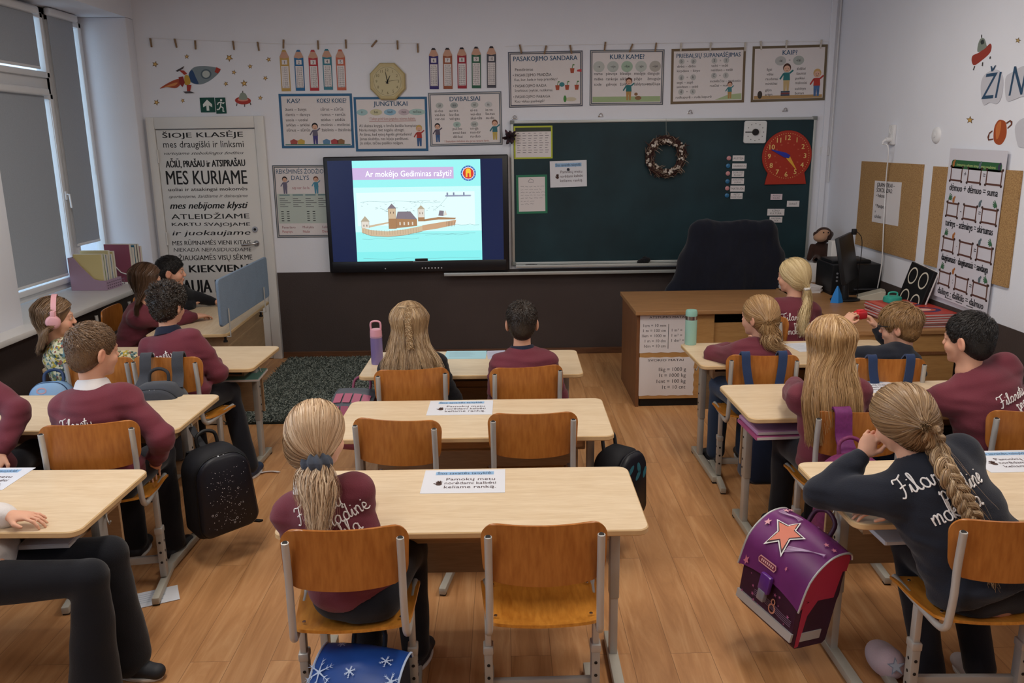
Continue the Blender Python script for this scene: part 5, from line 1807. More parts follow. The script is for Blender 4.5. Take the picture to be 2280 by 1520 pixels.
poster((787, 216), (950.5, 215), (793, 337), 'JUNGTUKAI', '#2d628c', 'blue-framed poster headed JUNGTUKAI below the octagonal clock', [
	('! Taškyti prieš šiuos jungtukus rašomas kablelis.', .20, .58, .022, LINER, 'L', .64), ('Aš skaitau knygą, o brolis žaidžia kompiuteriu.', .06, .45, .025, INKD, 'L', .86),
	('Noriu miego, bet negaliu užmigti.', .06, .37, .025, INKD, 'L', .62), ('Ar žinai, kad rytoj Agnės gimtadienis?', .06, .29, .025, INKD, 'L', .72),
	('Jonas skubėjo, nes bijojo pavėluoti.', .06, .21, .025, INKD, 'L', .67), ('Jis atėjo, tačiau pasiliko neilgam.', .06, .13, .025, INKD, 'L', .60)], art=art_jung)
def art_dvi(mb, X, Y, z):
	blobs(mb, X, Y, z, [(.15, .76, .035, .026, '#b3b8b6', 'ai'), (.35, .76, .035, .026, '#9fa6a6', 'au'), (.63, .76, .035, .026, '#b3b8b6', 'ei'), (.82, .76, .035, .026, '#c3c5c6', 'ia'), (.38, .40, .035, .026, '#a9c0ba', 'ui'), (.62, .40, .035, .026, '#b3b8b6', 'uo')], .024)
	kid(mb, X(.11), Y(.08), .17, z + .0006, '#5b5668', '#3f5f8c', '#28222a')
	kid(mb, X(.90), Y(.10), .18, z + .0006, '#3c7480', '#c0a85c', '#6a4634')
poster((953, 206.7), (1116, 203), (957, 326), 'DVIBALSIAI', '#5b6672', 'grey double-framed poster headed DVIBALSIAI', [
	('ai-das', .08, .64, .024), ('vai-kas', .08, .565, .024), ('var-tai', .08, .49, .024), ('au-tra', .28, .64, .024), ('lau-žas', .28, .565, .024), ('val-gau', .28, .49, .024),
	('ei-na', .57, .64, .024), ('vei-das', .57, .565, .024), ('skai-tės', .57, .49, .024), ('ie-va', .78, .64, .024), ('lie-tus', .78, .565, .024), ('su-do', .78, .49, .024),
	('pui-ku', .32, .30, .024), ('smui-kas', .32, .225, .024), ('dė-kui', .32, .15, .024), ('uo-ga', .56, .30, .024), ('nuo-tir', .56, .225, .024), ('ru-duo', .56, .15, .024),
	('! Skaitydami dvibalsius abu garsus tariame kartu.', .20, .07, .018, LINER, 'L', .62)], art=art_dvi, double=True)
def art_reik(mb, X, Y, z):
	kid(mb, X(.20), Y(.61), .16, z + .0006, '#6d6a80', '#6d6a80', '#2a2226')
	kid(mb, X(.74), Y(.61), .16, z + .0006, '#4f8ea8', '#4f8ea8', '#6a4030')
	mb.rect(X(.05), Y(.20), X(.95), Y(.61), z + .0002, flat('#b9c4bd', 0.7))
	for c, u in enumerate((.09, .32, .54, .76)):
		mb.rect(X(u), Y(.585), X(u + .18), Y(.60), z + .0006, flat('#5d7f88', 0.7))
		for k in range(5):
			mb.rect(X(u), Y(.54 - .028 * k), X(u + .09 + .05 * ((k * 7 + c * 3) % 3)), Y(.548 - .028 * k), z + .0006, INKG)
	for k in range(5):
		for u in (.10, .20, .55, .65): mb.rect(X(u), Y(.36 - .032 * k), X(u + .045), Y(.37 - .032 * k), z + .0006, INKD)
poster((606, 368), (735, 367), (618, 529), '', '#4a5560', 'tall poster headed REIKŠMINĖS ŽODŽIO DALYS between door and wide screen', [
	('REIKŠMINĖS ŽODŽIO', .47, .885, .040, TITLE, 'C', .82), ('DALYS', .47, .80, .040, TITLE, 'C', .5), ('ną-var-ša-la', .47, .675, .024, flat('#a8606a', 0.7), 'C', .32),
	('Panaršavo', .10, .13, .022, flat('#8c5560', 0.7)), ('Pavyzys', .10, .07, .022, flat('#a8404a', 0.7)), ('Mokykla', .46, .13, .022, flat('#8c5560', 0.7)), ('Nuša', .46, .07, .022, flat('#a8404a', 0.7)), ('Salė', .80, .13, .022, flat('#8c5560', 0.7)), ('Daug', .80, .07, .022, flat('#a8404a', 0.7))],
	double=True, art=art_reik)
def art_pas(mb, X, Y, z):
	pot = flat('#a8503a', 0.7)
	for u, v in ((.86, .60), (.66, .30), (.79, .30), (.92, .30)):
		mb.poly([(X(u) - .014, Y(v)), (X(u) + .014, Y(v)), (X(u) + .02, Y(v + .09)), (X(u) - .02, Y(v + .09))], z + .0006, pot)
		mb.line([(X(u), Y(v + .09)), (X(u) + .006, Y(v + .15))], .006, z + .0006, flat('#5d8a52', 0.7))
		mb.oval(X(u) + .012, Y(v + .15), .010, .006, z + .0006, flat('#5d8a52', 0.7), 10)
	mb.poly([(X(.92), Y(.63)), (X(.985), Y(.62)), (X(.985), Y(.67)), (X(.93), Y(.66))], z + .0008, flat('#c0444a', 0.7))
	mb.oval(X(.72), Y(.40), .024, .02, z + .0008, flat('#3f7f86', 0.7), 14)
	mb.oval(X(.84), Y(.13), .05, .018, z + .0006, flat('#c9bfa8', 0.7), 16)
	mb.oval(X(.76), Y(.14), .014, .03, z + .0008, flat('#4d8a48', 0.7), 12)
poster((1131, 116), (1297, 112.5), (1133.6, 239.7), 'PASAKOJIMO SANDARA', '#444a5c', 'dark-framed poster headed PASAKOJIMO SANDARA hung by wooden pegs', [
	('Pavadinimas', .09, .66, .024), ('• PASAKOJIMO PRADŽIA', .06, .56, .024, INKD, 'L', .52), ('Kas, kur, kada ir kaip prasidėjo?', .08, .48, .022, INKD, 'L', .58), ('• PASAKOJIMO RAIDA', .06, .365, .024, INKD, 'L', .45),
	('Svarbiausi įvykiai, nutikimai.', .08, .285, .022, INKD, 'L', .52), ('• PASAKOJIMO PABAIGA', .06, .17, .024, INKD, 'L', .50), ('Kuo viskas pasibaigė?', .08, .09, .022, INKD, 'L', .42)], double=True, art=art_pas)
def art_kur(mb, X, Y, z):
	blobs(mb, X, Y, z, [(.12, .70, .052, .048, '#b9bdb9', '-e'), (.31, .70, .052, .048, '#b4bab6', '-oje'), (.50, .70, .052, .048, '#a4bba8', '-ėje'), (.69, .70, .052, .048, '#bac0bb', '-yje'), (.88, .70, .052, .048, '#b0aca6', '-uje')])
	mb.rect(X(.04), Y(.06), X(.96), Y(.16), z + .0003, flat('#9fb388', 0.7))
	kid(mb, X(.53), Y(.09), .20, z + .0006, '#2f7478', '#b08a54', '#5a3426')
	mb.oval(X(.66), Y(.13), .03, .018, z + .0008, flat('#8c6a4a', 0.7), 12)
	mb.oval(X(.63), Y(.20), .016, .014, z + .0010, flat('#8c6a4a', 0.7), 12)
poster((1313.8, 111.5), (1479.6, 110), (1311.5, 235), 'KUR? KAME?', '#47505c', 'dark-framed poster headed KUR? KAME? with a strip of grass', [
	(s, u, v, .025) for v, row in ((.55, ('name', 'pievoje', 'klasėje', 'medyje', 'danguje')), (.455, ('miške', 'rankoje', 'aikštėje', 'pilyje', 'žmoguje')), (.36, ('sode', 'galvoje', 'žolėje', 'šaldytuve', 'stalčiuje'))) for s, u in zip(row, (.06, .22, .41, .60, .78))],
	art=art_kur, double=True)
def art_pri(mb, X, Y, z):
	for u0, v0, a, b in ((.14, .77, 'b', 'p'), (.14, .48, 'g', 'k'), (.14, .22, 'd', 't'), (.58, .77, 'ž', 'š'), (.58, .50, 'č', 'š')):
		blobs(mb, X, Y, z, [(u0, v0, .026, .026, '#b9bab9', a), (u0 + .16, v0, .026, .026, '#b9bab9', b)], .026)
		mb.text('=', X(u0 + .08), Y(v0) - .008, .018, z + .0006, INKD)
	mb.poly([(X(.60), Y(.06)), (X(.96), Y(.06)), (X(.96), Y(.17)), (X(.78), Y(.15))], z + .0003, flat('#a9ba90', 0.7))
	kid(mb, X(.80), Y(.08), .15, z + .0006, '#3f8088', '#b08a54', '#5a3426')
poster((1495, 109), (1661, 105), (1490, 232), 'PRIEBALSIŲ SUPANAŠĖJIMAS', '#6d5b45', 'brown-framed poster headed PRIEBALSIŲ SUPANAŠĖJIMAS', [
	('dirbti – dirbo', .08, .66, .022), ('kirpdavo – kirpo', .08, .58, .022), ('segti – segė', .08, .37, .022), ('sekdavo – sekė', .08, .29, .022), ('rudkupurė – ruda kepurė', .07, .10, .022, INKD, 'L', .5),
	('vežti – vežė', .54, .66, .022), ('nešdavo – nešė', .54, .58, .022), ('mokėsčiai – mokestis', .53, .38, .022, INKD, 'L', .42), ('rusčiai – rustus', .53, .30, .022)], art=art_pri, th=.036)
def art_kaip(mb, X, Y, z):
	blobs(mb, X, Y, z, [(.38, .73, .05, .04, '#b4b5b4', '-ai'), (.62, .73, .05, .04, '#aab0ac', '-iai')], .026)
	mb.text('=', X(.5), Y(.72), .02, z + .0006, INKD)
	mb.rect(X(.04), Y(.05), X(.96), Y(.11), z + .0003, flat('#b08f62', 0.7))
	for k, c in enumerate(('#37425c', '#7a3a3c', '#3a4a5c')): mb.rect(X(.40), Y(.10 + .03 * k), X(.52), Y(.128 + .03 * k), z + .0006, flat(c, 0.7))
	kid(mb, X(.47), Y(.19), .24, z + .0008, '#2f7478', '#c2a878', '#4a2c22')
	kid(mb, X(.88), Y(.08), .24, z + .0006, '#b03a34', '#4a6a98', '#c9a26a')
	mb.oval(X(.12), Y(.13), .022, .035, z + .0006, flat('#3c342e', 0.7), 12)
poster((1675.7, 103.4), (1843, 98.8), (1668.6, 227.7), 'KAIP?', '#6b5d48', 'brown-framed poster headed KAIP? nearest the corner of the room', [
	('ilgai', .20, .56, .023), ('vėlai', .20, .475, .023), ('raudonai', .19, .39, .023), ('minkštai', .19, .305, .023), ('gilyn', .19, .19, .023), ('artyn', .19, .11, .023),
	('didžiai', .60, .56, .023), ('šauniai', .60, .475, .023), ('puikiai', .59, .39, .023), ('maloniai', .59, .305, .023), ('aukštyn', .59, .20, .023), ('žemyn', .59, .12, .023)], art=art_kaip)
_names = ['1', '2', '3', '4', '5', '6', '7', '8', '9', '10']
_cols = ['#bd9a55', '#2a6a9c', '#b0343c', '#3c7d90', '#c0644c', '#372c6c', '#98563a', '#9c2a38', '#2c5f4a', '#4a4a54']
_cw = ['sand yellow', 'blue', 'bright red', 'teal', 'salmon', 'violet', 'brown', 'crimson', 'dark green', 'charcoal']
_tips = [(632, 111), (664, 111), (696, 111), (727, 109), (757, 110), (965, 107), (996, 106.5), (1028, 105.5), (1060, 104), (1094, 103)]
_bots = [(636, 203), (669, 202), (702, 202), (733, 200), (763, 201), (967.5, 198.5), (999, 198), (1030.5, 197), (1062.5, 196.5), (1095, 195.5)]
for k in range(10):
	w = 11.3
	tp, bt = _tips[k], _bots[k]
	M, W, H = wall_mtx('front', (tp[0] - w, tp[1]), (tp[0] + w, tp[1]), (bt[0] - w, bt[1]))
	cm = flat(_cols[k], 0.6)
	mb = MB()
	hw = W / 2 - 0.004
	body = [(-hw, -H / 2), (hw, -H / 2), (hw, H / 2 - .060), (.012, H / 2), (-.012, H / 2), (-hw, H / 2 - .060)]
	mb.prism(body, 0, 0.003, cm)
	mb.poly([(-hw, H / 2 - .066), (0, H / 2 - .074), (hw, H / 2 - .066), (hw * .999, H / 2 - .058), (.013, H / 2 - .004), (-.013, H / 2 - .004), (-hw, H / 2 - .058)], 0.0034, flat('#c79c86', 0.7))
	mb.poly([(-.022, H / 2 - .016), (.022, H / 2 - .016), (.010, H / 2), (-.010, H / 2)], 0.0038, cm if k < 5 else flat('#26232a', 0.6))
	mb.rect(-.024, H / 2 - .124, .024, H / 2 - .086, 0.0038, M_PAPER)
	mb.text(_names[k], 0, H / 2 - .118, .026, 0.0042, INKD)
	mb.rect(-hw + .008, -H / 2 + .026, hw - .008, H / 2 - .138, 0.0036, M_PAPER)
	for j in range(10):
		yy = H / 2 - .155 - j * .0182
		a = int(_names[k])
		mb.text('%d·%d=%d' % (a, j + 1, a * (j + 1)), 0, yy - .006, .0135, 0.0042, INKG, maxw=2 * hw - .022)
	o = mb.build('pencil_chart')
	o.matrix_world = M
	tag(o, '%s pencil-shaped wall chart marked %s' % (_cw[k], _names[k]), 'wall chart', 'pencil-shaped times table charts')
def sticker(name, label, cat, layers, kind='front', group=None, thick=0.0012):
	"""thin vinyl cut-out: layers of (outline in photo pixels, colour)"""
	g = (lambda p: onY(p[0], p[1], YW)) if kind == 'front' else (lambda p: onX(p[0], p[1], XR))
	x, n = (Vector((1, 0, 0)), Vector((0, -1, 0))) if kind == 'front' else (Vector((0, -1, 0)), Vector((-1, 0, 0)))
	y = Vector((0, 0, 1))
	allp = [g(p) for pts, c in layers for p in pts]
	c0 = sum(allp, Vector()) / len(allp)
	mb = MB()
	for k, (pts, c) in enumerate(layers):
		P = [((g(p) - c0).dot(x), (g(p) - c0).dot(y)) for p in pts]
		if k == 0: mb.prism(P, 0.0002, thick, flat(c, 0.65))
		else: mb.poly(P, thick + 0.0005 * k, flat(c, 0.65))
	o = mb.build(name)
	o.matrix_world = Matrix(((x.x, y.x, n.x, c0.x), (x.y, y.y, n.y, c0.y), (x.z, y.z, n.z, c0.z), (0, 0, 0, 1)))
	return tag(o, label, cat, group)
def cpx(pts, per=5, closed=True): return [(p.x, p.y) for p in catmull([(a, b, 0) for a, b in pts], per, closed)]
def opx(cx, cy, rx, ry, rot=0, n=18):
	c, s = math.cos(R(rot)), math.sin(R(rot))
	return [(cx + rx * math.cos(2 * PI * k / n) * c - ry * math.sin(2 * PI * k / n) * s, cy + rx * math.cos(2 * PI * k / n) * s + ry * math.sin(2 * PI * k / n) * c) for k in range(n)]
def spx(cx, cy, r, rot=0, inner=.45):
	return [(cx + (r if k % 2 == 0 else r * inner) * math.sin(R(rot) + PI * k / 5), cy - (r if k % 2 == 0 else r * inner) * math.cos(R(rot) + PI * k / 5)) for k in range(10)]
_nb = ['just under the third wooden peg', 'far left of the flying rocket', 'large, above the rocket nose', 'high and right, by the yellow pencil chart', 'right of the large star over the rocket nose', 'just right of the rocket nose tip', 'left of the yellow pencil chart at mid height',
	   'below the rocket nose', 'large, just above the small saucer', 'right of the small saucer', 'lowest, left of the green exit arrow', 'tiny, under the rocket fins']
for k, (x, y, r) in enumerate([(416, 126, 6), (345.5, 143, 7.5), (510.5, 129, 9), (598, 132.5, 6.5), (557, 148, 6), (521, 161, 6), (591, 174, 6), (503, 186.5, 6), (543.7, 185.5, 8.5), (579.6, 218, 6), (348.7, 228, 7.5), (407, 224, 5.5)]):
	sticker('star_sticker', 'gold star wall sticker, ' + _nb[k], 'sticker', [(spx(x, y, r, k * 17), '#5f4a34'), (spx(x, y, r * .72, k * 17), '#c29a58'), (opx(x, y, r * .2, r * .2), '#e0c184')], group='gold star stickers')
sticker('star_sticker', 'gold star wall sticker on the right wall, beside the orange planet', 'sticker', [(spx(2160, 267, 9, 5), '#5f4a34'), (spx(2160, 267, 6.6, 5), '#c29a58')], 'right', 'gold star stickers')
sticker('star_sticker', 'gold star wall sticker on the right wall, beside the tilted saucer', 'sticker', [(spx(2267, 90, 7, 15), '#5f4a34'), (spx(2267, 90, 4.6, 15), '#b59a68')], 'right', 'gold star stickers')
sticker('rocket_sticker', 'silver rocket wall sticker with red nose and trailing flame', 'sticker', [
	(cpx([(420, 165), (432, 150), (455, 147), (480, 150), (491, 155), (484, 166), (465, 181), (445, 188), (425, 183)]), '#7d8a90'),
	(cpx([(421, 165), (428, 156), (436, 172), (442, 187), (426, 182)]), '#2f4a72'), ([(482, 149.5), (492, 154), (485, 164), (478, 160)], '#a8392c'),
	(opx(459, 165, 12, 11), '#566670'), (opx(459, 165, 8.5, 8), '#b4bcb8'), (cpx([(412, 168), (421, 170), (424, 186), (412, 188)]), '#c09a3c'),
	(cpx([(356, 197), (378, 183), (398, 176), (402, 187), (392, 196), (372, 194)]), '#a84e34'), (cpx([(366, 194), (384, 186), (396, 184), (388, 191)]), '#d08a54'),
	([(398, 172), (408, 170), (412, 184), (407, 194), (400, 186)], '#8a2f2c'), ([(399, 156), (410, 157), (417, 164), (411, 167)], '#a83c30'), ([(391, 158), (411, 147), (408, 153), (396, 160)], '#4a4448'),
	([(416, 189), (427, 189), (424, 203), (417, 203)], '#a83c30'), ([(408, 204), (424, 203), (434, 207), (414, 208)], '#4a4448')])
sticker('saucer_sticker', 'small red flying saucer wall sticker beside the green exit sign', 'sticker', [
	(opx(541, 224, 18, 8.5, 3), '#a83830'), (opx(541, 221.5, 12, 4), '#d08a78'), (cpx([(533, 221), (535, 209), (541, 206), (548, 210), (550, 221)]), '#8a958a'),
	([(539.5, 206), (540, 202), (541.6, 202), (541.8, 206)], '#4a4448'), ([(527, 230), (529, 230), (528, 236), (526, 236)], '#4a4448'), ([(544, 232), (546, 232), (546, 238), (544, 238)], '#4a4448'), ([(556, 229), (558, 228), (560, 233), (558, 234)], '#4a4448')])
sticker('saucer_sticker', 'large tilted red flying saucer wall sticker high on the right wall', 'sticker', [
	(cpx([(2164, 137), (2166, 124), (2180, 117), (2198, 103), (2205, 97), (2208, 104), (2204, 118), (2188, 133), (2170, 145)]), '#96382c'), (cpx([(2178, 116), (2178, 100), (2184, 86), (2192, 86), (2196, 98), (2196, 106)]), '#7d867c'),
	(cpx([(2184, 92), (2190, 88), (2192, 96), (2186, 99)]), '#2f3634'), ([(2185, 84), (2185.5, 77), (2187, 77), (2187, 84)], '#3a3634'), ([(2170, 147), (2172, 147), (2169, 156), (2167, 156)], '#3a3634'), ([(2188, 139), (2190, 138), (2189, 147), (2187, 147)], '#3a3634'), ([(2205, 126), (2207, 125), (2207, 130), (2204, 131)], '#3a3634')], 'right')
sticker('planet_sticker', 'orange ringed planet wall sticker on the right wall', 'sticker', [
	(cpx([(2214, 285), (2222, 269), (2231, 267), (2240, 274), (2241, 300), (2232, 319), (2222, 322), (2213, 312)]), '#a04a24'), (cpx([(2218, 285), (2224, 272), (2230, 272), (2226, 300), (2219, 310)]), '#c2703c'),
	([(2199, 305), (2203, 295), (2210, 290), (2211, 292), (2204, 298), (2202, 310), (2212, 308), (2212, 311), (2201, 313)], '#6a3a2a'), ([(2241, 273), (2250, 267), (2255, 270), (2254, 278), (2244, 287), (2244, 284), (2252, 276), (2250, 270), (2242, 276)], '#6a3a2a')], 'right')
# cloud plaques with letters on the right wall
def cloud(pts, txt, cx, cy, h, label):
	g = lambda p: onX(p[0], p[1], XR)
	x, y, n = Vector((0, -1, 0)), Vector((0, 0, 1)), Vector((-1, 0, 0))
	c0 = g((cx, cy))
	mb = MB()
	P = [((g(p) - c0).dot(x), (g(p) - c0).dot(y)) for p in cpx(pts)]
	mb.prism(P, 0.0003, 0.004, flat('#c4c4cc', 0.6))
	if txt: mb.text(txt, 0, -h * .4, h, 0.0046, flat('#2c4a66', 0.6), shear=0.15, w=h * .62 * len(txt))
	o = mb.build('cloud_sign')
	o.matrix_world = Matrix(((x.x, y.x, n.x, c0.x), (x.y, y.y, n.y, c0.y), (x.z, y.z, n.z, c0.z), (0, 0, 0, 1)))
	return tag(o, label, 'sign', 'white cloud signs with letters')
cloud([(2185, 190), (2195, 165), (2220, 155), (2234, 172), (2232, 210), (2222, 230), (2205, 228), (2190, 232)], 'ŽI', 2208, 196, .155, 'white cloud wall sign with the letters ŽI')
cloud([(2240, 175), (2256, 160), (2285, 146), (2312, 160), (2318, 205), (2296, 214), (2276, 215), (2258, 222), (2242, 222)], 'NI', 2274, 184, .17, 'white cloud wall sign with the letters NI, cut by the frame edge')
cloud([(2262, 280), (2285, 262), (2310, 280), (2310, 325), (2275, 328), (2266, 318)], '', 2285, 300, .12, 'blank white cloud wall sign beside the orange planet')
M_PEG = wood('wooden_peg', '#6b5440', '#9a7c5c', (8, 8, 2), 0.6)
M_PEGW = flat('#c4bdb4', 0.6)
mb = MB()
mb.tube([onY(325, 84, YW - .012), onY(640, 98, YW - .012), onY(935, 96, YW - .012)], 0.0012, M_WHITE, 5)
tag(mb.build('string'), 'thin cord running high across the wall holding bare wooden pegs', 'string')
mb = MB()
mb.tube([onY(1125, 103, YW - .012), onY(1480, 96, YW - .012), onY(1850, 92, YW - .012)], 0.0012, M_WHITE, 5)
tag(mb.build('string'), 'thin cord above the chalkboard from which four posters hang', 'string')
def peg(px, py, lean, pale, label, group):
	c = onY(px, py, YW - .010)
	mt = M_PEGW if pale else M_PEG
	o = empty('clothes_peg', c, label, 'clothes peg', group)
	o.rotation_euler = (0, R(lean), 0)
	for s in (-1, 1):
		mb = MB()
		mb.box((0, s * .0045, 0), (.013, .006, .076), mt, bevel=.0015, rot=Euler((R(-s * 3), 0, 0)))
		mb.build('jaw', o)
	mb = MB()
	mb.tube([(-.008, 0, .008), (.008, 0, .008)], .0042, M_STEEL, 8)
	mb.build('spring', o)
_pl = ['first and leftmost of the bare pegs', 'second bare peg from the window', 'third bare peg from the window', 'fourth bare peg, over the rocket nose', 'fifth bare peg, right of the rocket', 'bare peg above the yellow pencil chart', 'bare peg above the red and teal pencil charts', 'bare peg above the salmon pencil chart', 'strongly tilted bare peg left of the clock', 'bare peg right above the clock', 'bare peg just left of the violet pencil chart']
for k, (x, y, a) in enumerate([(336, 95, -3), (391, 96, -8), (435, 100, 2), (520, 101, -3), (575, 103, -5), (631, 98, 6), (708, 100, 0), (770, 98, 0), (833, 97, 42), (885, 100, 0), (930, 107, 0)]):
	peg(x, y, a, False, 'wooden clothes peg, ' + _pl[k], 'bare clothes pegs on the cord')
_pp = ['PASAKOJIMO SANDARA', 'KUR? KAME?', 'PRIEBALSIŲ SUPANAŠĖJIMAS', 'KAIP?']
for k, (x, y, a) in enumerate([(1159, 109, -12), (1214, 111, 14), (1271, 110, -12), (1347, 103, 6), (1405, 107, 22), (1460, 105, 6), (1516, 105, 2), (1582, 104, 2), (1659, 104, 0), (1694.5, 101, -8), (1751, 99, 0), (1828, 98, 6)]):
	peg(x, y, a, k > 5, ('pale' if k > 5 else 'brown') + ' clothes peg holding the %s poster, %s of three' % (_pp[k // 3], ('first', 'middle', 'last')[k % 3]), 'clothes pegs gripping posters')
def clock_face(mb, Rr, z, col, hnum, rn, nums=range(1, 13)):
	for n in nums:
		a = R(90 - 30 * n)
		mb.text(str(n), rn * math.cos(a), rn * math.sin(a) - hnum * .5, hnum, z, col)
M, W, H = wall_mtx('front', (823, 142), (902, 142), (823, 221))
M_GOLD = flat('#b9a878', 0.35, noise=0.06, scale=30)
o = empty('wall_clock', (0, 0, 0), 'octagonal beige wall clock with dark hands', 'clock')
o.matrix_world = M
r8 = W / 2 / math.cos(PI / 8)
oct_ = [(r8 * math.cos(PI / 8 + k * PI / 4), r8 * math.sin(PI / 8 + k * PI / 4)) for k in range(8)]
mb = MB()
mb.prism(oct_, 0.0, 0.035, M_GOLD, bevel=0.012)
mb.build('case', o)
mb = MB()
mb.poly([(p[0] * .80, p[1] * .80) for p in oct_], 0.0362, flat('#c4b992', 0.5))
mb.ring(0, 0, W * .39, W * .39, .003, .0368, flat('#8c7f5c', 0.5))
clock_face(mb, W / 2, .0372, flat('#6d6346', 0.6), .024, W * .31)
mb.build('dial', o)
for nm, ang, ln, w in (('hour_hand', 63, .055, .012), ('minute_hand', 101, .085, .010), ('second_hand', 8, .10, .003)):
	mb = MB()
	a = R(ang)
	d, q = Vector((math.cos(a), math.sin(a))), Vector((-math.sin(a), math.cos(a)))
	P = [d * -.02 + q * w / 2, d * -.02 - q * w / 2, d * ln - q * w * .15, d * ln + q * w * .15]
	mb.prism([(p.x, p.y) for p in P], .0385, .0400, M_INK)
	mb.build(nm, o)
M_EXIT = flat('#12493f', 0.45)
M, W, H = wall_mtx('front', (444.5, 217.5), (477, 217), (446, 250.5))
mb = MB()
mb.box((0, 0, .0015), (W, H, .003), M_EXIT)
w = W * .5
mb.poly([(-w * .18, -w * .75), (w * .18, -w * .75), (w * .18, -w * .05), (w * .62, -w * .3), (w * .62, w * .1), (0, w * .72), (-w * .62, w * .1), (-w * .62, -w * .3), (-w * .18, -w * .05)], .0036, flat('#dfe4e0', 0.5))
o = mb.build('exit_sign')
o.matrix_world = M
tag(o, 'green exit sign with a white arrow over the door', 'sign')
M, W, H = wall_mtx('front', (478.5, 217.5), (501.5, 217), (480.5, 253))
mb = MB()
wm = flat('#dfe4e0', 0.5)
mb.box((0, 0, .0015), (W, H, .003), M_EXIT)
k = H * .5
mb.oval(.12 * k, .68 * k, .14 * k, .14 * k, .0036, wm)
for L_ in ([(.1, .45), (0, .1), (-.02, -.1)], [(0, -.1), (.28, -.3), (.22, -.72), (.4, -.72)], [(-.02, -.1), (-.25, -.45), (-.55, -.5)], [(.1, .42), (.35, .25), (.5, .4)], [(.02, .42), (-.28, .35), (-.42, .1)]):
	mb.line([(a * k, b * k) for a, b in L_], .15 * k, .0036, wm)
o = mb.build('exit_sign')
o.matrix_world = M
tag(o, 'green exit sign with a white running figure over the door', 'sign')
def dpt(px, py): return onY(px, py, YW - .0335)
mb = MB()
_dl = [  # text, left, right, baseline px (left, right), height px, bold, shear
	('ŠIOJE KLASĖJE', 362, 541, 307, 304, 11, .030, 0), ('mes draugiški ir linksmi', 364, 543, 328.5, 327.5, 15, 0, 0), ('vartojame stebuklingus žodžius', 366, 543, 344.5, 343, 6.5, -.005, .5),
	('AČIŪ, PRAŠAU ir ATSIPRAŠAU', 370, 546, 373, 369.5, 15, .035, 0), ('MES KURIAME', 372, 551, 411, 409, 31, .012, 0), ('uoliai ir atsakingai mokomės', 375.5, 551, 425.5, 423.5, 7.5, .02, 0),
	('sportuojame, žaidžiame ir dainuojame', 376, 552, 441, 438.5, 7, .0, .4), ('mes nebijome klysti', 379, 552.5, 465, 463, 15, .035, .35), ('ATLEIDŽIAME', 382, 555.5, 488, 486, 11, .012, 0),
	('KARTU SVAJOJAME', 383, 557, 503, 502.5, 7.5, .02, 0), ('ir juokaujame', 384, 558, 524, 522, 11, .016, .2), ('MES RŪPINAMĖS VIENI KITAIS', 384.5, 558.5, 546, 543.5, 9.5, .012, 0),
	('NIEKADA NEPASIDUODAME', 387, 560, 560, 559, 8, -.004, .1), ('DŽIAUGIAMĖS VISŲ SĖKME', 388, 562, 580, 577.5, 11, .012, 0), ('IR KIEKVIENĄ', 389, 563, 607, 604, 16, .04, 0), ('NAUJA DIENA', 390, 560, 652, 650, 29, .03, 0)]
for s, xl, xr, yl, yr, h, bo, shr in _dl:
	A, B = dpt(xl, yl), dpt(xr, yr)
	hh = (dpt((xl + xr) / 2, (yl + yr) / 2 - h) - dpt((xl + xr) / 2, (yl + yr) / 2)).length
	V, F = text_geo(s, 0.0, shr)
	x0, x1 = V[:, 0].min(), V[:, 0].max()
	k, sx = hh / .70, (B.x - A.x) / (x1 - x0)
	P = [(A.x + (a - x0) * sx, A.y, A.z + (B.z - A.z) * ((a - x0) / (x1 - x0)) + b * k) for a, b in V]
	for d in ((0,) if bo <= 0 else (-bo, 0, bo)): mb.add([(p[0] + d * k * .9, p[1] - d * .004, p[2]) for p in P], F, M_INK)
mb.build('door_lettering', door)
yt = YW - .10
A, B, C = onY(718, 348, yt), onY(1131, 345, yt), onY(938, 605, yt)
tx0, tx1, tz1, tz0 = A.x, B.x, (A.z + B.z) / 2, C.z
tw, th_ = tx1 - tx0, tz1 - tz0
o = empty('interactive_screen', ((tx0 + tx1) / 2, YW, tz0), 'wide black interactive screen glowing with a castle slide', 'screen')
M_BEZ = flat('#14161d', 0.35, spec=0.5)
mb = MB()
mb.box((0, -.055, th_ / 2), (tw, .09, th_), M_BEZ, bevel=.012, seg=3)
mb.build('housing', o, smooth=35)
mb = MB()
mb.box((0, -.10, .055), (tw - .06, .012, .10), M_BEZ, bevel=.004)
for k in range(8): mb.tube([(.0 + .03 * k - .005 if k else -.32, -.106, .036), (.0 + .03 * k - .005 if k else -.32, -.1075, .036)], .006, flat('#cfd2d8', 0.4), 8)
mb.box((.02, -.108, .116), (.12, .012, .022), M_BEZ, bevel=.004)
mb.box((.02, -.1085, .098), (.16, .008, .008), flat('#8d9096', 0.4), bevel=.002)
mb.build('control_strip', o, smooth=35)
mb = MB()
mb.T = Matrix.Translation((0, -.1006, th_ / 2)) @ Matrix.Rotation(R(90), 4, 'X')
PXV = lambda px, py: ((onY(px, py, yt).x - (tx0 + tx1) / 2), onY(px, py, yt).z - tz0 - th_ / 2)
s0, s1 = PXV(728, 358), PXV(1122, 581)
mb.rect(s0[0], s1[1], s1[0], s0[1], 0.0, glow('#1d2b57', 0.62))
mb.build('display', o)
SG = 1.05
d = MB()
d.T = mb.T.copy()
e0, e1 = PXV(783, 358), PXV(1074, 579)
ex, ey, ew, eh = e0[0], e1[1], e1[0] - e0[0], e0[1] - e1[1]
u = lambda a: ex + ew * a
v = lambda b: ey + eh * b
cy0 = [('#8ff0ee', 0, 1), ('#b4f6f4', .12, .30), ('#d4fafa', .26, .74), ('#c4f8f8', .78, .92)]
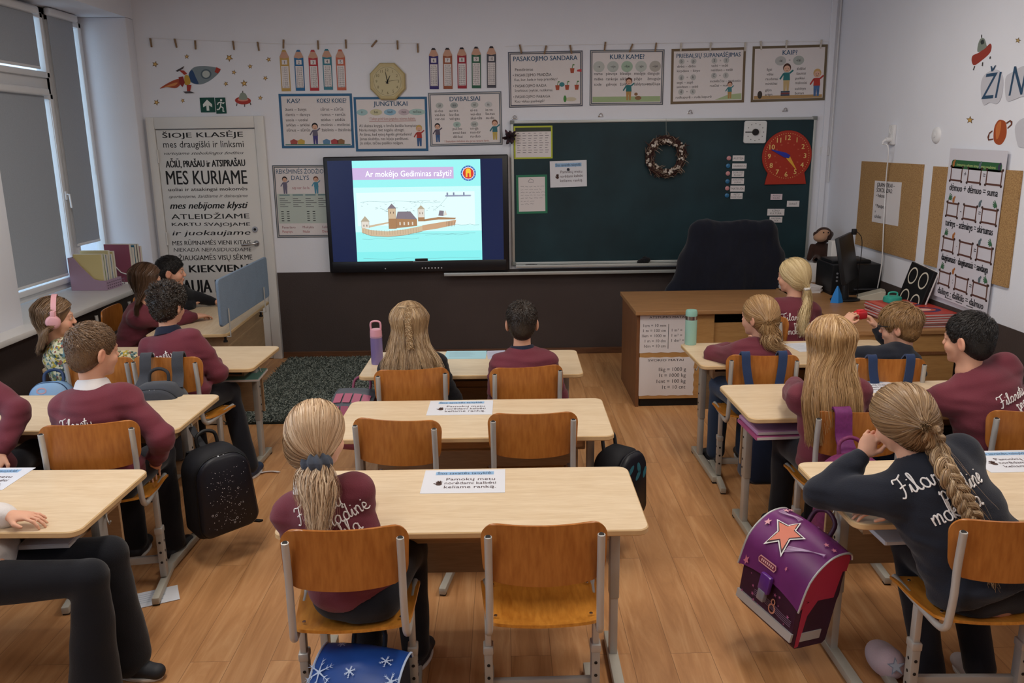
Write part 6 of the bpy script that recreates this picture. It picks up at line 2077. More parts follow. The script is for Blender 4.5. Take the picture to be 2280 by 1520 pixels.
d.rect(u(0), v(0), u(1), v(1), .0006, glow('#9bf1f0', SG))
d.rect(u(0), v(.30), u(1), v(.74), .0009, glow('#c9f8f8', SG))
d.rect(u(.02), v(.36), u(.95), v(.69), .0012, glow('#e2fcfc', SG))
d.rect(u(0), v(.0), u(1), v(.10), .0009, glow('#86ecec', SG))
d.rect(u(0), v(.815), u(.79), v(.93), .0012, glow('#cbb3dd', SG))
d.text('Ar mokėjo Gediminas rašyti?', u(.775), v(.842), eh * .058, .0016, glow('#f2fbff', 1.5), align='R', w=ew * .675)
# round emblem
cx, cy, rr = u(.905), v(.865), eh * .075
d.oval(cx, cy, rr, rr, .0014, glow('#3c68b4', SG), 28)
d.oval(cx, cy, rr * .80, rr * .80, .0018, glow('#e8f4f6', SG), 28)
d.oval(cx, cy, rr * .72, rr * .72, .0022, glow('#d03a34', SG), 28)
ye = glow('#f2c33c', SG)
d.rect(cx - rr * .34, cy - rr * .5, cx - rr * .12, cy + rr * .28, .0026, ye)
d.rect(cx + rr * .12, cy - rr * .5, cx + rr * .34, cy + rr * .28, .0026, ye)
d.rect(cx - rr * .34, cy + rr * .0, cx + rr * .34, cy + rr * .40, .0026, ye)
d.poly([(cx - rr * .3, cy + rr * .4), (cx + rr * .3, cy + rr * .4), (cx + rr * .2, cy + rr * .62), (cx - rr * .2, cy + rr * .62)], .0026, ye)
for k in range(16): d.oval(cx + rr * .9 * math.cos(k * PI / 8), cy + rr * .9 * math.sin(k * PI / 8), rr * .035, rr * .05, .0018, glow('#e8f4f6', SG), 6)
# sketched castle
br, br2, ol = glow('#b58a63', .9), glow('#d8c0a0', .95), glow('#7d6a5c', .8)
pale, roof = glow('#e6ded2', 1.0), glow('#8f8590', .85)
rg = random.Random(3)
for k in range(46):
	a, b = rg.uniform(.04, .72), rg.uniform(.50, .60)
	d.line([(u(a), v(b)), (u(a + rg.uniform(.005, .02)), v(b + rg.uniform(-.008, .008)))], .0025, .0016, glow('#8fa8ac', .8))
for b, x0_, x1_ in ((.60, .05, .60), (.585, .45, .68), (.275, .10, .95), (.23, .05, .5), (.265, .55, .9), (.03, .05, .98), (.36, .7, .98)):
	d.line([(u(x0_ + (x1_ - x0_) * t / 8), v(b + .006 * math.sin(t * 2.1 + b * 40))) for t in range(9)], .002, .0016, glow('#7fb0b4', .8))
d.line([(u(.62), v(.50)), (u(.68), v(.56)), (u(.74), v(.645)), (u(.80), v(.655)), (u(.93), v(.65))], .002, .0018, glow('#93b6b8', .85))
for a in (.73, .78, .86): d.rect(u(a), v(.645), u(a + .012), v(.68), .0018, glow('#8d94b4', .85))
d.rect(u(.72), v(.64), u(.92), v(.655), .0018, glow('#a3a8c4', .85))
wall_ = [(.05, .295), (.12, .262), (.25, .25), (.38, .262), (.53, .30), (.53, .355), (.38, .32), (.25, .305), (.12, .32), (.05, .35)]
d.poly([(u(a), v(b)) for a, b in wall_], .0022, br2)
d.poly([(u(a), v(b)) for a, b in [(.53, .305), (.65, .325), (.79, .36), (.80, .41), (.66, .385), (.53, .36)]], .0022, glow('#d2ab88', .95))
d.poly([(u(a), v(b)) for a, b in [(.11, .345), (.27, .385), (.27, .40), (.11, .365)]], .0020, br2)
d.poly([(u(a), v(b)) for a, b in [(.55, .40), (.66, .415), (.79, .415), (.80, .43), (.66, .44), (.55, .42)]], .0020, br)
def tower(x0_, x1_, y0_, y1_, yr, body, base=None, z=.0026):
	d.rect(u(x0_), v(y0_), u(x1_), v(y1_), z, body)
	if base: d.rect(u(x0_), v(y0_), u(x1_), v(base), z + .0004, br)
	d.poly([(u(x0_ - .006), v(y1_)), (u(x1_ + .006), v(y1_)), (u((x0_ + x1_) / 2), v(yr))], z + .0004, roof if body is not pale else glow('#c2b49c', .9))
	for q in ((x0_, y0_, x0_, y1_), (x1_, y0_, x1_, y1_)): d.line([(u(q[0]), v(q[1])), (u(q[2]), v(q[3]))], .002, z + .0008, ol)
	for k in range(2): d.rect(u(x0_ + (x1_ - x0_) * (.25 + .4 * k)), v(y1_ - .05), u(x0_ + (x1_ - x0_) * (.35 + .4 * k)), v(y1_ - .03), z + .0008, ol)
tower(.05, .11, .34, .405, .46, pale)
tower(.265, .325, .33, .53, .58, br2, .43)
tower(.50, .55, .40, .52, .56, pale, .44)
d.poly([(u(a), v(b)) for a, b in [(.325, .335), (.49, .355), (.49, .42), (.325, .43)]], .0028, br)
d.poly([(u(a), v(b)) for a, b in [(.325, .43), (.49, .42), (.44, .50), (.34, .50)]], .0030, roof)
for k in range(4): d.rect(u(.35 + .033 * k), v(.365), u(.36 + .033 * k), v(.395), .0034, pale)
d.poly([(u(a), v(b)) for a, b in [(.66, .455), (.70, .45), (.705, .50), (.67, .505)]], .0026, roof)
d.poly([(u(a), v(b)) for a, b in [(.70, .45), (.73, .46), (.715, .51)]], .0026, pale)
for k in range(22): d.line([(u(.06 + .021 * k), v(.268 + .010 * abs(k - 9) / 9)), (u(.06 + .021 * k), v(.315 + .014 * abs(k - 9) / 9))], .0014, .0026, ol)
for k in range(6): d.line([(u(.725 + .012 * k), v(.345)), (u(.725 + .012 * k), v(.395))], .003, .0026, ol)
d.line([(u(a), v(b)) for a, b in wall_[:5]], .0025, .0028, ol)
d.build('slide', o)
A, B, C = onY(1137, 273, YW - .03), onY(1817, 256, YW - .03), onY(1137, 592, YW - .03)
bx0, bx1, bz1, bz0 = A.x, B.x + .01, (A.z + B.z) / 2, C.z + .01
bw, bh_ = bx1 - bx0, bz1 - bz0
board = empty('chalkboard', ((bx0 + bx1) / 2, YW, bz0), 'large dark green chalkboard in a pale metal frame', 'chalkboard')
def board_mat():
	m, nt, b = new_mat('chalkboard_green')
	tc, n1, rp = nt.nodes.new('ShaderNodeTexCoord'), nt.nodes.new('ShaderNodeTexNoise'), nt.nodes.new('ShaderNodeValToRGB')
	n1.inputs['Scale'].default_value = 2.5
	n1.inputs['Detail'].default_value = 8
	nt.links.new(tc.outputs['Object'], n1.inputs['Vector'])
	rp.color_ramp.elements[0].position, rp.color_ramp.elements[0].color = .3, srgb('#172b31')
	rp.color_ramp.elements[1].position, rp.color_ramp.elements[1].color = .75, srgb('#203c44')
	nt.links.new(n1.outputs['Fac'], rp.inputs['Fac'])
	nt.links.new(rp.outputs[0], b.inputs['Base Color'])
	b.inputs['Roughness'].default_value = .55
	b.inputs['Specular IOR Level'].default_value = .3
	return m
mb = MB()
mb.box((0, -.012, bh_ / 2), (bw - .03, .02, bh_ - .03), board_mat())
mb.build('writing_surface', board)
M_ALU = flat('#b9bcba', 0.4, metal=0.4)
mb = MB()
for c, sz in (((0, -.016, bh_ - .012), (bw, .032, .024)), ((0, -.016, .012), (bw, .032, .024)), ((-bw / 2 + .012, -.016, bh_ / 2), (.024, .032, bh_ - .048)), ((bw / 2 - .012, -.016, bh_ / 2), (.024, .032, bh_ - .048))):
	mb.box(c, sz, M_ALU, bevel=.003)
for sx in (-1, 1):
	for z in (.012, bh_ - .012): mb.box((sx * (bw / 2 - .014), -.017, z), (.04, .036, .034), flat('#7d8280', 0.5), bevel=.004)
mb.build('frame', board, smooth=35)
mb = MB()
mb.box((0, -.055, -.012), (bw - .06, .10, .012), M_ALU, bevel=.003)
mb.box((0, -.103, -.006), (bw - .06, .006, .026), M_ALU, bevel=.002)
mb.build('chalk_tray', board, smooth=35)
mb = MB()
mb.box(((-.57 + 1.62) / 2, YW - .06, .800), (2.19, .11, .012), M_ALU, bevel=.003)
mb.box(((-.57 + 1.62) / 2, YW - .114, .805), (2.19, .006, .03), M_ALU, bevel=.002)
tag(mb.build('wall_ledge', smooth=35), 'long narrow metal ledge running below screen and chalkboard', 'shelf')
for k, (x, y) in enumerate([(1146, 264), (1337.5, 259), (1536.5, 252), (1748, 247)]):
	c = onY(x, y, YW - .004)
	mb = MB()
	mb.box((0, 0, 0), (.05, .004, .012), M_STEEL, bevel=.001)
	mb.tube([(-.015, -.004, 0), (-.012, -.012, .02), (0, -.014, .028), (.012, -.012, .02), (.015, -.004, 0)], .003, M_STEEL, 6)
	o = mb.build('board_hook', loc=c, smooth=50)
	tag(o, ['small metal hook above the chalkboard, over the yellow-edged timetable', 'small metal hook above the chalkboard, below the KUR? KAME? poster', 'small metal hook above the chalkboard, just right of the wreath cord', 'small metal hook above the chalkboard, over the red clock'][k], 'hook', 'hooks above the chalkboard')
def sheet(tl, tr, bl, label, paint, name='paper_sheet', cat='paper', mat=None, group=None, gap=.0245, kind='front', thick=.0015):
	M, W, H = wall_mtx(kind, tl, tr, bl, gap)
	mb = MB()
	mb.box((0, 0, thick / 2), (W, H, thick), mat or M_PAPER)
	paint(mb, W, H, thick + .0004)
	o = mb.build(name)
	o.matrix_world = M
	return tag(o, label, cat, group)
def p_cal(mb, W, H, z):
	mb.frame(-W / 2, -H / 2, W / 2, H / 2, .014, z, flat('#b4bf3c', 0.5))
	mb.rect(-W / 2 + .014, H / 2 - .05, W / 2 - .014, H / 2 - .014, z, flat('#3c4438', 0.6))
	for k in range(9):
		for j in range(6):
			mb.rect(-W * .42 + j * W * .145, H * .27 - k * H * .073, -W * .42 + j * W * .145 + W * (.06 + .04 * ((k * 5 + j * 3) % 3) / 2), H * .27 - k * H * .073 + .004, z, INKG)
sheet((1143.7, 281), (1230, 279.5), (1145, 354), 'timetable sheet in a yellow-green frame on the chalkboard', p_cal, 'timetable')
def hand_icon(mb, x, y, s, z, mat):
	mb.oval(x, y, .33 * s, .36 * s, z, mat, 16)
	for k, (a, l) in enumerate(((-28, .62), (-9, .78), (9, .80), (26, .66))):
		d = Vector((math.sin(R(a)), math.cos(R(a))))
		mb.line([(x + d.x * .2 * s, y + d.y * .2 * s), (x + d.x * l * s, y + d.y * l * s)], .16 * s, z + .0001, mat)
	mb.line([(x - .2 * s, y - .1 * s), (x - .52 * s, y + .18 * s)], .15 * s, z + .0001, mat)
def p_rule(mb, W, H, z):
	mb.rect(-W * .36, H * .27, W * .36, H * .41, z, flat('#8fb4d8', 0.6))
	mb.text('Šios savaitės taisyklė:', 0, H * .295, H * .10, z + .0003, flat('#24344c', 0.6), maxw=W * .68)
	hand_icon(mb, -W * .30, -H * .12, H * .17, z + .0003, flat('#4a342e', 0.7))
	for k, s in enumerate(('Pamokų metu', 'norėdami kalbėti', 'keliame ranką.')): mb.text(s, W * .08, H * (.03 - .165 * k), H * .105, z + .0003, flat('#4a3438', 0.6), maxw=W * .62)
o = sheet((1224, 359), (1306, 356), (1226, 417.5), 'weekly rule sheet with a hand sign pinned on the chalkboard by a dark magnet', p_rule, mat=M_PAPER2)
M, W, H = wall_mtx('front', (1224, 359), (1306, 356), (1226, 417.5), .026)
def magnet(px, py, r, col, label, group=None):
	c = onY(px, py, YW - .0255)
	mb = MB()
	mb.lathe([(.0001, 0), (r, 0), (r, .006), (r * .7, .010), (.0001, .011)], flat(col, 0.35, spec=.5), 18, Matrix.Rotation(R(90), 4, 'X'))
	return tag(mb.build('magnet', loc=c, smooth=50), label, 'magnet', group)
magnet(1265, 377, .013, '#1d2436', 'dark blue round magnet holding the weekly rule sheet')
def p_green(mb, W, H, z):
	mb.frame(-W / 2, -H / 2, W / 2, H / 2, .02, z, flat('#2f7a5c', 0.5))
	mb.line([(-W * .12, H * .32), (-W * .05, H * .40), (W * .05, H * .37), (W * .06, H * .31), (-W * .1, H * .31)], .004, z + .0004, INKG)
	rg = random.Random(5)
	for k in range(7):
		x = -W * .36
		while x < W * (.34 if k < 5 else .05):
			l = rg.uniform(.015, .04)
			mb.line([(x + l * t / 5, H * (.20 - .075 * k) + rg.uniform(-.004, .004)) for t in range(6)], .0022, z + .0004, INKG)
			x += l + .012
sheet((1149, 390), (1218, 388.4), (1150, 476), 'handwritten note in a green frame on the chalkboard', p_green, 'note')
# wreath
c = onY(1482, 348, YW - .05)
wr = (onY(1532, 348, YW - .05) - c).length
o = empty('wreath', c, 'dried twig wreath with pale flowers hanging on the chalkboard', 'wreath')
rg = np.random.RandomState(4)
mb = MB()
mb.tube([(wr * .74 * math.cos(a), 0, wr * .74 * math.sin(a)) for a in np.linspace(0, 2 * PI, 49)], wr * .17, flat('#3a2622', 0.9, noise=.3, scale=60), 10, cap=False)
mb.build('ring', o, smooth=60)
mb = MB()
tm = [flat(q, 0.9) for q in ('#4a2a26', '#5c4438', '#7d6a5a', '#3c1f22', '#8f7f70')]
for k in range(330):
	a = rg.rand() * 2 * PI
	b = rg.rand() * 2 * PI
	rr = wr * .74 + wr * .17 * math.cos(b)
	p = Vector((rr * math.cos(a), -wr * .17 * abs(math.sin(b)), rr * math.sin(a)))
	dv = Vector((-math.sin(a) * rg.choice([-1, 1]) + rg.normal() * .4, -abs(rg.normal()) * .35, math.cos(a) * rg.choice([-1, 1]) + rg.normal() * .4)).normalized() * wr * rg.uniform(.14, .30)
	mb.tube([p, p + dv * .6, p + dv + Vector((0, 0, -.004))], [.0035, .0028, .0012], tm[rg.randint(5)], 5)
mb.build('twigs', o)
for k in range(16):
	a = k * 2 * PI / 16 + rg.rand() * .3
	rr = wr * (.74 + .17 * rg.uniform(-.8, .8))
	mb = MB()
	for j in range(6):
		d_ = Vector((rg.normal() * .010, -.012 - .008 * rg.rand(), rg.normal() * .010))
		mb.sphere(Vector((rr * math.cos(a), -wr * .16, rr * math.sin(a))) + d_, .0095, flat('#b9aca0' if k % 3 else '#d0c6bc', 0.9), 8)
	mb.build('flower', o, smooth=60)
mb = MB()
mb.tube([(0, 0, wr * .88), (-.002, .02, onY(1481.6, 264, YW - .03).z - c.z)], .0022, flat('#8f9690', .7), 5)
mb.build('cord', o)
# dark artificial flower at the board's left edge
c = onY(1134, 306, YW - .06)
mb = MB()
rg = np.random.RandomState(8)
for k in range(26):
	a, b = rg.rand() * 2 * PI, rg.uniform(-1.1, 1.1)
	dv = Vector((math.cos(a) * math.cos(b), -abs(rg.normal() * .4), math.sin(b) * 1.3)) * rg.uniform(.04, .075)
	side = dv.cross(Vector((0, 1, .2))).normalized() * .014
	mb.surf([[(0, 0, 0), (.0, -.002, 0)], [dv * .5 - side, dv * .5 + side], [dv * .9 - side * .6, dv * .9 + side * .6], [dv, dv + Vector((.001, 0, .001))]], flat('#2a1e24' if k % 3 else '#4a2f38', .7), thick=.0015)
mb.box((0, .03, 0), (.02, .04, .03), flat('#7d8280', 0.5))
tag(mb.build('flower_ornament', loc=c, smooth=40), 'dark fabric flower ornament clipped to the chalkboard edge beside the timetable', 'ornament')
# square timer
M, W, H = wall_mtx('front', (1657, 269), (1707, 269), (1656, 319), .024)
o = empty('square_timer', (0, 0, 0), 'white square wall timer with a black knob on the chalkboard', 'timer')
o.matrix_world = M
mb = MB()
mb.prism(rrect(W, H, .02), 0, .022, flat('#d6d8d8', .4), bevel=.004)
for k in range(12):
	a = k * PI / 6
	mb.rect(.075 * math.cos(a) - .004, .075 * math.sin(a) - .004, .075 * math.cos(a) + .004, .075 * math.sin(a) + .004, .0224, INKG)
mb.rect(-W * .45, -.004, 0, .004, .0224, INKD)
mb.build('face', o, smooth=40)
mb = MB()
mb.lathe([(.0001, .022), (.030, .022), (.028, .040), (.0001, .042)], M_BLACK, 24)
mb.build('knob', o, smooth=40)
# red teaching clock
M, W, H = wall_mtx('front', (1699, 291), (1810, 289), (1702, 411), .024)
o = empty('teaching_clock', (0, 0, 0), 'big red teaching clock with yellow numerals, blue and yellow hands', 'clock')
o.matrix_world = M
M_RED = flat('#a8301f', .45)
M_YEL = flat('#e6c67a', .5)
Rr = W / 2
cyc = H / 2 - Rr
mb = MB()
mb.prism(circ(Rr, 48, 0, cyc), 0, .016, M_RED, bevel=.004)
mb.prism([(-W * .42, -H / 2), (W * .42, -H / 2), (W * .40, -H / 2 + .05), (W * .34, -H / 2 + .16), (-W * .34, -H / 2 + .16), (-W * .40, -H / 2 + .05)], 0, .0155, M_RED, bevel=.003)
for k in range(60):
	a = k * PI / 30
	mb.oval(Rr * .88 * math.cos(a), cyc + Rr * .88 * math.sin(a), .004, .003, .0166, M_YEL, 6, a)
for n in range(1, 13):
	a = R(90 - 30 * n)
	mb.text(str(n), Rr * .72 * math.cos(a), cyc + Rr * .72 * math.sin(a) - .022, .044, .0168, M_YEL, bold=.015)
	mb.text(str(n + 12), Rr * .50 * math.cos(a), cyc + Rr * .50 * math.sin(a) - .006, .013, .0168, flat('#d0785c', .5))
mb.build('dial', o, smooth=40)
for nm, tipx, tipy, w, c in (('minute_hand', 1716, 333, .040, '#2a35a0'), ('hour_hand', 1771, 377, .034, '#e2a83c')):
	p = M.inverted() @ onY(tipx, tipy, YW - .024)
	d_ = Vector((p.x, p.y - cyc))
	L_ = d_.length
	d_.normalize()
	q = Vector((-d_.y, d_.x))
	c0 = Vector((0, cyc))
	P = [c0 - d_ * .022 + q * w * .35, c0 - d_ * .022 - q * w * .35, c0 + d_ * .02 - q * w * .55, c0 + d_ * L_ - q * .003, c0 + d_ * L_ + q * .003, c0 + d_ * .02 + q * w * .55]
	mb = MB()
	zz = .018 if nm == 'hour_hand' else .022
	mb.prism([(a.x, a.y) for a in P], zz, zz + .003, flat(c, .4))
	mb.build(nm, o)
# magnets and name cards
_mg = [(1622.7, 352, '#c88a8c', 'pink'), (1621, 369, '#2f6f9c', 'blue'), (1620.5, 386, '#c88a8c', 'pink'), (1619.6, 403.6, '#2f6f9c', 'blue'), (1619, 419, '#c88a8c', 'pink'), (1618.3, 435, '#2f6f9c', 'blue')]
_ord = ['topmost', 'second', 'third', 'fourth', 'fifth', 'lowest']
for k, (x, y, c, nm) in enumerate(_mg): magnet(x, y, .020, c, '%s round magnet, %s of the column by the white name cards' % (nm, _ord[k]), 'round magnets in a column')
def p_card(words):
	def f(mb, W, H, z):
		for k, s in enumerate(words): mb.text(s, 0, H * (-.18 if len(words) == 1 else (.10 - .42 * k)), H * (.36 if len(words) == 1 else .28), z, INKG, maxw=W * .85)
	return f
_cd = [(1620, 335, 1703, 375, ('AUSTĖJA',)), (1617, 392, 1718, 428, ('GABRIELIUS',)), (1615, 445, 1700, 487, ('DOROTĖ', 'RUGILĖ')), (1612, 497, 1700, 537, ('AUGUSTAS', 'LUKAS')), (1603, 548, 1705, 590, ('MATEUŠA',)), (1605, 600, 1690, 642, ('PIETŲ', 'BUDĖTOJAS'))]
for k, (a, b, c_, d_, wds) in enumerate(_cd):
	q = lambda X_, Y_: (1120 + X_ * .3158, 240 + Y_ * .3158)
	sheet(q(a, b), q(c_, b), q(a, d_), 'small white word card beside the magnets, %s of six' % _ord[k], p_card(wds), 'word_card', 'card', M_PAPER, 'word cards beside the magnets')
for k, (a, b, c_, d_, wds, lab) in enumerate([(1888, 607, 1970, 648, ('ANGLŲ', 'KALBA'), 'small pinkish word card right under the red clock base'), (2003, 655, 2090, 697, ('DAILĖ',), 'small white word card standing apart, right under the red clock'),
										 (1865, 712, 1985, 758, ('KŪNO', 'KULTŪRA'), 'wide two-line word card above another card, beside the dark coat'), (1880, 768, 1970, 808, ('MATEMA-', 'TIKA'), 'lowest word card on the chalkboard, above the dark coat')]):
	sheet(q(a, b), q(c_, b), q(a, d_), lab, p_card(wds), 'word_card', 'card', M_PAPER if k else flat('#d8c6cc', .6), 'word cards under the red clock')
# eraser cloth, marker
c = onY(1436, 588, YW - .075)
mb = MB()
rg = np.random.RandomState(3)
for k in range(7): mb.sphere((rg.uniform(-.06, .06), rg.uniform(-.015, .015), .028 + rg.uniform(-.008, .022)), .030, fabric('black_cloth', '#17171b', .3, 90), 10, (1.1, .8, .9))
o = mb.build('board_cloth', loc=(c.x, c.y, bz0 - .006), smooth=60)
tag(o, 'crumpled black cloth on the chalk tray', 'cloth')
c = onY(1183, 597, YW - .07)
mb = MB()
mb.tube([(-.055, 0, .008), (.03, 0, .008)], .0075, M_BLACK, 10)
mb.tube([(.03, 0, .008), (.055, 0, .008)], .0065, flat('#3a3d44', .4), 10)
tag(mb.build('marker', loc=(c.x, c.y, bz0 - .006), smooth=50), 'black marker lying on the chalk tray under the green-framed note', 'marker')
# light switch
M, W, H = wall_mtx('front', (1827, 327), (1846, 327), (1828, 346))
mb = MB()
mb.prism(rrect(W, H, .008), 0, .010, M_PVC, bevel=.002)
mb.prism(rrect(W * .6, H * .65, .005), .010, .014, M_WHITE, bevel=.002)
o = mb.build('light_switch', smooth=40)
o.matrix_world = M
tag(o, 'white light switch between chalkboard and corner', 'switch')
def cork_mat():
	m, nt, b = new_mat('cork')
	tc, n1, rp = nt.nodes.new('ShaderNodeTexCoord'), nt.nodes.new('ShaderNodeTexNoise'), nt.nodes.new('ShaderNodeValToRGB')
	n1.inputs['Scale'].default_value = 130
	n1.inputs['Detail'].default_value = 4
	nt.links.new(tc.outputs['Object'], n1.inputs['Vector'])
	rp.color_ramp.elements[0].position, rp.color_ramp.elements[0].color = .32, srgb('#8a6840')
	rp.color_ramp.elements[1].position, rp.color_ramp.elements[1].color = .66, srgb('#b48f5e')
	nt.links.new(n1.outputs['Fac'], rp.inputs['Fac'])
	nt.links.new(rp.outputs[0], b.inputs['Base Color'])
	b.inputs['Roughness'].default_value = .95
	return m
M_CORK = cork_mat()
for tl, tr, bl, lab in (((1922, 358.6), (2059, 366), (1910, 544), 'cork noticeboard behind the white cable with one sheet pinned on it'), ((2082, 370), (2279, 380), (2067, 590), 'cork noticeboard mostly covered by the tall arithmetic poster')):
	M, W, H = wall_mtx('right', tl, tr, bl)
	M = M @ Matrix.Translation((0, 0, 0))
	mb = MB()
	mb.box((0, 0, .007), (W, H, .014), M_CORK, bevel=.002)
	rg = random.Random(int(W * 1000))
	for k in range(7): mb.tube([(rg.uniform(-.45, .45) * W, rg.uniform(-.45, .45) * H, .014), (rg.uniform(0, 0) + 0, 0, .0141)][:1] + [(0, 0, .0141)], .0001, M_CORK, 3) if False else None
	o = mb.build('corkboard')
	o.matrix_world = M
	tag(o, lab, 'noticeboard', 'cork noticeboards')
def p_grat(mb, W, H, z):
	for k, (s, h) in enumerate((('GRAMATIKAI –', .10), ('ŠOKOLADAS:', .10), ('♣ Veiksmai', .085), ('', .05), ('* Pamąstau', .085), ('ir', .06), ('užrašau', .085))):
		if s: mb.text(s.replace('♣', '•'), -W * .40, H * (.36 - .125 * k), H * h * 1.0, z, INKD, align='L', maxw=W * .84, bold=.03)
sheet((1948.5, 402), (2008, 406), (1941, 493), 'hand-lettered white sheet pinned on the cork noticeboard', p_grat, mat=M_PAPER, gap=.0155, kind='right')
# tall arithmetic poster
M, W, H = wall_mtx('right', (2117, 330), (2245, 336), (2083, 658), .020)
mb = MB()
mb.box((0, 0, .001), (W, H, .002), flat('#cfcdd6', .5))
z = .0026
mb.prism(rrect(W * .88, H * .055, .02, 5, 0, H * .40), z - .0004, z, flat('#2f5f3c', .5))
mb.text('Aritmetinio veiksmo komponentų pavadinimai', 0, H * .39, H * .017, z + .0004, flat('#c6d88a', .6), maxw=W * .80)
FR = flat('#5d3c34', .6)
rows = [('+', 'dėmuo + dėmuo = suma', .80), ('-', 'turinys – atėminys = skirtumas', .565), ('·', 'dauginamasis · dauginamasis = sandauga', .33), (':', 'dalinys : daliklis = dalmuo', .10)]
for k, (op, s, vb) in enumerate(rows):
	yb = -H / 2 + H * (vb - .045)
	bh3 = H * .095
	for j, (xc, bw3) in enumerate(((-.33, .22), (0.0, .24), (.335, .26))):
		x = xc * W
		w2 = bw3 * W / 2
		mb.frame(x - w2, yb + .035, x + w2, yb + .035 + bh3, .012, z, FR)
		for cx_, cy_ in ((x - w2, yb + .035), (x + w2, yb + .035), (x - w2, yb + .035 + bh3), (x + w2, yb + .035 + bh3)): mb.oval(cx_, cy_, .012, .009, z + .0004, flat('#3c2824', .6), 8)
	mb.text(op, -.165 * W, yb + .035 + bh3 * .35, .04, z, INKD)
	mb.text('=', .17 * W, yb + .035 + bh3 * .4, .04, z, INKD)
	mb.text(s, 0, yb - .028, .046, z, INKD, w=W * .86, bold=.035)
	gm = flat('#3c6a4c', .6)
	for sx, tx in ((-1, -.42), (1, .44)) if k else ():
		for q in range(5):
			a = R(100 + sx * (30 + 25 * q))
			mb.line([(tx * W, yb + bh3 + .055), (tx * W + .045 * math.cos(a), yb + bh3 + .055 + .03 * math.sin(a) + .012)], .008, z + .0003 + .0001 * q, gm)
		mb.line([(tx * W, yb + bh3 + .055), (tx * W + sx * .01, yb + .05)], .006, z + .0002, flat('#6a5040', .6))
	for xx, c3 in ((-.40, '#a86a3a'), (.08, '#5a6a72'), (.40, '#3a3450'))[:3 if k == 0 else 2]:
		mb.oval(xx * W + (.05 * k), yb + bh3 + .052, .014, .02, z + .0005, flat(c3, .6), 10)
		mb.oval(xx * W + (.05 * k) + .012, yb + bh3 + .072, .009, .009, z + .0006, flat(c3, .6), 10)
for x in (-.2, 0, .2): mb.rect(x * W - .04, -H / 2 + .012, x * W + .04, -H / 2 + .018, z, INKG)
o = mb.build('arithmetic_poster')
o.matrix_world = M
tag(o, 'tall white poster of arithmetic words with brown frames under a green banner', 'poster')
# socket, plug, cable, round cover
c = onX(1990, 300, XR)
o = empty('wall_socket', c, 'white double wall socket with a cable plugged in, high on the right wall', 'socket')
mb = MB()
mb.box((-.012, 0, 0), (.024, .085, .15), M_PVC, bevel=.005)
for zz in (.037, -.037): mb.lathe([(.030, -.001), (.030, .002), (.026, .001), (.024, -.004)], M_WHITE, 20, Matrix.Translation((-.024, 0, zz)) @ Matrix.Rotation(R(-90), 4, 'Y'))
mb.build('socket_plate', o, smooth=40)
mb = MB()
mb.tube([(-.024, 0, -.037), (-.06, 0, -.037)], .019, M_PVC, 12)
mb.tube([(-.055, 0, -.037), (-.075, .005, -.05), (-.078, .01, -.075)], [.014, .009, .006], M_PVC, 8)
mb.build('plug', o, smooth=50)
p2 = onX(1963, 588, XR - .03)
pts = [c + Vector((-.078, .01, -.07)), onX(1978, 330, XR - .06), onX(1973, 400, XR - .035), onX(1968, 490, XR - .03), p2, p2 + Vector((.0, .05, -.25))]
mb = MB()
mb.tube(catmull([q for q in pts], 5), .0048, M_PVC, 8)
tag(mb.build('power_cable', smooth=60), 'white power cable hanging from the wall socket down past the corkboard', 'cable')
c = onX(2086, 301, XR)
mb = MB()
mb.lathe([(.0001, .018), (.035, .018), (.05, .012), (.058, 0)], M_PVC, 28, Matrix.Rotation(R(-90), 4, 'Y'))
mb.lathe([(.018, .019), (.016, .022), (.0001, .022)], M_PVC, 20, Matrix.Rotation(R(-90), 4, 'Y'))
tag(mb.build('round_cover', loc=c, smooth=50), 'round white wall cover right of the socket', 'wall cover')
# ceiling luminaires
M_LAMPGLOW = glow('#ffeedd', 2.5)
_lp = ['rear left', 'middle left', 'front left', 'rear right', 'middle right', 'front right']
for k, (x, y) in enumerate(LAMPS):
	o = empty('ceiling_lamp', (x, y, CEIL), 'white rectangular ceiling lamp, %s of the two rows overhead' % _lp[k], 'ceiling lamp', 'ceiling lamps')
	mb = MB()
	mb.box((0, 0, -.035), (.58, 1.2, .07), M_PVC, bevel=.006)
	mb.build('housing', o)
	mb = MB()
	mb.box((0, 0, -.074), (.52, 1.12, .008), M_LAMPGLOW)
	mb.build('diffuser', o)
# ================================================================== teacher's corner
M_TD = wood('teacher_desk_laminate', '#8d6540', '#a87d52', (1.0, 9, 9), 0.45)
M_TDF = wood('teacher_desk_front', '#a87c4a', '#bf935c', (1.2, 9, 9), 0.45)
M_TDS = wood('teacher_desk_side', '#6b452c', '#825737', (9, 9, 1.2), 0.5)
td = empty('teacher_desk', (1.66, 6.53, 0), 'brown teacher desk with two measure charts on its front', 'desk')
mb = MB()
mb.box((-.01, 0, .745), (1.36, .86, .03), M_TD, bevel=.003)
mb.build('desktop', td)
for x in (-.66, .66):
	mb = MB()
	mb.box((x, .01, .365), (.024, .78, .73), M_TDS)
	mb.build('side_panel', td)
mb = MB()
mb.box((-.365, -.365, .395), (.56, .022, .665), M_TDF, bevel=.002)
mb.build('cabinet_front', td)
mb = MB()
mb.box((.285, -.345, .355), (.74, .018, .585), M_TDF, bevel=.002)
mb.build('modesty_panel', td)
mb = MB()
mb.box((-.365, -.35, .03), (.54, .02, .06), M_BLACK)
mb.build('plinth', td)
rt = empty('side_desk', (2.655, 6.0, 0), 'brown side desk along the right wall holding monitor, printer and red books', 'desk')
mb = MB()
mb.box((.0, .43, .745), (.70, 2.18, .03), M_TD, bevel=.003)
mb.build('desktop', rt)
mb = MB()
mb.box((.0, -.63, .365), (.66, .022, .73), M_TDF, bevel=.002)
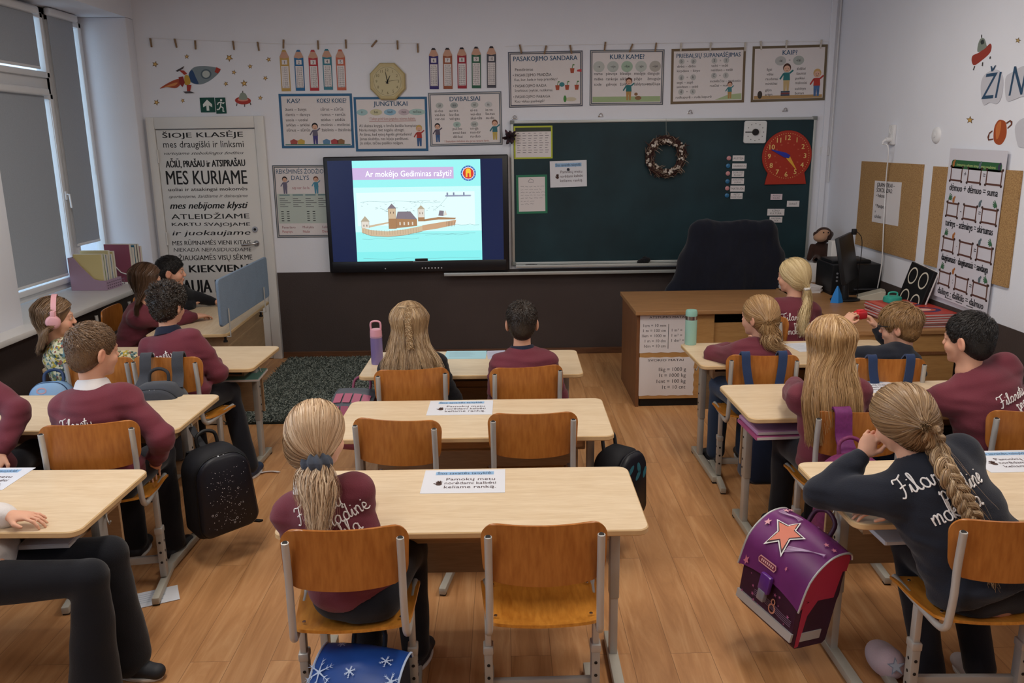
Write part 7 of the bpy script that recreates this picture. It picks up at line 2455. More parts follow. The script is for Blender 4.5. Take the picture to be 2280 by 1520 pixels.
mb.box((.0, -.645, .60), (.60, .012, .02), M_TDS)
mb.build('end_panel', rt)
mb = MB()
mb.box((-.32, .43, .365), (.022, 2.06, .73), M_TDS)
mb.build('side_panel', rt)
def wavy(tl, tr, bl, title, lines, label):
	M, W, H = wall_mtx('front', tl, tr, bl)
	g = lambda p: onY(p[0], p[1], 6.153)
	A, B, C = g(tl), g(tr), g(bl)
	W, H = (B - A).length, (A - C).length
	P = []
	for k in range(60):
		t = k / 60 * 4
		s, q = int(t), t - int(t)
		x, y = [(-.5 + q, .5), (.5, .5 - q), (.5 - q, -.5), (-.5, -.5 + q)][s]
		w = .018 * math.sin(k * 1.9)
		P.append((x * W * (1 + w), y * H * (1 + w)))
	mb = MB()
	mb.prism(P, 0, .0015, M_PAPER)
	mb.text(title, 0, H * .40, H * .055, .002, INKD, w=W * .62, bold=.01)
	for it in lines: mb.text(it[0], it[1] * W, it[2] * H, it[3] * H, .002, INKD, align=it[4])
	if len(lines) > 5: mb.rect(.02 * W, -.40 * H, .028 * W, .25 * H, .002, INKD)
	o = mb.build('measure_chart')
	c = (A + B + C + (B + C - A)) / 4
	o.matrix_world = Matrix(((1, 0, 0, c.x), (0, 0, -1, 6.1535), (0, 1, 0, c.z), (0, 0, 0, 1)))
	tag(o, label, 'chart', 'wavy-edged measure charts')
wavy((1422, 701), (1553, 698), (1418, 786), 'ATSTUMO MATAI', [(s, -.02, .18 - .135 * k, .075, 'R') for k, s in enumerate(('1cm = 10 mm', '1 m = 100 cm', '1km = 1000 m', '1 m = 10 dm', '1dm = 10 cm'))] + [(s, .08, .05 - .135 * k, .075, 'L') for k, s in enumerate(('1 m³ =', '1 m² =', '1 dm² ='))] + [('cm', .36, -.085, .075, 'L')],
	 'wavy white chart headed ATSTUMO MATAI on the teacher desk')
wavy((1418, 794), (1545, 796), (1418, 879), 'SVORIO MATAI', [(s, .36, .14 - .155 * k, .095, 'R') for k, s in enumerate(('1kg = 1000 g', '1t = 1000 kg', '1cnt = 100 kg', '1t = 10 cnt'))],
	 'wavy white chart headed SVORIO MATAI on the teacher desk')
# office chair with a coat over it
oc = empty('office_chair', (1.90, 7.32, 0), 'dark office chair behind the teacher desk, wrapped in a big coat', 'chair')
M_OC = fabric('dark_chair_fabric', '#1c1d22', .2, 200)
mb = MB()
mb.box((0, 0, .46), (.48, .46, .09), M_OC, bevel=.03)
mb.build('seat', oc, smooth=50)
mb = MB()
mb.box((0, -.24, .80), (.44, .06, .52), M_OC, bevel=.025)
mb.build('backrest', oc, smooth=50)
mb = MB()
mb.tube([(0, 0, .08), (0, 0, .42)], .028, M_BLACK, 14)
for k in range(5):
	a = k * 2 * PI / 5
	mb.tube([(0, 0, .10), (.28 * math.cos(a), .28 * math.sin(a), .07)], [.025, .016], M_BLACK, 8)
	mb.sphere((.28 * math.cos(a), .28 * math.sin(a), .03), .03, M_BLACK, 10)
mb.build('base', oc, smooth=50)
s = SDF((1.25, 6.86, .40), (2.6, 7.40, 1.42), .012)
for a, b, ra, rb in (((1.68, 7.08, 1.24), (2.20, 7.08, 1.22), .085, .085), ((1.60, 7.08, 1.0), (2.28, 7.08, 1.0), .10, .10), ((1.50, 7.08, .62), (2.30, 7.08, .62), .10, .10), ((1.68, 7.08, 1.24), (1.45, 7.08, .62), .09, .10), ((2.20, 7.08, 1.22), (2.34, 7.08, .62), .09, .10)):
	s.cone(a, b, ra, rb, .08, (0, 1, 0), .8)
s.ell((1.92, 7.08, .90), (.40, .12, .42), None, .06)
s.wrinkle(.020, 20, 5, (1.7, 1, .45))
s.wrinkle(.009, 45, 6, (1.4, 1, .5))
V_, F_ = s.mesh()
o = np_mesh('coat', V_, F_, fabric('dark_navy_coat_cloth', '#121521', .3, 150, .3), None, None, (1.9, 7.1, .4))
o.location = (1.9, 7.1, .4)
tag(o, 'big dark navy coat draped over the office chair in front of the chalkboard', 'coat')
# monitor
M_MON = flat('#17181b', .45)
mo = empty('monitor', (2.66, 6.42, .76), 'black computer monitor seen edge-on on the side desk, webcam on top', 'monitor')
mr = Euler((0, 0, R(68)))
Rm = mr.to_matrix()
mb = MB()
mb.box((0, 0, 0), (.50, .035, .36), M_MON, bevel=.01, rot=None)
b_ = mb.build('screen', mo, smooth=40, loc=(.0, .02, .33))
b_.rotation_euler = (R(-12), 0, R(57))
mb = MB()
mb.prism(circ(.115, 32, 0, 0, .085), 0, .014, M_MON, bevel=.004)
mb.tube([(0, .0, .01), (0, .015, .20)], [.028, .024], M_MON, 12)
mb.build('stand', mo, smooth=50)
mb = MB()
mb.box((0, 0, 0), (.035, .03, .045), M_MON, bevel=.006)
mb.build('webcam', mo, loc=(.03, .0, .535), smooth=40)
mb = MB()
mb.tube(catmull([(.045, -.0, .54), (.09, .0, .49), (.10, .0, .38), (.10, .02, .20), (.12, .05, .01)], 5), .003, M_BLACK, 6)
mb.build('webcam_cable', mo)
# printer
pr = empty('printer', (2.825, 6.80, .76), 'bulky black printer on the side desk behind the monitor', 'printer')
mb = MB()
mb.box((0, 0, .135), (.40, .36, .23), M_MON, bevel=.012)
mb.box((0, 0, .015), (.38, .32, .03), M_MON)
mb.box((-.02, .02, .26), (.32, .26, .03), M_MON, bevel=.01)
mb.build('case', pr, smooth=40)
mb = MB()
mb.box((.08, -.185, .05), (.20, .03, .012), flat('#3a3b40', .4), bevel=.003)
mb.build('paper_tray', pr)
mb = MB()
for k in range(3): mb.tube([(-.16, -.18, .18 - .03 * k), (-.16, -.184, .18 - .03 * k)], .008, flat('#8f939b', .4), 10)
mb.build('button', pr)
# clutter by the corner
def simple(name, label, cat, loc, group=None, rotz=0): return empty(name, loc, label, cat, group, rotz)
M_MK, M_MKF = fabric('dark_brown_plush', '#3a2620', .25, 160), fabric('beige_plush', '#b08a70', .1, 160)
s = SDF((-.16, -.14, -.02), (.16, .14, .36), .006)
s.ell((0, .0, .07), (.075, .07, .085), None, .03)
s.ell((.02, -.01, .22), (.075, .07, .07), None, .03)
s.cone((.07, 0, .12), (.10, -.05, .02), .024, .022, .02)
s.cone((-.07, 0, .12), (-.11, -.05, .02), .024, .022, .02)
s.cone((.04, -.05, .03), (.07, -.12, .02), .028, .025, .02)
s.cone((-.04, -.05, .03), (-.08, -.12, .02), .028, .025, .02)
s.ell((.095, 0, .225), (.014, .022, .024), None, .01)
s.ell((-.055, 0, .225), (.014, .022, .024), None, .01)
V_, F_ = s.mesh()
mk = np_mesh('plush_monkey', V_, F_, M_MK)
mk.location = (2.80, 7.38, .945)
tag(mk, 'brown plush monkey sitting on a box in the corner', 'soft toy')
s = SDF((-.14, -.16, .12), (.14, .0, .32), .005)
s.ell((-.03, -.065, .205), (.058, .055, .04), None, .02)
s.ell((.005, -.055, .240), (.052, .035, .034), None, .02)
V_, F_ = s.mesh()
np_mesh('muzzle', V_, F_, M_MKF, mk)
mb = MB()
for x in (-.012, .03): mb.sphere((x, -.088, .250), .0075, M_BLACK, 8)
mb.build('eye', mk, smooth=60)
o = simple('storage_box', 'white storage box under the plush monkey', 'box', (2.80, 7.38, .76))
mb = MB()
mb.box((0, 0, .0875), (.26, .24, .175), M_WHITE, bevel=.006)
mb.build('box_body', o)
o = simple('carton', 'white carton with a small red mark beside the plush monkey', 'box', (2.86, 7.15, .76))
mb = MB()
mb.box((0, 0, .19), (.13, .09, .38), M_WHITE, bevel=.004)
mb.build('carton_body', o)
mb = MB()
mb.T = Matrix.Translation((.015, -.0455, .26)) @ Matrix.Rotation(R(90), 4, 'X')
mb.rect(-.03, -.012, .0, .012, .0004, flat('#b0443c', .6))
mb.rect(.01, -.02, .02, .02, .0004, flat('#b0443c', .6))
mb.build('printed_mark', o)
o = simple('cup', 'pale tumbler in front of the white carton', 'cup', (2.78, 7.04, .76))
mb = MB()
mb.lathe([(.028, 0), (.042, .22), (.038, .22), (.026, .01)], flat('#c9bcbc', .3), 20)
mb.build('cup_body', o, smooth=50)
o = simple('small_bottle', 'small clear bottle with a dark cap beside the tumbler', 'bottle', (2.90, 7.03, .76))
mb = MB()
mb.lathe([(.028, 0), (.03, .15), (.022, .19), (.012, .205)], flat('#8f9298', .2), 16)
mb.lathe([(.014, .205), (.014, .235)], M_BLACK, 12)
mb.build('bottle_body', o, smooth=50)
o = simple('paper_stack', 'stack of white papers between girl and printer', 'papers', (2.46, 6.88, .76), rotz=R(8))
mb = MB()
for k in range(6): mb.box((.004 * (k % 3), .003 * (k % 2), .005 + .009 * k), (.22, .30, .008), M_PAPER, rot=Euler((0, 0, R(3 * (k % 3)))))
mb.build('sheets', o)
o = simple('cleaning_pouch', 'bright blue pouch standing at the foot of the monitor', 'pouch', (2.56, 6.33, .76))
mb = MB()
mb.surf([[(-.05, 0, 0), (0, -.035, 0), (.05, 0, 0), (0, .035, 0), (-.05, 0, 0)], [(-.035, 0, .06), (0, -.025, .06), (.035, 0, .06), (0, .025, .06), (-.035, 0, .06)], [(-.006, 0, .13), (0, -.005, .13), (.006, 0, .13), (0, .005, .13), (-.006, 0, .13)]], flat('#1f7ccb', .45))
mb.build('pouch_body', o, smooth=60)
o = simple('desk_phone', 'low pale wedge-shaped device at the wall behind the books', 'device', (2.88, 6.46, .76), rotz=R(-20))
mb = MB()
mb.prism([(-.10, 0), (.10, 0), (.10, .07), (.07, .075), (-.10, .02)], -.08, .08, flat('#b9b3a4', .5), Matrix.Rotation(R(90), 4, 'X'), bevel=.004)
mb.build('casing', o)
o = simple('ring_case', 'black case with four white rings leaning on the right wall', 'case', (2.90, 5.90, .77))
mb = MB()
mb.box((0, 0, .17), (.03, .31, .34), M_BLACK, bevel=.006)
mb.box((.018, 0, .17), (.012, .312, .342), M_WHITE, bevel=.003)
T = Matrix.Translation((-.0155, 0, .17)) @ Matrix(((0, 0, -1, 0), (-1, 0, 0, 0), (0, 1, 0, 0), (0, 0, 0, 1)))
mb.T = T
for sx in (-1, 1):
	for sy in (-1, 1): mb.ring(sx * .072, sy * .082, .056, .062, .011, .001, flat('#c9c2b2', .5))
mb.build('case_body', o)
o.rotation_euler = (R(6), R(14), R(4))
rg = random.Random(2)
M_RBOOK = flat('#b53a2e', .4)
for k in range(6):
	o = simple('textbook', ['lowest', 'second-lowest', 'third', 'fourth', 'fifth', 'topmost'][k] + ' of the red textbooks stacked by the right wall', 'book', (2.80 + rg.uniform(-.008, .008), 5.66 + rg.uniform(-.012, .012), .7605 + k * .0152), 'red textbooks in a stack', R(4 + rg.uniform(-3, 3)))
	mb = MB()
	mb.box((0, 0, .0075), (.38, .52, .0115), flat('#cdbcbc', .7))
	mb.build('pages', o)
	mb = MB()
	mb.box((0, 0, .0008), (.385, .525, .0016), M_RBOOK)
	mb.box((0, 0, .0142), (.385, .525, .0016), M_RBOOK)
	if k == 5:
		for y in (-.11, .12):
			mb.oval(.03, y, .12, .085, .0153, flat('#3a2f5c', .5), 26)
			mb.oval(.03, y, .085, .058, .0156, flat('#c2503c', .5), 22)
			mb.oval(.03, y, .055, .036, .0159, flat('#d8b8a8', .5), 18)
		mb.rect(-.18, -.25, -.13, .25, .0153, flat('#c25a4c', .5))
	mb.build('cover', o)
o = simple('bottle_lid', 'turquoise bottle lid lying on the red textbooks', 'lid', (2.77, 5.86, .853))
mb = MB()
mb.lathe([(.0001, 0), (.062, 0), (.064, .01), (.06, .035), (.045, .042), (.0001, .044)], flat('#2f9c8a', .35), 28)
mb.tube(catmull([(-.03, 0, .04), (-.03, 0, .062), (0, 0, .070), (.03, 0, .062), (.03, 0, .04)], 4), .006, flat('#3fb09c', .35), 8)
mb.build('lid_body', o, smooth=50)
# ================================================================== desk screen, bottles, papers
o = simple('desk_divider', 'grey-blue felt privacy screen clamped to the sideways desk by the door', 'divider', (-1.990, 6.33, .76))
M_FELT = fabric('grey_blue_felt', '#6f8298', .25, 150, .4)
mb = MB()
P = rrect(1.22, .335, .03)
mb.prism([(a, b + .1775) for a, b in P], -.010, .010, M_FELT, Matrix(((0, 0, 1, 0), (1, 0, 0, 0), (0, 1, 0, 0), (0, 0, 0, 1))), bevel=.004)
mb.build('felt_panel', o, smooth=40)
for y in (-.48, .42):
	mb = MB()
	mb.tube([(.022, y, .12), (.022, y, -.02), (.022, y, -.085), (-.03, y, -.085)], .0055, M_LEG2, 8)
	mb.tube([(-.02, y, -.115), (-.02, y, -.086)], .009, M_BLACK, 8)
	mb.tube([(-.02, y, -.125), (-.02, y, -.113)], .016, M_BLACK, 10)
	mb.build('clamp', o, smooth=50)
def bottle(name, label, loc, prof_body, prof_neck, prof_lid, mb_, mn, ml, loop=None):
	o = empty(name, loc, label, 'bottle')
	for nm, pr_, mt in (('body', prof_body, mb_), ('neck', prof_neck, mn), ('lid', prof_lid, ml)):
		if not pr_: continue
		m_ = MB()
		m_.lathe(pr_, mt, 24)
		if nm == 'lid' and loop: m_.tube(catmull(loop, 4), .006, ml, 8)
		m_.build(nm, o, smooth=45)
	return o
M_MINT, M_MINT2 = flat('#9cc4b6', .35), flat('#8fbcae', .3)
bottle('water_bottle', 'mint green steel bottle standing on the desk beside the teacher desk charts', (1.205, 5.30, .70), [(.036, 0), (.038, .01), (.038, .165)], [(.0375, .165), (.0375, .19)], [(.038, .19), (.038, .215), (.034, .228), (.0001, .23)], M_MINT, M_STEEL, M_MINT2)
bottle('water_bottle', 'pink and lilac bottle with a carrying loop beside the girl with the small plait', (-.785, 4.93, .70), [(.036, 0), (.037, .01), (.036, .165)], [(.0365, .165), (.037, .175)], [(.036, .175), (.036, .20), (.034, .215), (.0001, .217)], flat('#7a6b9a', .15, spec=.6), flat('#b58a9e', .3), flat('#d69aa8', .4), [(-.028, 0, .205), (-.030, 0, .245), (-.018, 0, .262), (.018, 0, .262), (.030, 0, .245), (.028, 0, .205)])
def rule_sheet(x, y, rz, label, w=.325, h=.232, txt=True):
	mb = MB()
	mb.box((0, 0, .0006), (w, h, .0012), M_PAPER2)
	if txt: p_rule(mb, w, h, .0016)
	o = mb.build('rule_sheet', loc=(x, y, .7003))
	o.rotation_euler = (0, 0, R(rz))
	tag(o, label, 'paper', 'weekly rule sheets on desks')
rule_sheet(-.175, 3.086, -.4, 'weekly rule sheet on the nearest middle desk beside the ponytail girl')
rule_sheet(-.235, 4.030, -.6, 'weekly rule sheet on the unused second middle desk')
rule_sheet(-2.145, 3.195, -1.5, 'weekly rule sheet on the desk in the bottom corner')
rule_sheet(1.955, 4.285, 1, 'weekly rule sheet right of the long-haired blonde girl', .26)
rule_sheet(2.075, 3.20, 1, 'weekly rule sheet on the desk behind the braid girl')
def plain_sheet(x, y, z, w, h, rz, label, col='#d6dae2'):
	mb = MB()
	mb.box((0, 0, .0006), (w, h, .0012), flat(col, .5))
	for k in range(5): mb.rect(-w * .4, h * (.3 - .13 * k), w * (.1 + .06 * (k % 3)), h * (.3 - .13 * k) + .003, .0016, flat('#8fa3b8', .6))
	o = mb.build('paper_sheet', loc=(x, y, z))
	o.rotation_euler = (0, 0, R(rz))
	tag(o, label, 'paper')
plain_sheet(-.255, 5.11, .7003, .26, .20, -2, 'light blue sheet between the two pupils before the wide screen', '#a9d4e0')
plain_sheet(-.06, 5.10, .7003, .12, .21, 4, 'lilac grey sheet beside the dark-haired boy before the wide screen', '#b9b8cc')
plain_sheet(1.90, 5.17, .7003, .16, .22, 8, 'white drawing sheet beside the girl with the short ponytail')
plain_sheet(-2.22, 5.22, .7003, .16, .20, 15, 'white sheet left of the curly-haired boy')
plain_sheet(-2.22, 4.10, .7003, .17, .14, 20, 'white sheet left of the white-collared boy')
plain_sheet(-1.62, 3.46, .002, .20, .14, 25, 'white sheet lying on the floor under the desk in the bottom corner')
for k, (x, y) in enumerate(((610, 1057), (1620, 1040))):
	pass
c = onZ(600, 1057, 0)
mb = MB()
mb.surf([[(.075 * math.cos(a) - .0, .05 * math.sin(a), .006), (.05 * math.cos(a), .03 * math.sin(a), .010)] for a in np.linspace(.6, 2.9, 12)], M_PAPER, thick=.002)
tag(mb.build('paper_scrap', loc=(c.x, c.y, 0)), 'curved white paper scrap on the floor left of the ponytail girl', 'scrap')
# things on the shelves under the desktops
for x, y, w, d, col, lab in ((1.42, 3.95, .46, .28, '#a8527e', 'pink folder'), (1.40, 3.96, .40, .27, '#b58ab0', 'lilac folder'), (-1.66, 5.10, .24, .26, '#5f8a80', 'teal folder'), (1.46, 2.84, .26, .24, '#c4c6cc', 'white exercise book'), (-1.70, 2.92, .18, .24, '#b9b4b8', 'white exercise book'), (-1.98, 2.90, .26, .24, '#9c3a4a', 'crimson folder'), (-.60, 4.86, .18, .24, '#6f9aa0', 'grey-blue exercise book')):
	z = .584
	if lab == 'lilac folder': z = .604
	mb = MB()
	mb.box((0, 0, .009), (w, d, .018), flat(col, .5), bevel=.003)
	mb.box((.004, -.004, .009), (w - .002, d - .002, .012), flat('#cfc8c4', .7))
	o = mb.build('folder' if 'folder' in lab else 'exercise_book', loc=(x, y, z))
	o.rotation_euler = (0, 0, R(3))
	wh = {1.42: 'lower one on the shelf under the long-haired girl', 1.40: 'upper one on the shelf under the long-haired girl', -1.66: 'on the shelf under the curly-haired boy', 1.46: 'on the shelf under the braid girl', -1.70: 'on the shelf of the desk in the bottom corner', -1.98: 'on the shelf of the desk in the bottom corner', -.60: 'on the shelf under the girl with the small plait'}[x]
	tag(o, lab + ', ' + wh, 'folder' if 'folder' in lab else 'book')
# window sill: magazine files with books
M_LAT = flat('#a48aa0', .5)
def magfile(loc, rz, mt, label, wire=False):
	o = empty('magazine_file', loc, label, 'magazine file', None, R(rz))
	mb = MB()
	w, d, h = .24, .30, .27
	def sidepoly(): return [(-d / 2, 0), (d / 2, 0), (d / 2, h), (d / 2 - .05, h), (d / 2 - .10, h * .75), (-d / 2 + .10, h * .35), (-d / 2 + .05, h * .30), (-d / 2, h * .30)]
	T = Matrix(((0, 0, 1, 0), (1, 0, 0, 0), (0, 1, 0, 0), (0, 0, 0, 1)))
	for s in (-1, 1):
		x = s * w / 2
		mb.prism(sidepoly(), x - .003, x + .003, mt, T) if not wire else mb.tube([(x, q[0], q[1]) for q in sidepoly() + sidepoly()[:1]], .005, mt, 6)
	if not wire:
		mb.box((0, d / 2, h / 2), (w, .006, h), mt)
		mb.box((0, -d / 2, h * .15), (w, .006, h * .30), mt)
		mb.box((0, 0, .003), (w, d, .006), mt)
		for i in range(9):
			for j in range(3): mb.box((-w / 2 + .02 + i * .0325, -d / 2 - .0035, .015 + j * .022), (.018, .001, .010), flat('#6f5a6c', .6))
	else:
		for z in (.008, h * .3): mb.tube([(-w / 2, -d / 2, z), (w / 2, -d / 2, z)], .004, mt, 6)
		for x in (-.1, 0, .1): mb.tube([(x, -d / 2, .004), (x, d / 2, .004), (x, d / 2, h)], .004, mt, 6)
		mb.tube([(-w / 2, d / 2, h), (w / 2, d / 2, h)], .005, mt, 6)
	mb.build('holder', o, smooth=50)
	return o
magfile((-3.44, 7.00, .852), 86, M_LAT, 'lilac lattice magazine file full of books on the window sill')
magfile((-3.36, 7.36, .852), 80, M_WHITE, 'white wire magazine file with books near the wall on the window sill', True)
rg = random.Random(9)
_bc = [('#cfc08a', 'yellow'), ('#6f8a3c', 'green'), ('#2f5f8c', 'blue'), ('#c2b68c', 'cream'), ('#3a6a98', 'sky blue'), ('#b9a870', 'ochre')]
for k, (c, nm) in enumerate(_bc):
	mb = MB()
	h = rg.uniform(.27, .31)
	mb.box((0, 0, h / 2), (.030, .24, h), flat(c, .5), bevel=.002)
	mb.box((0, -.003, h / 2 + .002), (.024, .238, h), flat('#d8d2c4', .7))
	o = mb.build('book', loc=(-3.44 + .003 * k, 6.91 + k * .035, .860))
	o.rotation_euler = (0, 0, R(86))
	tag(o, '%s book standing in the lilac magazine file' % nm, 'book', 'books in the lilac file')
for k, (c, nm) in enumerate([('#8a4a5c', 'plum'), ('#c4c8cc', 'white'), ('#3a6f8a', 'teal blue'), ('#2a2c34', 'black'), ('#b0788a', 'pink')]):
	mb = MB()
	h = rg.uniform(.29, .33)
	mb.box((0, 0, h / 2), (.030, .24, h), flat(c, .5), bevel=.002)
	mb.box((0, -.003, h / 2 + .002), (.024, .238, h), flat('#d8d2c4', .7))
	o = mb.build('book', loc=(-3.36 + .006 * k, 7.28 + k * .038, .860))
	o.rotation_euler = (0, 0, R(80))
	tag(o, '%s book standing in the white wire magazine file' % nm, 'book', 'books in the wire file')
# ================================================================== rug
c = ((-2.08 + -.95) / 2, (5.88 + 7.78) / 2)
M_RUG = flat('#2b332f', .95, noise=.4, scale=120, bump=.4)
o = empty('shag_rug', (c[0], c[1], 0), 'dark grey green shaggy rug in front of the door', 'rug')
mb = MB()
mb.box((0, 0, .008), (1.13, 1.90, .016), M_RUG)
mb.build('backing', o)
rgn = np.random.RandomState(6)
n = 26000
bx = np.stack([rgn.uniform(-.565, .565, n), rgn.uniform(-.95, .95, n), np.full(n, .014)], 1)
dv = rgn.normal(size=(n, 3)) * np.array([.016, .016, .004]) + np.array([0, 0, .020])
t = np.linspace(0, 1, 4)
P = bx[:, None] + dv[:, None] * t[None, :, None] + np.array([0, 0, -.006])[None, None] * (t ** 2)[None, :, None]
m_, nt_, b_ = new_mat('shag_pile')
at = nt_.nodes.new('ShaderNodeAttribute')
at.attribute_name = 'tint'
rp = nt_.nodes.new('ShaderNodeValToRGB')
rp.color_ramp.elements[0].color, rp.color_ramp.elements[1].color = srgb('#39423d'), srgb('#a4aba2')
rp.color_ramp.elements[0].position = .35
nt_.links.new(at.outputs['Fac'], rp.inputs['Fac'])
nt_.links.new(rp.outputs[0], b_.inputs['Base Color'])
b_.inputs['Roughness'].default_value = .95
pile = strands('pile', P, np.array([.0035, .0036, .003, .0012]), m_, o, None, rgn.rand(n))
pile['kind'] = 'stuff'
# ================================================================== bags
def TM(n_, up=(0, 0, 1)):
	"""x across, y away from the front, z up, for a bag whose front looks along n_"""
	y = -Vector(n_).normalized()
	z = Vector(up).normalized()
	x = y.cross(z).normalized()
	z = x.cross(y)
	return Matrix(((x.x, y.x, z.x, 0), (x.y, y.y, z.y, 0), (x.z, y.z, z.z, 0), (0, 0, 0, 1)))
def arch(w, h, r1, r0, taper=.92, n=8):
	"""backpack outline in the x-z plane, bottom at 0"""
	out = []
	for k in range(n + 1):
		a = R(90 * k / n)
		out.append((w / 2 * taper - r1 + r1 * math.cos(a), h - r1 + r1 * math.sin(a)))
	for k in range(n + 1):
		a = R(90 + 90 * k / n)
		out.append((-w / 2 * taper + r1 + r1 * math.cos(a), h - r1 + r1 * math.sin(a)))
	for k in range(n + 1):
		a = R(180 + 90 * k / n)
		out.append((-w / 2 + r0 + r0 * math.cos(a), r0 + r0 * math.sin(a)))
	for k in range(n + 1):
		a = R(270 + 90 * k / n)
		out.append((w / 2 - r0 + r0 * math.cos(a), r0 + r0 * math.sin(a)))
	return out
XZ = Matrix(((1, 0, 0, 0), (0, 0, 1, 0), (0, 1, 0, 0), (0, 0, 0, 1)))
def backpack(name, label, loc, n_, w, h, d, mat, panel, edge, straps=None, handle=True, up=(0, 0, 1), pocket=None, deco=None, group=None):
	o = bpy.data.objects.new(name, None)
	COL.objects.link(o)
	o.matrix_world = Matrix.Translation(loc) @ TM(n_, up)
	tag(o, label, 'bag', group)
	mb = MB()
	mb.prism(arch(w, h, w * .36, .05), -d / 2, d / 2, mat, XZ, bevel=.028)
	mb.build('body', o, smooth=50)
	mb = MB()
	mb.prism([(a * .90, .015 + b * .93) for a, b in arch(w, h, w * .36, .06)], -d / 2 - .03, -d / 2 + .02, panel, XZ, bevel=.014)
	if deco: deco(mb, -d / 2 - .0305)
	mb.build('front_panel', o, smooth=50)
	mb = MB()
	P_ = [(a * .915, -d / 2 - .004, .012 + b * .94) for a, b in arch(w, h, w * .36, .06)]
	mb.tube(P_ + P_[:1], .004, edge, 6)
	mb.build('zip', o, smooth=60)
	for s in (-1, 1):
		mb = MB()
		mb.tube([(s * .012, -d / 2 - .008, h * .965), (s * .02, -d / 2 - .02, h * .93)], .004, M_STEEL, 6)
		mb.build('zip_puller', o)
	if handle:
		mb = MB()
		mb.tube(catmull([(-.05, d / 2 - .03, h - .01), (-.045, d / 2 - .02, h + .045), (0, d / 2 - .015, h + .065), (.045, d / 2 - .02, h + .045), (.05, d / 2 - .03, h - .01)], 4), .009, edge, 8)
		mb.build('handle', o, smooth=60)
	if pocket:
		mb = MB()
		mb.prism(rrect(w * .62, h * .36, .03, 5, 0, h * .30), -d / 2 - .052, -d / 2 - .02, pocket, XZ, bevel=.010)
		mb.build('pocket', o, smooth=50)
	for st in straps or ():
		rows = []
		pts = catmull(st[0], 5)
		for p in pts: rows.append([(p.x - st[1] / 2, p.y, p.z), (p.x, p.y - .004, p.z), (p.x + st[1] / 2, p.y, p.z)])
		mb = MB()
		mb.surf(rows, st[2], thick=.010)
		mb.build('strap', o, smooth=60)
	return o
M_BKB = flat('#12131a', .7, noise=.3, scale=60)
M_BKP = flat('#14151f', .45, noise=.2, scale=40)
M_DOT = flat('#cfcfd6', .5)
def dots(mb, y):
	rg = random.Random(7)
	mb.T = Matrix.Translation((0, y, 0)) @ Matrix.Rotation(R(90), 4, 'X')
	for k in range(170):
		x, z = rg.gauss(0, .07), rg.uniform(.05, .36)
		if abs(x) > .115: continue
		r = rg.choice([.0009, .0012, .0015, .002])
		mb.oval(x, z, r, r, .0004, M_DOT, 8)
	for k in range(6): mb.ring(rg.uniform(-.1, .1), rg.uniform(.06, .34), .0055, .0055, .0014, .0004, M_DOT, 12)
	mb.T = Matrix.Identity(4)
backpack('school_backpack', 'black backpack speckled with white dots hanging beside the white-collared boy', (-1.425, 3.87, .15), (.66, -.75, -.02), .32, .43, .17, M_BKB, M_BKP, M_BLACK,
		 [([(-.07, .09, .41), (-.08, .13, .30), (-.085, .12, .12), (-.06, .10, .05)], .05, M_BKB), ([(.07, .09, .41), (.08, .13, .30), (.085, .12, .12), (.10, .12, -.03), (.20, .02, -.06)], .022, M_BKB), ([(-.02, .04, .42), (-.03, .10, .47), (-.03, .15, .505)], .03, M_BKB)], up=(-.03, -.05, 1), deco=dots)
M_GB = fabric('grey_backpack_cloth', '#3d3f45', .2, 260)
M_GBL = flat('#2a2b30', .7, noise=.2, scale=90)
ch = CHAIRS['L2R']
def gdeco(mb, y):
	mb.T = Matrix.Translation((.095, y, .30)) @ Matrix.Rotation(R(90), 4, 'X')
	mb.prism(rrect(.055, .055, .006), 0, .003, flat('#8d8f94', .5))
	mb.ring(0, 0, .018, .018, .005, .0034, M_GBL, 16)
	mb.T = Matrix.Identity(4)
backpack('school_backpack', 'charcoal grey backpack slung by its straps over the curly boy\'s chair', (-1.885, 4.345, .335), (.09, -1, 0), .33, .43, .15, M_GB, M_GB, M_GBL,
		 [([(s_ * .10, .015, .40), (s_ * .088, .09, .445), (s_ * .085, .105, .50), (s_ * .085, .128, .553), (s_ * .085, .165, .562), (s_ * .085, .195, .52)], .06, M_GB) for s_ in (-1, 1)], deco=gdeco)
o = bottle('water_bottle', 'dark bottle with a blue collar in the grey backpack\'s side pocket', (-2.080, 4.29, .52), [(.034, 0), (.036, .15)], [(.037, .15), (.037, .175)], [(.033, .175), (.034, .21), (.028, .235), (.0001, .24)], flat('#1f2f55', .3), flat('#2f5fb0', .35), M_GBL)
M_NV = fabric('navy_strap_webbing', '#2a3a5c', .15, 300)
for key, x0, col, lab in (('R1L', 1.43, '#26314a', 'navy backpack hung by crossed straps on the chair of the short-ponytail girl'), ('R1R', 2.085, '#26406a', 'blue backpack with pale-edged straps on the chair of the boy in glasses')):
	cy = CHAIRS[key].location.y
	cl = fabric('bag_cloth_' + key, col, .2, 260)
	backpack('school_backpack', lab, (x0, cy - .155, .16), (0, -1, 0), .30, .42, .15, cl, cl, M_GBL,
			 [([(s_ * .045, .03, .42), (s_ * .075, .115, .48), (s_ * .098, .142, .60), (s_ * .103, .150, .672), (s_ * .103, .175, .694), (s_ * .103, .215, .66)], .048, M_NV) for s_ in (-1, 1)])
M_PUR = flat('#6a2a68', .4, noise=.25, scale=12)
M_PURD = flat('#38142f', .5, noise=.3, scale=20)
M_PINK = flat('#b52f52', .45)
M_REFL = flat('#b9b9bb', .3, metal=.2)
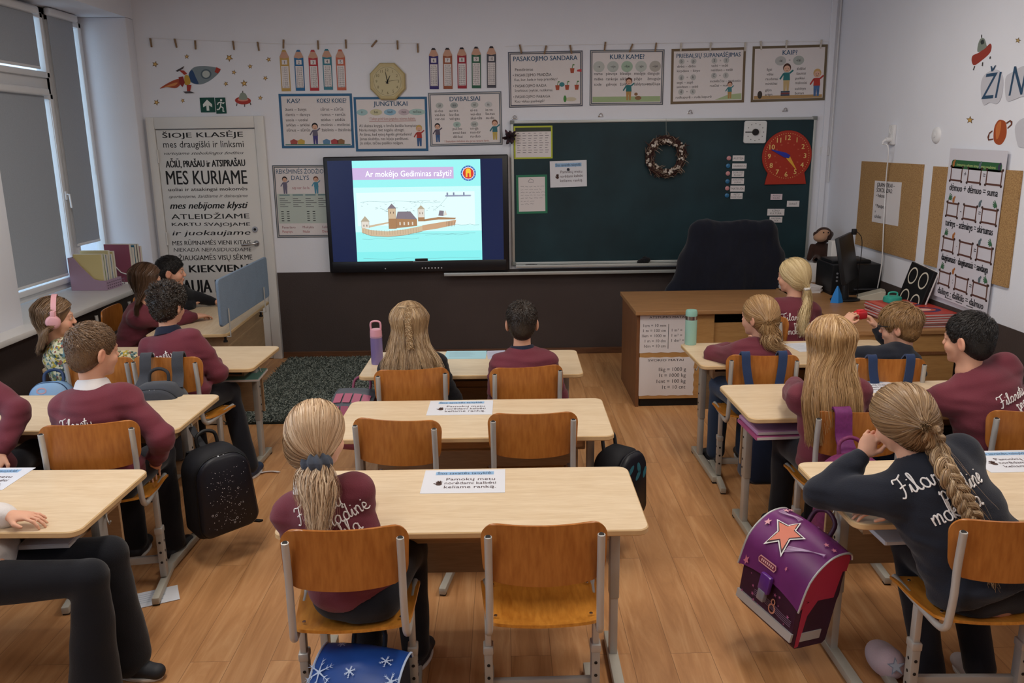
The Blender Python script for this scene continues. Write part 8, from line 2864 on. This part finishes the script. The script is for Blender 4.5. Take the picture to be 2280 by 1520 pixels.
def satchel(name, label, loc, n_, w, h, d, main, dark, side, flapdeco, frontdeco=None, up=(0, 0, 1), flapmat=None, buckle=None, group=None, cover=.52):
	o = bpy.data.objects.new(name, None)
	COL.objects.link(o)
	o.matrix_world = Matrix.Translation(loc) @ TM(n_, up)
	tag(o, label, 'bag', group)
	mb = MB()
	P = [(-d / 2, .03), (-d / 2 + .03, 0), (d / 2 - .02, 0), (d / 2, .02), (d / 2, h - .01), (d / 2 - .03, h), (-d * .1, h - .02), (-d / 2 + .01, h * .74), (-d / 2 - .012, h * .45)]
	T = Matrix(((0, 0, 1, 0), (1, 0, 0, 0), (0, 1, 0, 0), (0, 0, 0, 1)))
	mb.prism(P, -w / 2, w / 2, dark, T, bevel=.012)
	mb.build('body', o, smooth=40)
	# flap: arc from the back edge over the top and down the front
	prof = catmull([(0, d / 2, h * .96), (0, d / 2 - .015, h + .010), (0, d * .1, h + .012), (0, -d * .22, h - .015), (0, -d / 2 - .006, h * .78), (0, -d / 2 - .024, h * (1 - cover))], 6)
	def F(u_, t_):
		i = min(int(t_ * (len(prof) - 1)), len(prof) - 2)
		q = t_ * (len(prof) - 1) - i
		p = prof[i] + (prof[i + 1] - prof[i]) * q
		tg = (prof[i + 1] - prof[i]).normalized()
		nn = Vector((0, tg.z, -tg.y))
		return Vector((u_ * (w / 2 + .008), p.y, p.z - (.012 * u_ * u_ if t_ < .9 else .012 * u_ * u_ - .03 * (1 - u_ * u_) * (t_ - .9) * 10 * .6))), -nn
	rows = [[F(-1 + 2 * j / 12, i / 20)[0] for j in range(13)] for i in range(21)]
	mb = MB()
	mb.surf(rows, flapmat or main, thick=-.007)
	fl = mb.build('flap', o, smooth=50)
	for sx in (-1, 1):
		mb = MB()
		mb.tube([F(sx, i / 20)[0] for i in range(21)], .004, M_REFL if buckle else side, 6)
		if buckle: mb.surf([[F(sx, i / 20)[0] + Vector((-sx * .004, .003, -.004)), Vector((sx * (w / 2 - .001), min(prof[min(len(prof) - 1, int(i / 20 * (len(prof) - 1)))].y + .05, d / 2), h * (1 - cover) + .02 if i > 8 else h * .80))] for i in range(3, 21)], side, thick=.002)
		mb.build('side_gusset', o, smooth=60)
	class Fl:
		def at(s_, u_, t_): p, nn = F(u_, t_); return p, nn
		def poly(s_, pts, lift, mat):
			V = []
			for a, b in pts:
				p, nn = F(a, b)
				if nn.dot(Vector((0, -1, .6))) < 0: nn = -nn
				V.append(p + nn * (.0075 + lift))
			dm.add(V, [tuple(range(len(V)))], mat)
	dm = MB()
	flapdeco(Fl(), w)
	if dm.v: dm.build('flap_print', fl)
	if frontdeco:
		mb = MB()
		frontdeco(mb, w, h, d)
		mb.build('front_print', o)
	if buckle:
		mb = MB()
		mb.box((0, -d / 2 - .036, h * (1 - cover) + .005), (.055, .022, .075), flat('#5a2a80', .25, spec=.6), bevel=.008)
		mb.box((0, -d / 2 - .040, h * (1 - cover) - .045), (.036, .020, .045), flat('#8f8f9c', .3, metal=.3), bevel=.004)
		mb.build('buckle', o, smooth=40)
	mb = MB()
	mb.tube(catmull([(-.055, d / 2 - .01, h), (-.05, d / 2 + .01, h + .05), (0, d / 2 + .015, h + .075), (.05, d / 2 + .01, h + .05), (.055, d / 2 - .01, h)], 4), .009, dark, 8)
	mb.build('handle', o, smooth=60)
	for s in (-1, 1):
		mb = MB()
		mb.surf([[(s * .09 - .025, p[0], p[1]), (s * .09 + .025, p[0], p[1])] for p in ((d / 2 + .002, h * .95), (d / 2 + .045, h * .75), (d / 2 + .055, h * .45), (d / 2 + .03, h * .15), (d / 2, .04))], dark, thick=.008)
		mb.build('strap', o, smooth=60)
	return o
def fstar(fl, u0, t0, r, w, mat, lift, asp=.36, rot=0.0):
	fl.poly([(u0 + (r if k % 2 == 0 else r * .45) * math.sin(rot + PI * k / 5) / (w / 2), t0 - (r if k % 2 == 0 else r * .45) * math.cos(rot + PI * k / 5) / asp) for k in range(10)], lift, mat)
def purple_flap(fl, w):
	rg = random.Random(12)
	fstar(fl, -.18, .62, .078, w, M_WHITE, .0010)
	fstar(fl, -.18, .62, .067, w, flat('#3a2430', .5), .0014)
	fstar(fl, -.18, .62, .058, w, flat('#d8806a', .5), .0018)
	for k in range(26):
		u_, t_ = rg.uniform(-.92, .92), rg.uniform(.12, .95)
		if abs(u_ + .18) < .45 and abs(t_ - .62) < .2: continue
		fstar(fl, u_, t_, rg.choice([.004, .006, .012, .015]), w, flat(rg.choice(['#c9788c', '#d8a0a8', '#8f5a90']), .5), .0008, rot=rg.uniform(0, 1))
	for j in range(5):
		a = [(-.85 + .1 * q, .36 + .012 * j + .03 * math.sin(q * .9 + j * .2)) for q in range(7)]
		b = [(.10 + .11 * q, .70 - .02 * q * (1 + .12 * j) + .012 * j) for q in range(8)]
		for L_ in (a, b):
			for p, q in zip(L_, L_[1:]): fl.poly([(p[0], p[1]), (q[0], q[1]), (q[0], q[1] + .006), (p[0], p[1] + .006)], .0009, flat('#b9a0c0', .5))
	fl.poly([(-.40, .855), (.10, .855), (.14, .875), (.10, .895), (-.40, .895), (-.44, .875)], .0010, flat('#d8a0a0', .5))
	fl.poly([(-.39, .862), (.09, .862), (.12, .875), (.09, .888), (-.39, .888), (-.42, .875)], .0014, flat('#7a2f4c', .5))
	for k in range(7): fl.poly([(-.34 + .06 * k, .868), (-.305 + .06 * k, .868), (-.305 + .06 * k, .882), (-.34 + .06 * k, .882)], .0018, flat('#e0b8b4', .5))
def purple_front(mb, w, h, d):
	mb.box((0, -d / 2 - .006, h * .14), (w * .96, .01, .035), M_REFL)
	mb.box((w / 2 + .001, -.01, h * .15), (.004, d * .55, .038), M_REFL)
	for sx in (-1, 1):
		x = sx * (w / 2 + .0015)
		mb.add([(x, -d / 2 + .0, h * .50), (x, -d / 2 + .085, h * .60), (x, -d / 2 + .035, h * .38), (x, -d / 2 + .03, h * .05), (x, -d / 2 + .012, h * .04)], [(0, 1, 2, 3, 4)], M_PINK)
	rg = random.Random(3)
	mb.T = Matrix.Translation((0, -d / 2 - .0135, 0)) @ Matrix.Rotation(R(90), 4, 'X')
	for k in range(14): mb.star(rg.uniform(-.45, .45) * w, rg.uniform(.2, .45) * h, rg.choice([.004, .007, .009]), .001, flat('#a85a88', .5))
	nt_ = flat('#c98a74', .5)
	mb.ring(w * .12, h * .27, .018, .02, .006, .0012, nt_)
	mb.ring(w * .12, h * .34, .011, .014, .005, .0012, nt_)
	for k in range(4): mb.line([(-w * .2 + w * .16 * q, h * (.26 + .018 * k) + .006 * math.sin(q * 1.3)) for q in range(5)], .0018, .0009, flat('#8a7a9c', .5))
	mb.T = Matrix.Identity(4)
satchel('school_satchel', 'purple school satchel with a large salmon star on its flap', (1.055, 2.93, .15), (-.90, -.42, .10), .32, .405, .18, M_PUR, M_PURD, M_PINK, purple_flap, purple_front, up=(-.05, -.16, 1), buckle=True)
M_BLU = flat('#1c4690', .35, noise=.35, scale=10)
M_FROST = flat('#b9cbe6', .45)
def snow(fl, u0, t0, r, w):
	for k in range(6):
		a = k * PI / 3
		for a2, r2, wd in ((a, r, .0028),):
			d_ = (math.sin(a2), math.cos(a2))
			q = (-d_[1], d_[0])
			fl.poly([(u0 + (q[0] * wd) / (w / 2), t0 + (q[1] * wd) / .36), (u0 + (d_[0] * r2) / (w / 2), t0 + (d_[1] * r2) / .36), (u0 - (q[0] * wd) / (w / 2), t0 - (q[1] * wd) / .36)], .001, M_FROST)
		for rr in (.45, .7):
			c_ = (math.sin(a) * r * rr, math.cos(a) * r * rr)
			for s in (-1, 1):
				e = (c_[0] + math.sin(a + s * .8) * r * .28, c_[1] + math.cos(a + s * .8) * r * .28)
				fl.poly([(u0 + c_[0] / (w / 2), t0 + c_[1] / .36), (u0 + e[0] / (w / 2), t0 + e[1] / .36), (u0 + (c_[0] + .003) / (w / 2), t0 + (c_[1] + .003) / .36)], .001, M_FROST)
def blue_flap(fl, w):
	for a in ((-.8, .62, .05), (-.62, .84, .07), (.55, .80, .05), (.62, .45, .025), (-.55, .30, .016), (.05, .90, .05), (.85, .62, .03), (-.1, .6, .02)): snow(fl, *a, w)
	fl.poly([(-.95, .93), (.95, .93), (.95, .99), (-.95, .99)], .0006, flat('#7fa6d8', .5))
satchel('school_satchel', 'shiny blue school satchel with white snowflakes under the ponytail girl\'s chair', (-.50, 2.44, .0), (-.22, -.97, .0), .285, .345, .19, M_BLU, flat('#16202f', .6, noise=.3, scale=40), M_FROST, blue_flap, cover=.45)
def pink_flap(fl, w):
	for i in range(4):
		for j in range(2): fl.poly([(-.9 + .46 * i, .55 + .22 * j), (-.9 + .46 * i + .38, .55 + .22 * j), (-.9 + .46 * i + .38, .72 + .22 * j), (-.9 + .46 * i, .72 + .22 * j)], .0008, flat('#b5647c', .5))
satchel('school_satchel', 'pink checked satchel with a grey top beside the small-plait girl\'s desk', (-.905, 4.78, .22), (-.25, -.97, .05), .24, .34, .18, flat('#5c6068', .5), flat('#8f4a64', .5), flat('#5c6068', .5), pink_flap)
def teal_deco(mb, y):
	rg = random.Random(5)
	mb.T = Matrix.Translation((0, y, 0)) @ Matrix.Rotation(R(90), 4, 'X')
	for k in range(9): mb.oval(rg.uniform(-.09, .09), rg.uniform(.06, .3), .014, .03, .0005, flat('#2f6f80', .5), 10, rg.uniform(0, 3))
	mb.T = Matrix.Identity(4)
backpack('school_backpack', 'black backpack with teal flecks hanging at the right end of the unused desk', (.53, 3.80, .20), (.75, -.66, 0), .26, .36, .15, M_BKB, M_BKP, M_GBL, deco=teal_deco)
backpack('school_bag', 'pale blue bag hanging behind the girl in headphones', (-2.555, 4.50, .40), (.25, -.95, .25), .24, .33, .14, flat('#6f93b8', .5, noise=.1, scale=20), flat('#7fa0c2', .5), flat('#24395c', .5), deco=lambda mb, y: (setattr(mb, 'T', Matrix.Translation((-.03, y, .28)) @ Matrix.Rotation(R(90), 4, 'X')), mb.ring(0, 0, .026, .018, .007, .0006, flat('#c9a0a8', .5)), setattr(mb, 'T', Matrix.Identity(4))))
M_FLW = flat('#6f2a55', .6, noise=.5, scale=90)
ch = CHAIRS['R2L'].location
def flower_deco(mb, y):
	rg = random.Random(4)
	mb.T = Matrix.Translation((0, y, 0)) @ Matrix.Rotation(R(90), 4, 'X')
	for k in range(16): mb.oval(rg.uniform(-.1, .1), rg.uniform(.05, .36), .017, .012, .0005 + .00005 * k, flat(rg.choice(['#c8405a', '#3a4f8c', '#d8a0a0', '#a8284c']), .5), 10, rg.uniform(0, 3))
	mb.T = Matrix.Identity(4)
backpack('school_backpack', 'flowery magenta backpack hung by a purple strap on the long-haired girl\'s chair', (1.475, ch.y - .13, .30), (.05, -1, 0), .30, .38, .14, M_FLW, flat('#b03a5c', .5), M_FLW, [([(-.0, .03, .37), (.0, .10, .42), (.0, .118, .49), (.0, .128, .535), (.0, .16, .552), (.0, .195, .52)], .075, flat('#6a2560', .6, noise=.35, scale=70))], deco=flower_deco)
# ================================================================== worn and held things, floor
D = PEOPLE['P1']
M_HP = flat('#d9a0a4', .45)
o = bpy.data.objects.new('headphones', None)
COL.objects.link(o)
hm = Matrix([list(r) for r in D['Hm']]).to_4x4()
o.matrix_world = Matrix.Translation(Vector(D['Hc'])) @ hm
tag(o, 'pink over-ear headphones worn over brown hair', 'headphones')
mb = MB()
rows = []
for k in range(25):
	a = PI * k / 24
	rows.append([(.106 * math.cos(a), y, .02 + .118 * math.sin(a)) for y in (-.014, -.010, .010, .014)])
mb.surf(rows, M_HP, thick=.007)
mb.build('headband', o, smooth=60)
for s in (-1, 1):
	T = Matrix.Translation((s * .080, -.005, -.012)) @ Matrix.Rotation(R(90) * s, 4, 'Y')
	mb = MB()
	mb.lathe([(.030, 0), (.040, .004), (.041, .022), (.036, .034), (.026, .038), (.0001, .0385)], M_HP, 28, T)
	mb.box((s * .108, -.005, .03), (.012, .026, .05), M_HP, bevel=.004)
	mb.build('ear_cup', o, smooth=50)
D = PEOPLE['P13']
o = bpy.data.objects.new('eyeglasses', None)
COL.objects.link(o)
o.matrix_world = Matrix.Translation(Vector(D['Hc'])) @ Matrix([list(r) for r in D['Hm']]).to_4x4()
tag(o, 'dark-rimmed eyeglasses on the boy holding something red', 'glasses')
mb = MB()
for s in (-1, 1):
	mb.tube([(s * .032 + .024 * math.cos(a), .103, .002 + .020 * math.sin(a)) for a in np.linspace(0, 2 * PI, 25)], .0022, M_BLACK, 6, cap=False)
	mb.tube([(s * .056, .102, .008), (s * .080, .085, .010), (s * .090, .0, .006), (s * .086, -.02, -.006)], .0022, M_BLACK, 6)
mb.tube([(-.008, .103, .006), (0, .106, .009), (.008, .103, .006)], .0022, M_BLACK, 6)
mb.build('rim', o, smooth=60)
mb = MB()
for s in (-1, 1): mb.tube([(s * .032, .1022, .002), (s * .032, .1034, .002)], .0225, M_GLASS, 20)
mb.build('lens', o)
pa, pb = Vector(D['WL']) + Vector(D['dl']) * .085, Vector(D['WR']) + Vector(D['dr']) * .085
o = simple('red_toy', 'small red plastic cube held up in both hands by the boy in glasses', 'toy', (pa + pb) / 2 - Vector((0, 0, .005)), None, R(20))
mb = MB()
w_ = max(.05, min(.075, (pa - pb).length - .01))
mb.box((0, 0, 0), (w_, .05, .05), flat('#c2242c', .35), bevel=.012, seg=3)
mb.box((0, 0, .027), (w_ * .6, .03, .012), flat('#d8343a', .35), bevel=.004)
mb.build('toy_body', o, smooth=45)
c = onZ(1966, 1492, 0)
s = SDF((-.12, -.16, -.01), (.12, .16, .14), .006)
s.ell((0, .0, .05), (.062, .10, .055), None, .02)
s.ell((.0, -.05, .075), (.05, .055, .05), None, .02)
s.D = np.maximum(s.D, .004 - s.ax[2][None, None, :])
V_, F_ = s.mesh()
o = np_mesh('plush_slipper', V_, F_, fabric('pale_pink_plush', '#c9b4bc', .1, 140))
o.location = (c.x, c.y, 0)
tag(o, 'pale pink plush slipper on the floor by the braid girl\'s chair', 'slipper')
mb = MB()
mb.T = Matrix.Translation((-.005, -.098, .085)) @ Matrix.Rotation(R(62), 4, 'X')
mb.star(0, 0, .035, .006, flat('#8f9bb0', .6))
mb.star(0, 0, .026, .007, flat('#b9c4d2', .6))
mb.build('star_patch', o)
